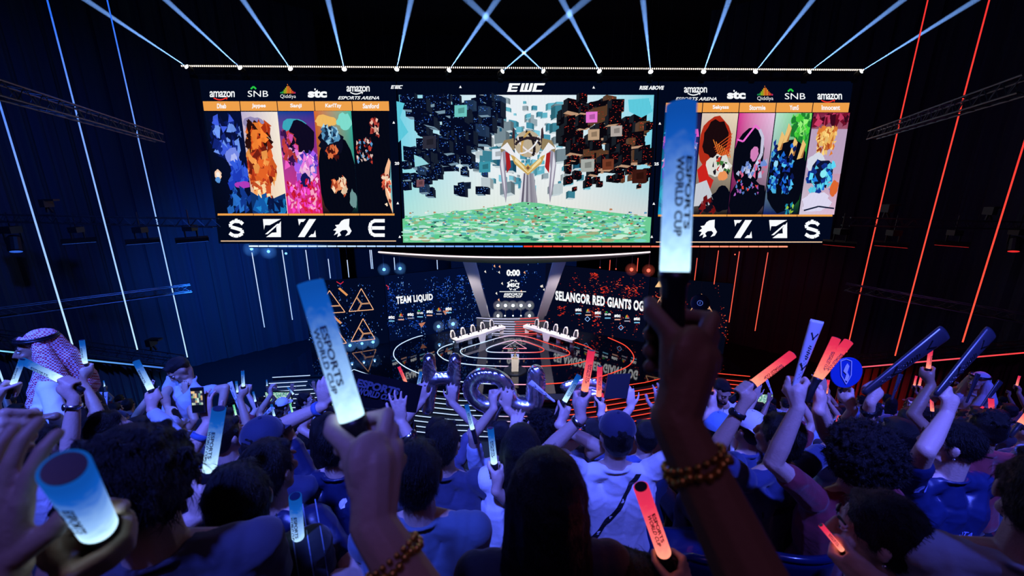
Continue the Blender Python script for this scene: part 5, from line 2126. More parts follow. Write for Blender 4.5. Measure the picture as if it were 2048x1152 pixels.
    if hair in ('short', 'bun', 'under_cap', 'spiky'):
        hb.ell(hd(0, -.022, .040), (.084 * g, .094 * g, .096 * g), HM)
        hb.ell(hd(0, -.045, .0), (.078 * g, .068 * g, .085 * g), HM)
        hb.cap(hd(-.04, .046, .090), hd(.04, .046, .090), .020 * g)
        for s in (-1, 1):
            hb.cap(hd(s * .072, .012, .04), hd(s * .075, .012, .0), .016, .009)
        if hair == 'bun':
            hb.ell(hd(0, -.125, .03), (.045, .04, .045), HM)
        if hair == 'spiky':
            rr = random.Random(seed)
            for k in range(60):
                a_, b_ = rr.uniform(-PI, PI), rr.uniform(0, 1.2)
                d = hR * math.cos(a_) * math.sin(b_) + hF * math.sin(a_) * math.sin(b_) + hU * math.cos(b_)
                hb.cap(hd(0, -.022, .04) + d * .075 * g, hd(0, -.022, .04) + d * .112 * g, .014, .006, 6)
    elif hair == 'long':
        hb.ell(hd(0, -.022, .036), (.090 * g, .100 * g, .098 * g), HM)
        hb.cap(hd(0, -.05, .02), NB - F * .075 - up * .06, .088 * g, .085 * g)
        for s in (-1, 1):
            hb.cap(hd(s * .06, -.02, .02), NB + RT * s * .075 - F * .035 - up * .04, .045 * g, .050 * g)
        hb.cap(NB - F * .08 - up * .05, NB - F * .09 - up * .22, .080 * g, .055 * g)
    elif hair in ('curly', 'bushy'):
        rr = random.Random(seed)
        big = .165 if hair == 'curly' else .115
        kb = .90 if hair == 'curly' else .97
        hb.ell(hd(0, -.03, .04), (big * kb * g, big * kb * g, big * kb * g), HM)
        nb = 1100 if hair == 'curly' else 70
        for k in range(nb):
            d = V((rr.gauss(0, 1), rr.gauss(0, 1), rr.gauss(0, 1))).normalized()
            if d.dot(hF) > .55 and d.dot(hU) < .4:
                continue
            hb.ell(hd(0, -.03, .04) + d * big * g * rr.uniform(.90, 1.02), rr.uniform(.009, .016), seg=6, rings=4)
    if hair == 'cropped':
        hb.ell(hd(0, -.016, .030), (.079, .096, .097), HM)
        hb.cap(hd(-.04, .06, .088), hd(.04, .06, .088), .014)
    if hb.v and hair not in ('none',):
        hm = fuse(hb, 'hair', max(voxel * .8, .005), m_hair, base, 2 if hair != 'curly' else 1, (.0022, 'curl' if hair == 'curly' else 'hair'), seed)
        ho = obj('hair', hm, root)
        if voxel < .0078 and hair != 'under_cap':
            strands(hm, ho, 2600 if hair != 'curly' else 5200, hF, hU, hair, seed)
    if hair in ('under_cap',):
        cb = MB()
        pr = [(.096, -.004)] + [(.096 * math.cos(t_), .088 * math.sin(t_)) for t_ in [PI / 2 * k / 7 for k in range(7)]] + [(.004, .0885)]
        cc = hd(0, -.012, .058)
        cb.lathe(pr, cc, hU, 20)
        cme = cb.mesh('cap', m_cloth, base, True)
        co_ = obj('cap', cme, root)
        co_.color = (*cap_col, 1)
        bd = -1 if cap_back else 1
        br = MB()
        for rr_ in (0,):
            pts = []
            for k in range(11):
                a_ = -1.15 + 2.3 * k / 10
                pts.append(cc + hR * math.sin(a_) * .088 + hF * bd * (.06 + .095 * math.cos(a_)) - hU * (.004 + .02 * math.cos(a_)))
            pts += [cc + hR * .085 + hF * bd * .03, cc - hR * .085 + hF * bd * .03]
            br.prism(pts, .006, hU)
        bo = obj('brim', br.mesh('brim', m_cloth, base), co_)
        bo.color = (*cap_col, 1)
        obj('button', MB().ell(cc + hU * .09, .009).mesh('button', m_cloth, base), co_).color = (*cap_col, 1)
    if face:
        for s in (-1, 1):
            e = obj('eye', MB().ell(hd(s * .031, .080, .008), (.0135, .012, .0085), HM).mesh('eye', m_eyew, base, True), root)
            obj('iris', MB().ell(hd(s * .031, .088, .008), (.006, .005, .006), HM).mesh('iris', m_eyed, base, True), e)
            obj('eyebrow', MB().cap(hd(s * .016, .093, .030), hd(s * .048, .082, .034), .005, .003).mesh('eyebrow', m_hair, base), root)
        obj('lips', MB().ell(hd(0, .094, -.064), (.021, .009, .0085), HM).mesh('lips', mat('lips', (.35, .13, .12), .5), base, True), root)
    if glasses:
        gm = MB()
        for s in (-1, 1):
            gm.tube([hd(s * .033 + .024 * math.cos(t_), .104, .008 + .019 * math.sin(t_)) for t_ in [2 * PI * k / 12 for k in range(12)]], .0018, 5, closed=True)
            gm.tube([hd(s * .056, .102, .012), hd(s * .083, -.005, .012)], .0018, 5)
        gm.tube([hd(-.01, .106, .012), hd(.01, .106, .012)], .0018, 5)
        obj('glasses', gm.mesh('glasses', m_watch, base), root)
    if earring:
        obj('earring', MB().ell(hd(-.088, -.008, -.036), .006).mesh('earring', m_steel, base, True), root)
    if bracelet:
        for arm, u, kind in bracelet:
            S0, E, wr = info[arm]
            p = wr.lerp(E, u)
            d = unit(wr - E)
            Rm = rot_to(d)
            k = hs ** .8
            rad = (.027 + .015 * min(1, u / .6)) * k + .003
            bm = MB()
            if kind == 'beads':
                for q in range(22):
                    a_ = 2 * PI * q / 22
                    bm.ell(p + Rm @ V((rad * math.cos(a_), rad * math.sin(a_), .003 * math.sin(5 * a_))), .0062, seg=8, rings=6)
                    bm.ell(p + Rm @ V((rad * math.cos(a_ + .1), rad * math.sin(a_ + .1), .012)), .0045, seg=7, rings=5)
                obj('bracelet', bm.mesh('bracelet', m_gold, base, True), root)
            else:
                bm.lathe([(rad, -.012), (rad + .003, -.011), (rad + .003, .011), (rad, .012)], p, d, 20)
                wo = obj('watch' if kind != 'band' else 'wristband', bm.mesh('watch', m_watch if kind == 'dark' else (m_steel if kind == 'steel' else m_cloth), base, True), root)
                wo.color = (.05, .12, .35, 1)
                if kind != 'band':
                    out = unit(Rm @ V((0, 1, 0)))
                    for o_ in (out, -out):
                        if o_.y < 0:
                            out = o_
                    dm = MB().lathe([(.017, 0), (.019, .002), (.019, .008), (.016, .010)], p + out * (rad - .002), out, 18)
                    obj('watch_dial', dm.mesh('watch_dial', m_watch if kind == 'dark' else m_steel, base, True), wo)
    info['root'], info['shirt'], info['base'] = root, sme, base
    info['F'], info['RT'], info['NB'], info['up'], info['H'] = F, RT, NB, up, H
    info['hd'] = hd
    if extra:
        extra(info)
    return info


# ------------------------------------------------------------------ light sticks
def stick_mat(name, lo, hi, s_lo, s_hi):
    m, N, L = new_mat(name)
    o = N.new('ShaderNodeOutputMaterial')
    e = N.new('ShaderNodeEmission')
    tc = N.new('ShaderNodeTexCoord')
    sp = N.new('ShaderNodeSeparateXYZ')
    L.new(tc.outputs['Object'], sp.inputs[0])
    mr = N.new('ShaderNodeMapRange')
    mr.inputs['From Min'].default_value = 0.05
    mr.inputs['From Max'].default_value = 0.28
    L.new(sp.outputs['Z'], mr.inputs['Value'])
    nz = N.new('ShaderNodeTexNoise')
    nz.inputs['Scale'].default_value = 60
    L.new(tc.outputs['Object'], nz.inputs['Vector'])
    ad = N.new('ShaderNodeMath')
    ad.operation = 'MULTIPLY_ADD'
    L.new(nz.outputs[0], ad.inputs[0])
    ad.inputs[1].default_value = 0.3
    L.new(mr.outputs[0], ad.inputs[2])
    cr = N.new('ShaderNodeValToRGB')
    cr.color_ramp.elements[0].position = 0.12
    cr.color_ramp.elements[0].color = (*lo, 1)
    cr.color_ramp.elements[1].position = 1.0
    cr.color_ramp.elements[1].color = (*hi, 1)
    md = cr.color_ramp.elements.new(0.45)
    md.color = (*mix(lo, hi, .55), 1)
    L.new(ad.outputs[0], cr.inputs[0])
    L.new(cr.outputs[0], e.inputs[0])
    mr2 = N.new('ShaderNodeMapRange')
    mr2.inputs['To Min'].default_value = s_lo
    mr2.inputs['To Max'].default_value = s_hi
    L.new(mr.outputs[0], mr2.inputs['Value'])
    L.new(mr2.outputs[0], e.inputs[1])
    L.new(e.outputs[0], o.inputs[0])
    m.cycles.emission_sampling = 'AUTO'
    return m


M_SB = stick_mat('stick_glow_blue', srgb(195, 238, 255), srgb(18, 95, 205), 1.7, 0.62)
M_SR = stick_mat('stick_glow_red', srgb(255, 150, 120), srgb(235, 50, 90), 1.5, 0.9)
M_SG = stick_mat('stick_glow_green', srgb(200, 255, 220), srgb(60, 220, 160), 1.2, 0.8)
M_SW = mat('foam_stick_white', (.75, .75, .75), .6)


def stick_proto(m, r=.0205, L=.235):
    """light stick standing on its grip point: handle below, glowing printed tube above"""
    t = bpy.data.objects.new('light_stick', None)
    t.empty_display_size = .05
    COL.objects.link(t)
    MB().lathe([(.010, -.085), (.016, -.08), (.017, .0), (.018, .035), (r + .001, .045), (r + .001, .056)], seg=16).build('handle', m_handle, t, base=(0, 0, 0), smooth=True)
    MB().lathe([(r * .96, .056), (r, .06), (r, .056 + L)], seg=24).build('glowing_tube', m, t, base=(0, 0, 0), smooth=True)
    MB().lathe([(r * .84, .056 + L - .004), (r * .84, .0585 + L)], seg=24).build('end_cap', mat('stick_cap', (.01, .02, .05), .3), t, base=(0, 0, 0))  # dark disc stands in for the shade inside the open tube end
    for txt, a0, w0, w1 in (('ESPORTS', .30, .095, .195), ('WORLD CUP', -.30, .085, .195)):
        uv, fs, asp = glyphs(txt, .03)
        vs = []
        for u, v in uv:
            an = -PI / 2 + a0 * 1.0 + (.5 - v) * -.5
            vs.append(((r + .0006) * math.cos(an + 0), (r + .0006) * math.sin(an), w1 - (w1 - w0) * u + .02))
        me = bpy.data.meshes.new('lettering')
        me.from_pydata(vs, [], fs)
        me.materials.append(m_blackprint)
        obj('lettering', me, t)
    return t


SP = {'blue': stick_proto(M_SB), 'red': stick_proto(M_SR), 'green': stick_proto(M_SG, .012, .15)}
_used = set()


def put(proto, C, a, label, cat, group, scale=1.0, roll=0.0):
    if proto not in _used:
        o = proto
        _used.add(proto)
    else:
        o = copy_tree(proto)
    a = unit(a)
    q = a.to_track_quat('Z', 'Y').to_matrix()
    # keep the printed side towards the stands
    y = V((0, 1, 0)) - a * a.y
    if y.length > .05:
        y.normalize()
        q = Matrix((y.cross(a), y, a)).transposed()
    q = q @ Matrix.Rotation(roll, 3, 'Z')
    o.matrix_world = Matrix.Translation(C) @ q.to_4x4() @ Matrix.Scale(scale, 4)
    for k in ('label', 'category', 'group'):
        if k in o:
            del o[k]
    tag(o, label, cat, group)
    return o


def grip(px, py, zc, tx, ty, tz, **k):
    C = atD(px, py, zc)
    return dict(mode='fist', c=C, a=atD(tx, ty, tz) - C, **k)


def light_stick(spec, col, label, scale=1.0, roll=0.0, slide=0.0):
    return put(SP[col], spec['c'] + unit(spec['a']) * slide, spec['a'], label, 'light stick', 'glowing light sticks', scale, roll)


NAVYC, WHT, BLKC, GRY = (.012, .018, .06), (.78, .78, .80), (.012, .012, .016), (.32, .34, .38)

# ================================================================== the stand
ROWPX = [(1.2, 945), (2.05, 880), (2.85, 866), (3.7, 853), (4.6, 842), (5.5, 833), (6.5, 825), (7.6, 817), (8.8, 809), (10.0, 801)]
ROWS = []
for zc, py in ROWPX:
    p = atD(1024, py, zc)
    ROWS.append((p.y, p.z))
t = thing('seating_tier', (0, 5, -1.8), 'dark stepped stand that carries the rows of seats', 'stand')
prev_y = -1.6
for i, (y, z) in enumerate(ROWS):
    fz = z - 1.22
    y1 = (y + ROWS[i + 1][0]) / 2 + .12 if i + 1 < len(ROWS) else y + .9
    mb = MB()
    if i < 3:
        mb.box((0, (prev_y + y1) / 2, (fz - 1.8) / 2), (30, y1 - prev_y, fz + 1.8))
    else:
        for s in (-1, 1):
            x0 = -.27 * (y + 1) if s < 0 else .47 * (y + .6)
            mb.box(((x0 + s * 15) / 2, (prev_y + y1) / 2, (fz - 1.8) / 2), (abs(s * 15 - x0), y1 - prev_y, fz + 1.8))
    mb.build('step', m_step, t)
    prev_y = y1


def row_floor(y):
    best = None
    pv = -9
    for i, (yy, z) in enumerate(ROWS):
        y1 = (yy + ROWS[i + 1][0]) / 2 + .12 if i + 1 < len(ROWS) else yy + .9
        if pv <= y < y1:
            best = z - 1.22
        pv = y1
    return best if best is not None else ROWS[-1][1] - 1.22


m_seat = mat('seat_plastic', (0.006, 0.014, 0.06), 0.22, bump=0.03, scale=6, coat=.3)


def seat_proto():
    t = bpy.data.objects.new('stadium_seat', None)
    t.empty_display_size = .1
    COL.objects.link(t)
    mb = MB()
    n = 12
    pts = []
    rows_ = 7
    for j in range(rows_ + 1):
        z = .42 + .40 * j / rows_
        for k in range(n + 1):
            u = -1 + 2 * k / n
            hw = .225 if j < rows_ - 1 else .225 - .03 * (j - rows_ + 2)
            pts.append(V((u * hw, -.20 - .05 * (1 - u * u) - (z - .42) * .16, z - .02 * u * u * (j == rows_))))
    m_ = n + 1
    off = V((0, -.022, 0))
    vs = pts + [p + off for p in pts]
    N_ = len(pts)
    fs = []
    for j in range(rows_):
        for k in range(n):
            a = j * m_ + k
            fs.append((a, a + 1, a + m_ + 1, a + m_))
            fs.append((N_ + a, N_ + a + m_, N_ + a + m_ + 1, N_ + a + 1))
    for k in range(n):
        a, b = rows_ * m_ + k, k
        fs.append((a, a + 1, N_ + a + 1, N_ + a))
        fs.append((b, N_ + b, N_ + b + 1, b + 1))
    for j in range(rows_):
        a, b = j * m_, j * m_ + n
        fs.append((a, a + m_, N_ + a + m_, N_ + a))
        fs.append((b, N_ + b, N_ + b + m_, b + m_))
    mb.add(vs, fs)
    mb.build('backrest', m_seat, t, base=(0, 0, 0), smooth=True)
    mb = MB()
    w = [p + V((0, -.011, .004)) for p in pts[rows_ * m_:(rows_ + 1) * m_]]
    mb.tube([w[0] + V((0, .02, -.35))] + w + [w[-1] + V((0, .02, -.35))], .018, 8)
    mb.build('rolled_rim', m_seat, t, base=(0, 0, 0), smooth=True)
    mb = MB()
    mb.prism([(-.22, -.2, .42), (.22, -.2, .42), (.23, .2, .44), (.15, .25, .43), (-.15, .25, .43), (-.23, .2, .44)], .03, V((0, 0, -1)))
    mb.build('seat', m_seat, t, base=(0, 0, 0))
    mb = MB()
    for s in (-1, 1):
        mb.bar((s * .17, -.05, .40), (s * .17, -.18, 0), .035)
    mb.build('leg', m_black, t, base=(0, 0, 0))
    return t


SEAT = seat_proto()
HEROES = []          # (head position) of everyone placed by hand
SEAT_N = [0]


def seat_for(info, words):
    b = info['base']
    o = SEAT if SEAT_N[0] == 0 else copy_tree(SEAT)
    SEAT_N[0] += 1
    o.location = (b.x, b.y + .05, row_floor(b.y))
    tag(o, 'dark blue plastic seat under ' + words, 'seat', 'plastic seats of the stand')


def hero(px, py, zc, **k):
    H = atD(px, py, zc)
    HEROES.append(H)
    if 'floor' not in k and not k.get('stand'):
        k['floor'] = row_floor(H.y - .1)
        if H.z - k['floor'] < .9:
            k['floor'] = H.z - 1.0
    if 'voxel' not in k:
        k['voxel'] = max(.0045, min(.012, .0032 * zc))
    return person(H, **k)


# ---------------------------------------------------------------- nearest hands with light sticks
g1 = grip(724, 902, .66, 705, 840, .66, e1=V((-.85, .5, 0)), pole=V((.75, -.25, -.8)))
p1 = person(V((.10, .02, 15.12)), 0, 'person raising a glowing light stick close by, gold beaded bracelet on the bare forearm', R=g1, hair='short', shirt=GRY, skin='light', voxel=.0034, hs=1.27,
            bracelet=[('R', .15, 'beads')], floor=13.75)
light_stick(g1, 'blue', 'large white-blue light stick held up by the hand with the gold beaded bracelet', 1.0, .15)
g2 = grip(1343, 690, .58, 1349, 545, .575, e1=V((-.5, .85, 0)), pole=V((.5, -.3, -1)))
p2 = person(V((.30, -.02, 15.30)), 0, 'person whose dark arm stretches highest, light stick in front of the KRAMM panel', R=g2, hair='short', shirt=BLKC, skin='brown', voxel=.0034, hs=1.22,
            bracelet=[('R', .16, 'beads')], floor=13.75)
light_stick(g2, 'blue', 'tall white-blue light stick raised highest, in front of the KRAMM panel', 1.0, 0, .05)
g3 = grip(208, 1075, .60, 128, 935, .42, e1=V((.65, .75, 0)), pole=V((.2, -.4, -1)))
pw = atD(0, 1140, .50)
p3 = person(V((-.62, .02, 15.28)), 0, 'person in the lower corner, open palm and a fist round a tilted light stick', R=g3,
            L=dict(mode='open', c=pw, f=V((.06, .18, 1)), n=V((.35, .9, 0)), side=V((1, 0, 0)), curl=.3), hair='short', shirt=BLKC, skin='tan', voxel=.0034, hs=1.12, floor=13.75)
light_stick(g3, 'blue', 'white-blue light stick tipped towards the viewer, showing its open dark end', 1.0, .1)
g3b = grip(30, 868, .92, 46, 800, .95, e1=V((.2, .9, 0)), pole=V((.3, -.3, -1)))
p3b = person(V((-.95, .50, 15.22)), 10, 'person with raised fist and thin wristband below the man in checked headscarf', R=g3b, hair='short', shirt=(.25, .03, .04), skin='tan', voxel=.0045, hs=1.15,
             bracelet=[('R', .25, 'band')], floor=13.75)
HEROES.append(V((-.95, .5, 15.2)))

# ---------------------------------------------------------------- first rows
hero(283, 965, .88, yaw=-26, label='person with big bushy black hair in the nearest row, a light stick crossing in front', hair='bushy', shirt=(.06, .06, .10), skin='light', hair_s=.98)
gF = grip(414, 968, 1.32, 424, 905, 1.30)
pF = hero(478, 1005, 1.2, yaw=-32, label='boy with short black hair and prominent ears in a dark pinstriped shirt', hair='short', shirt=(.015, .02, .02), skin='light', L=gF, sx=.92)
light_stick(gF, 'blue', 'upright blue light stick in front of the standing man in shorts', .95)


def pin(info):
    b, sm, F, RT, NB = info['base'], info['shirt'], info['F'], info['RT'], info['NB']
    uv = []
    fs = []
    for k in range(11):
        x = (k + .5) / 11
        for j in range(24):
            v = j / 24
            n = len(uv)
            uv += [(x - .004, v), (x + .004, v), (x + .004, v + 1 / 24), (x - .004, v + 1 / 24)]
            fs.append((n, n + 1, n + 2, n + 3))
    decal((uv, fs), sm, b, NB - V((0, 0, .16)) - F * .03, RT, V((0, 0, 1)) + F * .8, -F + V((0, 0, 1.1)), .44, .46, mat('pinstripe', (.2, .3, .4), .7), info['root'], 'pinstripes')


pin(pF)
hero(836, 948, 1.42, yaw=-6, label='man with short dark hair in a plain blue-grey shirt, just past the bracelet arm', hair='short', shirt=(.10, .16, .24), skin='light', sx=1.06)
hero(1090, 985, 1.06, yaw=-6, label='woman with long straight black hair and a black top, near the middle', hair='long', shirt=(.012, .014, .02), skin='light', hair_s=1.06)
gO = grip(1694, 1112, 1.18, 1662, 1074, 1.19, r=.009)
hero(1752, 1066, 1.22, yaw=-24, headyaw=-34, tilt=4, label='person in profile with ear stud and tied dark hair, white shirt', hair='short', hair_s=1.07, shirt=(.66, .66, .62), skin='light', face=True, earring=True, L=gO)
put(SP['red'], gO['c'], gO['a'], 'thin pink light stick by the chin of the person in profile', 'light stick', 'glowing light sticks', .36)
hero(2092, 1000, 1.0, yaw=30, headyaw=12, label='dark-haired person cut off by the picture edge beside the profiled one', hair='short', shirt=(.35, .45, .6), skin='light')
gD1 = dict(mode='open', c=atD(648, 812, 2.06), f=V((.02, .1, 1)), n=V((.25, .9, 0)), curl=.5)
gD2 = dict(mode='open', c=atD(803, 845, 2.02), f=V((-.1, .1, 1)), n=V((-.1, .95, .2)), curl=.15, spread=.3, pole=V((.9, -.3, -.5)))
pD = hero(672, 884, 2.02, yaw=4, label='man in dark satin jersey with white horse badges, arms up at the banner', hair='short', shirt=NAVYC, shirt_mat=m_satin, skin='light', L=gD1, R=gD2, hair_s=1.05,
          bracelet=[('L', .16, 'band'), ('R', .3, 'steel')], sx=1.1)
for dx, dz, w in ((-.245, .0, .055), (.05, -.10, .04)):
    decal(HORSE, pD['shirt'], pD['base'], pD['NB'] + pD['RT'] * dx + V((0, 0, dz)), pD['RT'], V((0, 0, 1)), -pD['F'], w, w * 1.1, m_white, pD['root'], 'horse_badge')
decal('ESPORTS', pD['shirt'], pD['base'], pD['NB'] + pD['RT'] * .06 + V((0, 0, -.36)), pD['RT'], V((0, 0, 1)), -pD['F'], .14, .014, m_white, pD['root'], 'jersey_lettering')
gH = grip(990, 942, 2.02, 985, 895, 2.0)
pH = hero(888, 886, 2.1, yaw=6, label='man with a black jersey over a white shirt, back print, holding a slim blue stick', hair='short', shirt=(.03, .035, .08), skin='light', R=gH, sleeve='short')
decal('TEAM', pH['shirt'], pH['base'], pH['NB'] + V((0.02, 0, -.20)), pH['RT'], V((0, 0, 1)), -pH['F'], .20, .05, mat('grey_print', (.25, .28, .4), .5), pH['root'], 'back_print')
light_stick(gH, 'blue', 'slim upright white-blue stick between the black jersey and the long-haired woman in white', .8)
gK = dict(mode='open', c=atD(1028, 872, 2.3), f=V((.2, .6, 1)), n=V((.5, .8, 0)), curl=.6, pole=V((-.4, -.2, -1)))
hero(1042, 892, 2.05, yaw=5, label='woman with long black hair in a white shirt, filming behind the balloons', hair='long', shirt=WHT, skin='light', L=gK)
g10 = grip(1122, 822, 2.35, 1130, 796, 2.36)
hero(1082, 862, 2.4, yaw=8, label='man with tousled black hair holding a short blue stick under the J balloon', hair='spiky', shirt=(.05, .05, .09), skin='light', R=g10)
light_stick(dict(c=atD(1122, 815, 2.35), a=atD(1150, 765, 2.35) - atD(1122, 815, 2.35)), 'blue', 'short pale blue stick tilted beside the J balloon', .75)

g11 = grip(1166, 800, 2.0, 1172, 765, 1.99)
g11b = dict(mode='open', c=atD(1322, 830, 2.0), f=V((.0, .1, 1)), n=V((-.2, .9, 0)), curl=.5)
pJ = hero(1232, 872, 2.12, yaw=0, label='man in dark cap and white shirt with diagonal strap, both arms raised', hair='under_cap', cap_col=(.012, .015, .05), shirt=WHT, skin='light', L=g11, R=g11b,
          bracelet=[('L', .1, 'steel')], sx=1.16)
light_stick(g11, 'red', 'red light stick held up by the man in the white shirt with the strap', .88)


def strap(info):
    b, sm, F, RT, NB = info['base'], info['shirt'], info['F'], info['RT'], info['NB']
    uv, fs = [], []
    n = 26
    for j in range(n + 1):
        v = j / n
        c = .10 + .80 * v
        uv += [(c - .045, v), (c + .045, v)]
        if j < n:
            fs.append((2 * j, 2 * j + 1, 2 * j + 3, 2 * j + 2))
    decal((uv, fs), sm, b, NB - V((0, 0, .21)) - RT * .02, RT, V((0, 0, 1)), -F, .34, .42, m_blackprint, info['root'], 'shoulder_strap')


strap(pJ)
g12 = grip(1197, 806, 2.95, 1198, 780, 2.94)
hero(1186, 868, 3.0, yaw=0, label='dark-haired person beside the cap, holding a second red stick upright', hair='short', shirt=(.02, .03, .08), skin='light', R=g12, sx=.9)
light_stick(g12, 'red', 'red light stick standing upright just beyond the strap man and his stick', .95)
g13 = dict(mode='open', c=atD(1262, 815, 2.9), f=V((-.1, .1, 1)), n=V((-.2, .9, 0)), curl=.6)
hero(1290, 872, 3.0, yaw=-4, label='dark-haired person holding up a flat dark board', hair='short', shirt=(.04, .07, .2), skin='light', L=g13)
o = MB().prism([atD(x, y, 2.86) for x, y in ((1216, 750), (1262, 748), (1254, 797), (1208, 797))], .012, V((0, 1, 0))).build('dark_board', m_handle, base=atD(1235, 775, 2.86))
tag(o, 'flat dark board held up over the heads beside the red sticks', 'board')
# balloon holders
g15a = dict(mode='open', c=atD(846, 802, 3.1), f=V((-.05, .1, 1)), n=V((.3, .9, 0)), curl=.5, spread=.3)
g15b = dict(mode='open', c=atD(904, 806, 3.1), f=V((.05, .1, 1)), n=V((-.3, .9, 0)), curl=.5, spread=.3)
hero(874, 866, 3.1, yaw=0, label='person behind the H balloon, holding it up with both hands', hair='short', shirt=(.1, .1, .2), skin='light', L=g15a, R=g15b)
g16a = grip(992, 792, 2.75, 994, 765, 2.75)
g16b = dict(mode='open', c=atD(1014, 818, 2.75), f=V((.05, .1, 1)), n=V((0, .9, 0)), curl=.5, spread=.3)
hero(1000, 876, 2.85, yaw=0, label='person with both arms up among the silver balloons, fist on the round one', hair='short', shirt=(.4, .45, .6), skin='light', L=g16a, R=g16b)

# right side
g17 = grip(1488, 782, 1.92, 1521, 757, 1.92, e1=V((.1, .9, .2)), pole=V((-1, -.2, -.3)))
pL = hero(1556, 874, 2.05, yaw=-14, headyaw=-18, label='man in a dark banded shirt raising a slanting red stick, black watch on the wrist', hair='short', shirt=(.02, .03, .10), skin='tan', L=g17, hair_s=1.07,
          bracelet=[('L', .1, 'dark')], R=dict(mode='open', c=atD(1640, 800, 2.3), f=V((0, .1, 1)), n=V((0, .9, 0)), curl=.5), sx=1.12)
decal(([(0, 0), (1, 0), (1, 1), (0, 1)] , [(0, 1, 2, 3)]), pL['shirt'], pL['base'], pL['NB'] - V((0, 0, .16)), pL['RT'], V((0, 0, 1)), -pL['F'], .30, .03, m_blackprint, pL['root'], 'chest_band')
light_stick(g17, 'red', 'slanting red light stick raised by the wrist with the black watch', 1.0)
g18 = grip(1592, 775, 1.75, 1606, 735, 1.74)
g18b = grip(1622, 785, 1.9, 1628, 745, 1.9, pole=V((.2, 1, -.3)))
hero(1714, 914, 1.8, yaw=0, label='person with a huge curly black afro in a maroon shirt, both arms up', hair='curly', hair_s=.84, shirt=(.16, .008, .02), skin='light', L=g18, R=g18b, sx=1.0, arm_s=1.08)
light_stick(dict(c=atD(1626, 775, 1.71), a=atD(1645, 735, 1.71) - atD(1626, 775, 1.71)), 'red', 'red light stick standing among the joined hands of the curly-haired person', .8)
light_stick(dict(c=atD(1622, 772, 1.9), a=atD(1660, 727, 1.9) - atD(1622, 772, 1.9)), 'red', 'red light stick leaning outwards from the hands of the curly-haired person', .95)
g20 = grip(1742, 778, 2.3, 1790, 748, 2.32, e1=V((.2, .9, 0)))
hero(1792, 872, 2.55, yaw=-8, label='person half hidden by the afro, raised fist with a ring and dark watch', hair='short', shirt=(.2, .3, .6), skin='light', L=g20, bracelet=[('L', .2, 'dark')])
g21 = grip(1692, 790, 2.5, 1692, 765, 2.5)
hero(1706, 886, 2.75, yaw=-6, label='person just beyond the afro holding up a round blue fan', hair='short', shirt=(.25, .4, .55), skin='light', L=g21, bracelet=[('L', .35, 'steel')])
g19 = grip(1884, 792, 1.95, 1925, 745, 1.97, e1=V((.2, .9, 0)), pole=V((-.6, -.3, -.8)))
pN = hero(1905, 888, 1.95, yaw=-6, headyaw=-40, label='man with glasses in a navy satin jersey, arm raised with a clapper', hair='cropped', shirt=(.012, .022, .085), shirt_mat=m_satin, skin='light', L=g19, face=True, glasses=True, earring=True, sx=1.18)
decal('KOTA', pN['shirt'], pN['base'], pN['NB'] + pN['RT'] * .05 + V((0, 0, -.255)), pN['RT'], V((0, 0, 1)), -pN['F'], .085, .03, mat('pale_print', (.3, .4, .8), .5), pN['root'], 'jersey_lettering', shear=.3)
for dx in (-.235, -.195):
    decal(HORSE, pN['shirt'], pN['base'], pN['NB'] + pN['RT'] * dx + V((0, 0, -.03)), pN['RT'], V((0, 0, 1)), -pN['F'] + V((0, 0, .6)), .035, .045, mat('pale_print', (.3, .4, .8), .5), pN['root'], 'sleeve_mark')
g47 = grip(1338, 1135, 1.12, 1330, 1112, 1.11)
hero(1262, 1190, 1.15, yaw=20, label='person low in front with a flowered pink sleeve and a red light stick', hair='short', shirt=(.6, .25, .4), skin='light', R=g47, sleeve='long', floor=13.6)
light_stick(g47, 'red', 'bright red light stick low down beside the flowered sleeve', .98)

# left side
gP = dict(mode='open', c=atD(418, 846, 1.9), f=V((-.12, .1, 1)), n=V((.5, .8, 0)), curl=.5, pole=V((-.1, -.2, -1)))
hero(453, 872, 2.5, yaw=-6, headyaw=25, label='dark-haired person just beyond the raised phone, beside the standing man in shorts', hair='short', shirt=(.03, .04, .12), skin='light')


def phone(px, py, zc, w, h, label, bright=True, tilt=0.0):
    c = atD(px, py, zc)
    t = thing('mobile_phone', c, label, 'phone', 'raised mobile phones')
    R = Matrix.Rotation(tilt, 3, 'Y') @ Matrix.Rotation(math.radians(-12), 3, 'X')
    bm = MB().box(c, (w, .009, h), R)
    bm.build('case', m_handle, t)
    mb = MB()
    rs = random.Random(int(px))
    for i in range(6):
        for j in range(10):
            x0, x1 = -w * .45 + w * .9 * i / 6, -w * .45 + w * .9 * (i + 1) / 6
            z0, z1 = -h * .46 + h * .92 * j / 10, -h * .46 + h * .92 * (j + 1) / 10
            lit = 3 <= j <= 8
            cc = jitter(rs.choice([srgb(220, 240, 225), srgb(120, 180, 160), srgb(60, 60, 90), srgb(240, 200, 150)]), .3) if lit else srgb(8, 14, 40)
            mb.face([R @ V(q) + c for q in ((x0, -.0052, z0), (x1, -.0052, z0), (x1, -.0052, z1), (x0, -.0052, z1))], cc)
    mb.build('display', emit_attr('phone_display', .8, 'NONE'), t)
    return t


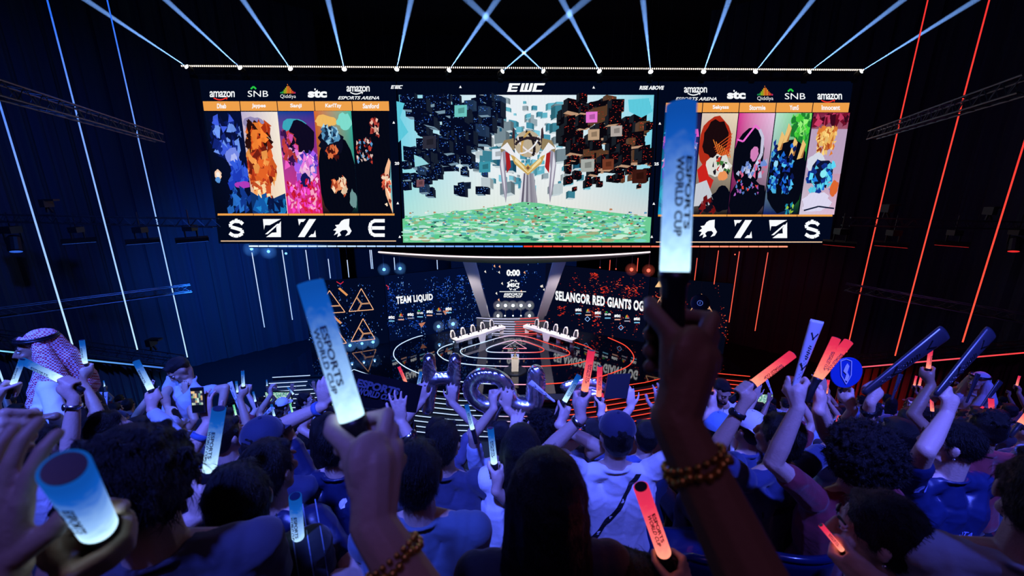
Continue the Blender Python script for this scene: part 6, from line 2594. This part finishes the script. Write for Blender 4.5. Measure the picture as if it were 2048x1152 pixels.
phone(396, 800, 1.86, .058, .118, 'lit phone filming, held up in front of the standing man in shorts', tilt=-.06)
phone(1043, 853, 2.3, .03, .02, 'tiny lit phone screen by the tousled black hair')
pB = hero(358, 738, 3.9, yaw=-150, tilt=38, label='man standing on the aisle steps in a grey shirt and black shorts, looking down', hair='cropped', shirt=(.38, .42, .46), skin='tan', stand=True, shorts=True, face=True, sx=1.3, lean=20,
          pants=(.01, .01, .015), L=dict(mode='open', c=atD(440, 830, 3.8), f=V((0, -.2, -1)), n=V((-1, 0, 0)), side=V((0, -1, 0)), pole=V((1, 0, .2))),
          R=dict(mode='open', c=atD(335, 815, 3.6), f=V((.5, -.6, -.3)), n=V((0, 0, -1)), pole=V((-1, 0, -.2))), floor=atD(358, 738, 3.9).z - 1.55)


# man in the checked headscarf
def ghutra(info, col, pattern, agal=True):
    hd, NB, F, RT, b = info['hd'], info['NB'], info['F'], info['RT'], info['base']
    hF = (hd(0, 1, 0) - hd(0, 0, 0)).normalized()
    hR = (hd(1, 0, 0) - hd(0, 0, 0)).normalized()
    hU = (hd(0, 0, 1) - hd(0, 0, 0)).normalized()
    HMx = Matrix((hR, hF, hU)).transposed()
    mb = MB()
    mb.ell(hd(0, -.035, .048), (.094, .106, .098), HMx)
    mb.cap(hd(0, -.07, .03), hd(0, -.10, -.16), .085, .12)
    mb.cap(hd(0, -.09, -.12), hd(0, -.13, -.34), .12, .14)
    for s in (-1, 1):
        mb.cap(hd(s * .090, -.01, .06), hd(s * .115, .0, -.16), .026, .040)
        mb.cap(hd(s * .115, .0, -.16), hd(s * .11, .085, -.36), .045, .045)
        mb.cap(hd(s * .10, -.03, .0), hd(s * .16, -.05, -.22), .05, .075)
    mb.cap(hd(-.05, .066, .085), hd(.05, .066, .085), .018)
    me = fuse(mb, 'headscarf', .006, pattern, b, 3, (.0035, 'cloth'), 5)
    o = obj('headscarf', me, info['root'])
    if agal:
        am = MB()
        for dz, r_ in ((.083, .103), (.096, .098)):
            am.tube([hd(r_ * math.cos(t_), -.016 + (r_ + .006) * math.sin(t_), dz) for t_ in [2 * PI * k / 24 for k in range(24)]], .0085, 8, closed=True)
        obj('head_cord', am.mesh('head_cord', m_watch, b, True), info['root'])


def check_mat(name, c1, c2, scale):
    m, N, L = new_mat(name)
    o = N.new('ShaderNodeOutputMaterial')
    b = N.new('ShaderNodeBsdfPrincipled')
    b.inputs['Roughness'].default_value = .85
    tc = N.new('ShaderNodeTexCoord')
    mp = N.new('ShaderNodeMapping')
    mp.inputs['Rotation'].default_value = (.5, .3, .6)
    L.new(tc.outputs['Object'], mp.inputs[0])
    ck = N.new('ShaderNodeTexChecker')
    ck.inputs['Scale'].default_value = scale
    ck.inputs['Color1'].default_value = (*c1, 1)
    ck.inputs['Color2'].default_value = (*c2, 1)
    L.new(mp.outputs[0], ck.inputs['Vector'])
    L.new(ck.outputs[0], b.inputs['Base Color'])
    L.new(b.outputs[0], o.inputs[0])
    return m


m_ghutra = check_mat('checked_headscarf', (.7, .6, .65), (.45, .03, .05), 90)
m_ghutraw = mat('plain_headscarf', (.6, .55, .6), .8, bump=.3, scale=30)
m_plaid = check_mat('plaid_cloth', (.6, .6, .65), (.02, .03, .08), 26)
pA = hero(74, 698, 2.9, yaw=-138, label='man in a red and white checked headscarf with black head cord and white robe', hair='none', shirt=(.75, .75, .75), skin='brown', stand=True, sleeve='long', face=True, sx=1.1, pants=(.7, .7, .7),
          L=dict(mode='open', c=atD(110, 832, 2.6), f=V((-.6, -.3, .1)), n=V((0, 0, -1)), pole=V((0, 0, -1))), R=dict(mode='open', c=atD(60, 850, 2.7), f=V((-.6, -.3, 0)), n=V((0, 0, -1)), pole=V((0, 0, -1))))
ghutra(pA, None, m_ghutra)


def robe(info, cloak=True):
    NB, F, RT, b = info['NB'], info['F'], info['RT'], info['base']
    mb = MB()
    mb.cap(NB - V((0, 0, .35)), (b.x, b.y, b.z + .25), .155, .24)
    for s in (-1, 1):
        mb.cap(NB - V((0, 0, .4)) + RT * s * .05, V((b.x, b.y, b.z + .25)) + RT * s * .09, .12, .18)
    o = obj('robe', fuse(mb, 'robe', .012, m_cloth, b, 3, (.008, 'cloth'), 3), info['root'])
    o.color = (.75, .75, .78, 1)
    if cloak:
        mb = MB()
        for s in (-1, 1):
            mb.cap(NB + RT * s * .16 - V((0, 0, .08)) - F * .05, NB + RT * s * .26 - V((0, 0, .75)) - F * .05, .085, .12)
        mb.cap(NB - F * .08 - V((0, 0, .1)), NB - F * .16 - V((0, 0, .8)), .12, .17)
        o = obj('cloak', fuse(mb, 'cloak', .012, mat('cloak_pattern', (.02, .018, .02), .7), b, 3, (.006, 'cloth'), 4), info['root'])
        gm = MB()
        rs = random.Random(3)
        sm = o.data
        bvh = BVHTree.FromPolygons([v.co.copy() for v in sm.vertices], [tuple(p.vertices) for p in sm.polygons])
        view = (EYE - NB).normalized()
        sdv = view.cross(V((0, 0, 1))).normalized()
        for k in range(60):
            c = NB - b + sdv * rs.uniform(-.35, .35) - V((0, 0, rs.uniform(.2, .8)))
            w = .05
            h0 = [c + V((0, 0, w)), c - sdv * w, c + sdv * w]
            hits = [bvh.ray_cast(q + view * .6, -view)[0] for q in h0]
            if all(h is not None for h in hits):
                for i in range(3):
                    gm.bar(hits[i] + view * .004, hits[(i + 1) % 3] + view * .004, .007)
        if gm.v:
            obj('gold_triangles', gm.mesh('gold_triangles', mat('gold_thread', (.5, .38, .12), .5, .4)), o)


robe(pA)
g24 = grip(140, 768, 2.2, 113, 755, 2.19, e1=V((.1, .9, 0)), pole=V((-.1, -.3, -1)))
g24b = grip(22, 780, 2.15, 34, 748, 2.15, pole=V((-.1, -.3, -1)))
hero(84, 892, 2.3, yaw=0, label='person raising both arms below the man in the headscarf, steel watch', hair='short', shirt=(.5, .5, .55), skin='light', R=g24, L=g24b, bracelet=[('R', .15, 'steel'), ('L', .2, 'band')], arm_s=1.05)
light_stick(g24, 'blue', 'white light stick held level across the robe of the man in the headscarf', .9)
light_stick(g24b, 'blue', 'short white-blue stick behind the level one, nearer the picture edge', .6)
g35 = grip(309, 793, 2.62, 296, 768, 2.62)
hero(282, 868, 2.65, yaw=10, label='person in a pale long sleeve reaching up with a small white-blue stick', hair='short', shirt=(.45, .55, .62), skin='light', sleeve='long', R=g35)
light_stick(g35, 'blue', 'small white-blue stick raised by the pale long sleeve', .9)
hero(218, 862, 2.4, yaw=12, headyaw=20, label='dark-haired person under the pale raised sleeve, nearest the headscarf man', hair='short', shirt=(.3, .35, .45), skin='light')
hero(340, 868, 2.95, yaw=5, label='person in a white baseball cap behind the bushy hair', hair='under_cap', cap_col=(.6, .62, .7), shirt=(.35, .4, .5), skin='light')
hero(532, 886, 1.98, yaw=6, label='person in a dark cap beside the horse jersey, filming with a raised phone', L=gP, bracelet=[('L', .25, 'band')], hair='under_cap', cap_col=(.012, .02, .06), shirt=(.015, .02, .06), skin='light')
g32 = grip(599, 1112, 1.32, 597, 1085, 1.3)
pS = hero(540, 940, 1.58, yaw=10, label='person with dark wavy hair in a navy horse-badge jersey, blue stick upright beside', hair='short', hair_s=1.06, shirt=NAVYC, shirt_mat=m_satin, skin='light', R=g32)
decal(HORSE, pS['shirt'], pS['base'], pS['NB'] + pS['RT'] * .17 + V((0, 0, -.07)), pS['RT'], V((0, 0, 1)), -pS['F'], .045, .06, m_white, pS['root'], 'horse_badge')
light_stick(g32, 'blue', 'thin upright white-blue stick below the horse jersey', .88)
hero(560, 925, 2.3, yaw=18, headyaw=15, label='person in a pale shirt with folded arms beside the horse jersey', hair='short', shirt=(.5, .52, .6), skin='light')
g36 = grip(612, 838, 3.3, 620, 815, 3.3, r=.012)
hero(618, 884, 3.35, yaw=0, label='thin-armed person reaching up beside the yellow shirt', hair='short', shirt=(.02, .03, .07), skin='light', R=g36, sx=.9)
hero(594, 856, 3.6, yaw=30, headyaw=20, label='person in a bright yellow basketball shirt', hair='short', shirt=(.7, .38, .03), skin='light')
hero(567, 812, 6.2, yaw=20, headyaw=15, label='person in a white cap and blue plaid shirt near the bright monitor', hair='under_cap', cap_col=(.7, .7, .72), shirt=(.5, .5, .5), shirt_mat=m_plaid, skin='light', cap_back=False)
hero(612, 800, 5.9, yaw=70, label='man with glasses in profile, dark jacket, beside the plaid shirt', hair='short', shirt=(.03, .04, .06), skin='light', face=True, glasses=True, sleeve='long')
pT = hero(1443, 782, 4.0, yaw=172, tilt=22, label='bearded man in a white long-sleeved shirt with lanyard, facing the crowd', hair='cropped', shirt=(.72, .70, .62), skin='tan', stand=True, sleeve='long', face=True, sx=1.1)
hd = pT['hd']
bm = MB()
bm.ell(hd(0, .075, -.088), (.045, .03, .026)).ell(hd(0, .092, -.05), (.024, .008, .005))
for s in (-1, 1):
    bm.cap(hd(s * .058, .03, -.04), hd(s * .03, .07, -.09), .018, .02)
obj('beard', fuse(bm, 'beard', .006, m_hair, pT['base'], 2), pT['root'])
decal(([(.0, 1), (.03, 1), (.53, 0), (.50, 0), (1, 1), (.97, 1), (.47, 0), (.5, .03)], [(0, 1, 2, 3), (4, 5, 6, 7)]), pT['shirt'], pT['base'], pT['NB'] - V((0, 0, .16)), pT['RT'], V((0, 0, 1)), pT['F'], .13, .28, m_blackprint, pT['root'], 'lanyard')
g39 = grip(1421, 795, 2.7, 1421, 770, 2.7)
hero(1430, 862, 2.65, yaw=-10, label='person in a pale blue cap with a round white sticker, raising a red stick', hair='under_cap', cap_col=(.12, .25, .5), shirt=(.03, .05, .12), skin='light', L=g39)
light_stick(g39, 'red', 'small upright red stick in front of the bearded man', .8)
light_stick(dict(c=atD(1384, 772, 3.6), a=atD(1392, 745, 3.6) - atD(1384, 772, 3.6)), 'red', 'small tilted red stick beside the highest dark arm', .9)
hero(1497, 858, 2.75, yaw=-20, label='person in a white cap worn backwards behind the banded shirt', hair='under_cap', cap_col=(.7, .7, .72), cap_back=True, shirt=(.03, .05, .15), skin='light')
p46 = hero(1500, 815, 4.9, yaw=-5, label='person in a white jersey numbered two below the bright monitor', hair='short', shirt=(.7, .7, .72), skin='light')
decal('2', p46['shirt'], p46['base'], p46['NB'] - V((0, 0, .28)) + p46['RT'] * .06, p46['RT'], V((0, 0, 1)), -p46['F'], .12, .16, mat('red_print', (.6, .03, .03), .6), p46['root'], 'jersey_number')
pR = hero(1955, 763, 5.6, yaw=-95, label='man in a white headscarf and beige robe on the far side rows', hair='none', shirt=(.5, .42, .36), skin='tan', stand=True, sleeve='long', face=True, pants=(.5, .42, .36))
ghutra(pR, None, m_ghutraw)
robe(pR, False)

# ---------------------------------------------------------------- balloons, banner, clappers, fan
def foil():
    m, N, L = new_mat('silver_foil')
    o = N.new('ShaderNodeOutputMaterial')
    b = N.new('ShaderNodeBsdfPrincipled')
    b.inputs['Base Color'].default_value = (.85, .87, .95, 1)
    b.inputs['Metallic'].default_value = 1.0
    b.inputs['Roughness'].default_value = .27
    tc = N.new('ShaderNodeTexCoord')
    nz = N.new('ShaderNodeTexNoise')
    nz.inputs['Scale'].default_value = 9
    nz.inputs['Detail'].default_value = 3
    bp = N.new('ShaderNodeBump')
    bp.inputs['Strength'].default_value = .6
    bp.inputs['Distance'].default_value = .02
    L.new(tc.outputs['Object'], nz.inputs['Vector'])
    L.new(nz.outputs[0], bp.inputs['Height'])
    L.new(bp.outputs[0], b.inputs['Normal'])
    L.new(b.outputs[0], o.inputs[0])
    return m


m_foil = foil()


def balloon(paths, r, label, zc, px, py):
    """letter balloon: fat foil tubes along the strokes of the letter"""
    c = atD(px, py, zc)
    mb = MB()
    for path in paths:
        pts = [atD(x, y, zc) for x, y in path]
        pts = catmull(pts, 5) if len(pts) > 2 else pts
        for a, b in zip(pts, pts[1:]):
            mb.cap(a, b, r)
    me = fuse(mb, 'letter_balloon', .010, m_foil, c, 5)
    n = len(me.vertices)
    co = np.empty(n * 3)
    me.vertices.foreach_get('co', co)
    co = co.reshape(-1, 3)
    # puckers along the flat seam in the middle of the foil
    d = np.abs(co[:, 1])
    k = np.clip(1 - d / (r * .45), 0, 1)
    ctr = co.mean(0)
    ang = np.arctan2(co[:, 2] - ctr[2], co[:, 0] - ctr[0])
    no = np.empty(n * 3)
    me.vertices.foreach_get('normal', no)
    no = no.reshape(-1, 3)
    s = np.sin(co[:, 0] * 190 + co[:, 2] * 170)
    co += no * (k * (.010 + .005 * s))[:, None]
    me.vertices.foreach_set('co', co.ravel())
    me.update()
    o = obj('letter_balloon', me, None, c)
    tag(o, label, 'balloon', 'silver letter balloons')


balloon([[(858, 718), (860, 760), (856, 818)], [(910, 718), (907, 760), (904, 805)], [(860, 762), (884, 756), (907, 758)]], .052, 'silver foil balloon shaped like a capital H', 3.2, 883, 765)
balloon([[(1005, 800), (975, 812), (948, 795), (942, 768), (960, 750), (990, 752), (1012, 768), (1008, 790), (990, 815), (976, 848)]], .056, 'silver foil balloon shaped like a round nine', 3.0, 980, 790)
balloon([[(1072, 746), (1071, 780), (1068, 808), (1048, 813), (1024, 805), (1018, 792)]], .068, 'silver foil balloon shaped like a capital J', 3.1, 1055, 780)
balloon([[(1132, 774), (1160, 766), (1190, 767), (1205, 775)], [(1134, 776), (1160, 790), (1190, 790)]], .042, 'silver foil balloon lying on its side behind the raised hands', 3.3, 1170, 775)

# banner
pl = [(690, 741, 2.25), (843, 772, 2.3), (832, 826, 2.3), (640, 800, 2.2), (642, 735, 2.2)]
cB = atD(760, 780, 2.25)
mb = MB()
nx, ny = 30, 8
for side in (0, 1):
    g = []
    for j in range(ny + 1):
        row = []
        for i in range(nx + 1):
            u, v = i / nx, j / ny
            xt, yt = 645 + (845 - 645) * u, 738 + 34 * u ** 1.6
            xb, yb = 650 + (832 - 650) * u, 806 + 20 * u
            p = atD(xt + (xb - xt) * v, yt + (yb - yt) * v, 2.25 + .03 * math.sin(6 * u) + side * .004)
            row.append(p)
        g.append(row)
    for j in range(ny):
        for i in range(nx):
            q = [g[j][i], g[j + 1][i], g[j + 1][i + 1], g[j][i + 1]]
            mb.face(q if side == 0 else q[::-1])
t = thing('banner', cB, 'black cloth banner with grey ESPORTS WORLD CUP lettering held up on both hands', 'banner')
mb.build('cloth', mat('banner_black', (.0025, .0025, .004), .85, spec=.15), t)
m_bp = mat('banner_print', (.07, .075, .11), .7)


class Bent:
    def at(s, px, py, off=0):
        return atD(px, py, 2.235 + .03 * math.sin(6 * (px - 648) / 190))


for txt, q in (('ESPORTS', [(712, 757), (797, 777), (795, 792), (712, 773)]), ('WORLD CUP', [(712, 774), (785, 792), (782, 803), (712, 788)])):
    P = Paint(Bent())
    P.text(txt, q, None, bold=.05, shear=.3)
    P.build('lettering', m_bp, t)


# clappers: long inflated sticks and folded card ones
def clapper_proto(name, col, mark):
    t = bpy.data.objects.new(name, None)
    t.empty_display_size = .05
    COL.objects.link(t)
    mb = MB()
    L, w, d = .52, .045, .018
    prof = [(0, .30), (.02, .42), (.10, .50), (.30, .80), (.50, 1.06), (.52, 1.02), (.505, .9), (.49, .4)]
    n = 16
    vs, fs = [], []
    for z, k in prof:
        for i in range(n):
            a = 2 * PI * i / n
            vs.append((w * k * math.copysign(abs(math.cos(a)) ** .8, math.cos(a)), d * (k ** .5) * math.sin(a), z - .05))
    for j in range(len(prof) - 1):
        for i in range(n):
            i2 = (i + 1) % n
            fs.append((j * n + i, j * n + i2, (j + 1) * n + i2, (j + 1) * n + i))
    fs.append(tuple(range(n))[::-1])
    fs.append(tuple((len(prof) - 1) * n + i for i in range(n)))
    mb.add(vs, fs)
    mb.build('inflated_sleeve', col, t, base=(0, 0, 0), smooth=True)
    mb = MB()
    yf = lambda z_: -d * (.42 + 1.1 * z_) ** .5 - .0015
    for z0 in (.14, .36):
        for sg in (-1, 1):
            mb.box((sg * .010, yf(z0), z0), (.008, .002, .055), Matrix.Rotation(sg * .5, 3, 'Y'))
    for k in range(7):
        zz = .20 + k * .015
        mb.box((0, yf(zz), zz), (.026 if k % 2 else .016, .002, .006), Matrix.Rotation(.3, 3, 'Y'))
    for k in range(18):
        zz = .05 + k * .011
        mb.box((((k % 3) - 1) * .008, yf(zz) + .0004, zz), (.004, .002, .004))
    mb.build('printed_mark', mark, t, base=(0, 0, 0))
    return t


CL_D = clapper_proto('clapper_stick', mat('clapper_dark', (.03, .03, .045), .3), m_steel)
CL_W = clapper_proto('clapper_stick', mat('clapper_white', (.6, .58, .6), .35), m_blackprint)


def clapper(proto, px, py, zc, tx, ty, tz, label, s=1.0):
    C = atD(px, py, zc)
    put(proto, C, atD(tx, ty, tz) - C, label, 'clapper', 'inflatable clapper sticks', s)


clapper(CL_D, 1742, 775, 2.22, 1890, 664, 2.2, 'long dark inflatable clapper held by the fist with the ring', 1.05)
clapper(CL_D, 1882, 778, 1.9, 1978, 668, 1.95, 'long dark inflatable clapper held by the man with glasses', .85)
clapper(CL_W, 1590, 770, 1.72, 1610, 712, 1.7, 'fat white inflatable clapper rising from the joined hands', .62)
clapper(CL_W, 478, 815, 4.3, 461, 768, 4.3, 'pink-lit white clapper leaning, beside the standing man in the grey shirt', .62)
clapper(CL_W, 514, 845, 4.2, 532, 828, 4.2, 'white clapper with black marks tilted over the dark caps', .5)
clapper(CL_W, 203, 822, 4.0, 201, 790, 4.0, 'upright white clapper behind the headscarf man, first of two', .4)
clapper(CL_W, 213, 822, 4.0, 212, 790, 4.0, 'upright white clapper behind the headscarf man, second of two', .4)
clapper(CL_W, 1105, 800, 2.6, 1080, 780, 2.6, 'white clapper pointing at the J balloon', .4)
clapper(CL_D, 1935, 800, 5.0, 1952, 758, 5.0, 'dark clapper leaning before the man in the beige robe', .75)
clapper(CL_D, 1962, 815, 4.6, 1992, 775, 4.6, 'second dark clapper leaning before the man in the beige robe', .8)
clapper(CL_W, 1543, 785, 5.2, 1535, 765, 5.2, 'thin white clapper raised in front of the bright monitor', .5)
clapper(CL_D, 1785, 795, 4.5, 1794, 770, 4.5, 'dark clapper raised beyond the fist with the ring', .6)

# round blue fan
c = atD(1692, 745, 2.45)
t = thing('hand_fan', c, 'round blue paper fan with a white shield and figure, held up', 'fan')
MB().lathe([(.095, 0), (.098, .003), (.095, .006)], c, (0, -1, .1), 30).build('fan_leaf', mat('fan_blue', (.01, .06, .4), .5), t)
MB().tube([c + V((0, .004, -.07)), c + V((0, .004, -.18))], .008, 8).build('handle', m_handle, t)
P = Paint(Plane(c + V((0, -.008, 0)), (0, -1, .1)), .001, .0003)
P.line([(1681, 722), (1692, 718), (1703, 722), (1702, 750), (1692, 768), (1682, 750)], 1.6, None, True)
P.poly([(1688, 760), (1692, 748), (1686, 742), (1690, 732), (1694, 726), (1698, 732), (1694, 744), (1698, 752), (1694, 762)], None)
P.build('shield_mark', m_white, t)

# more light sticks held up in the middle distance
for k, (x, y, zc, tx, ty, col, s, lab) in enumerate((
        (512, 808, 5.0, 509, 795, 'blue', .55, 'small white stick raised over the black caps'),
        (541, 792, 5.6, 543, 778, 'blue', .55, 'small white stick raised in front of the bright monitor'),
        (590, 792, 5.6, 584, 785, 'blue', .55, 'small white stick beside the man with glasses'),
        (474, 838, 4.2, 471, 826, 'green', .75, 'small green stick beside the standing man in shorts'),
        (588, 835, 4.2, 585, 825, 'green', .75, 'small green stick below the plaid shirt'),
        (550, 838, 4.2, 547, 826, 'blue', .55, 'small pale stick below the plaid shirt'),
        (815, 772, 3.4, 806, 752, 'red', .62, 'red stick above the banner end'),
        (833, 790, 3.4, 838, 765, 'blue', .7, 'white-blue stick touching the H balloon'),
        (985, 935, 1.9, 985, 920, 'blue', .1, ''),
        (948, 870, 2.6, 940, 838, 'blue', .7, 'white-blue stick leaning beyond the black jersey man'),
        (1214, 830, 3.2, 1208, 806, 'red', .62, 'red stick low between the raised arms of the strap man'),
        (1555, 860, 3.4, 1545, 842, 'red', .4, ''),
        (1865, 830, 3.6, 1864, 812, 'red', .62, 'small upright red stick beside the elbow of the man with glasses'),
        (1985, 855, 3.2, 1984, 835, 'red', .8, 'red stick upright over the far side rows'),
        (1975, 862, 3.2, 1962, 872, 'red', .75, 'red stick slanting down beside the upright one'),
        (2032, 858, 3.0, 2048, 838, 'red', .9, 'red stick at the picture edge, far side rows'),
        (1668, 862, 3.6, 1672, 850, 'red', .5, 'short red stick by the pale cap beyond the afro'),
        (450, 800, 5.0, 446, 790, 'blue', .4, 'tiny white stick behind the standing man'),
        (1945, 829, 4.4, 1952, 824, 'red', .5, 'short orange-red stick below the robe of the far man'))):
    if lab:
        C = atD(x, y, zc)
        put(SP[col], C, atD(tx, ty, zc) - C, lab, 'light stick', 'glowing light sticks', s)

# ---------------------------------------------------------------- the crowd
rs = random.Random(42)
ZV = V((0, 0, 1))
TEMPL = []


def tmpl(kind, **k):
    H = V((0, 0, 1.22))
    info = person(H, 0, 'x', voxel=.0115, floor=0.0, **k)
    r = info['root']
    TEMPL.append((kind, r, info, k))
    return info


def up_fist(x, y, z, right):
    return dict(mode='fist', c=V((x, y, 1.22 + z)), a=V((0.05 if right else -.05, .1, 1)))


tmpl('short', hair='short')
tmpl('short_b', hair='short', headyaw=35, hair_s=1.04)
tmpl('cap', hair='under_cap')
tmpl('long', hair='long')
tmpl('spiky', hair='spiky', headyaw=-25)
tmpl('stick_r', hair='short', R=up_fist(.22, .22, .30, True))
tmpl('stick_l', hair='spiky', L=up_fist(-.22, .25, .26, False))
tmpl('both', hair='short', L=dict(mode='open', c=V((-.20, .2, 1.42)), f=V((.1, .1, 1))), R=dict(mode='open', c=V((.2, .2, 1.44)), f=V((-.1, .1, 1))))
tmpl('cap_stick', hair='under_cap', R=up_fist(.24, .24, .22, True))
tmpl('bun', hair='bun')
tmpl('glasses', hair='short', headyaw=60, face=True, glasses=True)
WORD = {'short': 'short black hair', 'short_b': 'full black hair', 'cap': 'a cap', 'long': 'long black hair', 'spiky': 'tousled hair', 'stick_r': 'one arm up',
        'stick_l': 'an arm raised', 'both': 'both hands up', 'cap_stick': 'a cap and raised arm', 'bun': 'hair tied back', 'glasses': 'glasses, head turned'}
SHIRTS = [('black', (.012, .012, .018)), ('navy', (.015, .025, .09)), ('white', (.7, .7, .72)), ('grey', (.25, .27, .32)), ('pale blue', (.3, .42, .6)), ('dark red', (.2, .02, .03)), ('charcoal', (.05, .05, .065))]
ORDL = ORD + ['sixteenth', 'seventeenth', 'eighteenth', 'nineteenth', 'twentieth', 'twenty-first', 'twenty-second', 'twenty-third', 'twenty-fourth', 'twenty-fifth', 'twenty-sixth', 'twenty-seventh', 'twenty-eighth', 'twenty-ninth', 'thirtieth']
used_t = set()
count = 0


def place(ti, x, y, z, yaw, sc, label, shirt, skin):
    kind, root, info, k = TEMPL[ti]
    o = root if ti not in used_t else copy_tree(root)
    used_t.add(ti)
    off = info['base']
    M = Matrix.Translation((x, y, z)) @ Matrix.Rotation(yaw, 4, 'Z') @ Matrix.Scale(sc, 4)
    o.matrix_world = M @ Matrix.Translation(off)
    tag(o, label, 'person', 'people in the rows')
    o.color = SKIN[skin]
    for c in o.children:
        if c.name.startswith('shirt'):
            c.color = (*shirt, 1)
        if c.name.startswith('cap'):
            cc = rs.choice([(.02, .03, .08), (.6, .6, .65), (.1, .02, .02), (.02, .02, .02)])
            c.color = (*cc, 1)
            for d in c.children:
                d.color = (*cc, 1)
    hands = []
    for side in ('L', 'R'):
        sp = k.get(side)
        if sp and sp['mode'] == 'fist':
            hands.append((M @ sp['c'], (M.to_3x3() @ sp['a']).normalized()))
    return o, hands


for i, (ry, rz) in enumerate(ROWS):
    if i == 0:
        continue
    zc = ROWPX[i][0]
    half = 1.28 * zc + .4
    x = -half
    n = 0
    while x < half:
        xx = x + rs.uniform(-.07, .07)
        x += .53 + rs.uniform(0, .10)
        px = 1024 + 800 * xx / zc
        if i >= 3 and 800 < px < 1390:
            continue
        if i == 2 and 840 < px < 1150:
            continue
        if 330 < px < 440 and i >= 4:
            continue
        if any((V((xx, ry, rz)) - h).length < .46 for h in HEROES):
            continue
        if i == 1 and any(abs(h.x - xx) < .5 and abs(h.y - ry) < .6 for h in HEROES):
            continue
        if i >= 7 and rs.random() < .25:
            continue
        ti = rs.choice([0, 0, 1, 1, 2, 3, 4, 4, 5, 6, 7, 8, 9, 10])
        sn_, sc_ = rs.choice(SHIRTS)
        side = 'blue' if px < 1024 else 'red'
        lab = '%s shirt, %s, %s row down, %s from the blue side' % (sn_, WORD[TEMPL[ti][0]], ORDL[i], ORDL[min(n, 29)])
        o, hands = place(ti, xx, ry + rs.uniform(-.06, .06), rz - 1.22 + rs.uniform(-.02, .03), rs.uniform(-.35, .35) - xx * .03, rs.uniform(.94, 1.05), lab, sc_, rs.choice(['light', 'tan', 'tan', 'brown']))
        for (C, a) in hands:
            if rs.random() < .7:
                put(SP['blue' if px < 1000 else 'red'], C, a, 'small %s stick of the %s row down, %s seat from the blue side' % ('white-blue' if px < 1000 else 'red', ORDL[i], ORDL[min(n, 29)]),
                    'light stick', 'glowing light sticks', rs.uniform(.6, .85))
        n += 1
        count += 1
for ti, (kind, root, info, k) in enumerate(TEMPL):
    if ti not in used_t:
        for c in list(root.children_recursive):
            bpy.data.objects.remove(c)
        bpy.data.objects.remove(root)
print('crowd', count, 'by hand', len(HEROES))

# seats in the nearest rows, where the photo shows their rims
for k, (px, py, zc, w) in enumerate(((1272, 1096, 1.85, 'the man in the white shirt with the strap'), (1600, 1092, 1.85, 'the person in the banded shirt'), (1440, 1096, 1.85, 'nobody, next to the highest dark arm'),
                                     (1945, 1100, 1.75, 'the man with glasses'))):
    p = atD(px, py, zc)
    o = SEAT if k == 0 else copy_tree(SEAT)
    o.location = (p.x, p.y + .25, p.z - .82)
    tag(o, 'glossy dark blue plastic seat behind ' + w, 'seat', 'plastic seats of the stand')
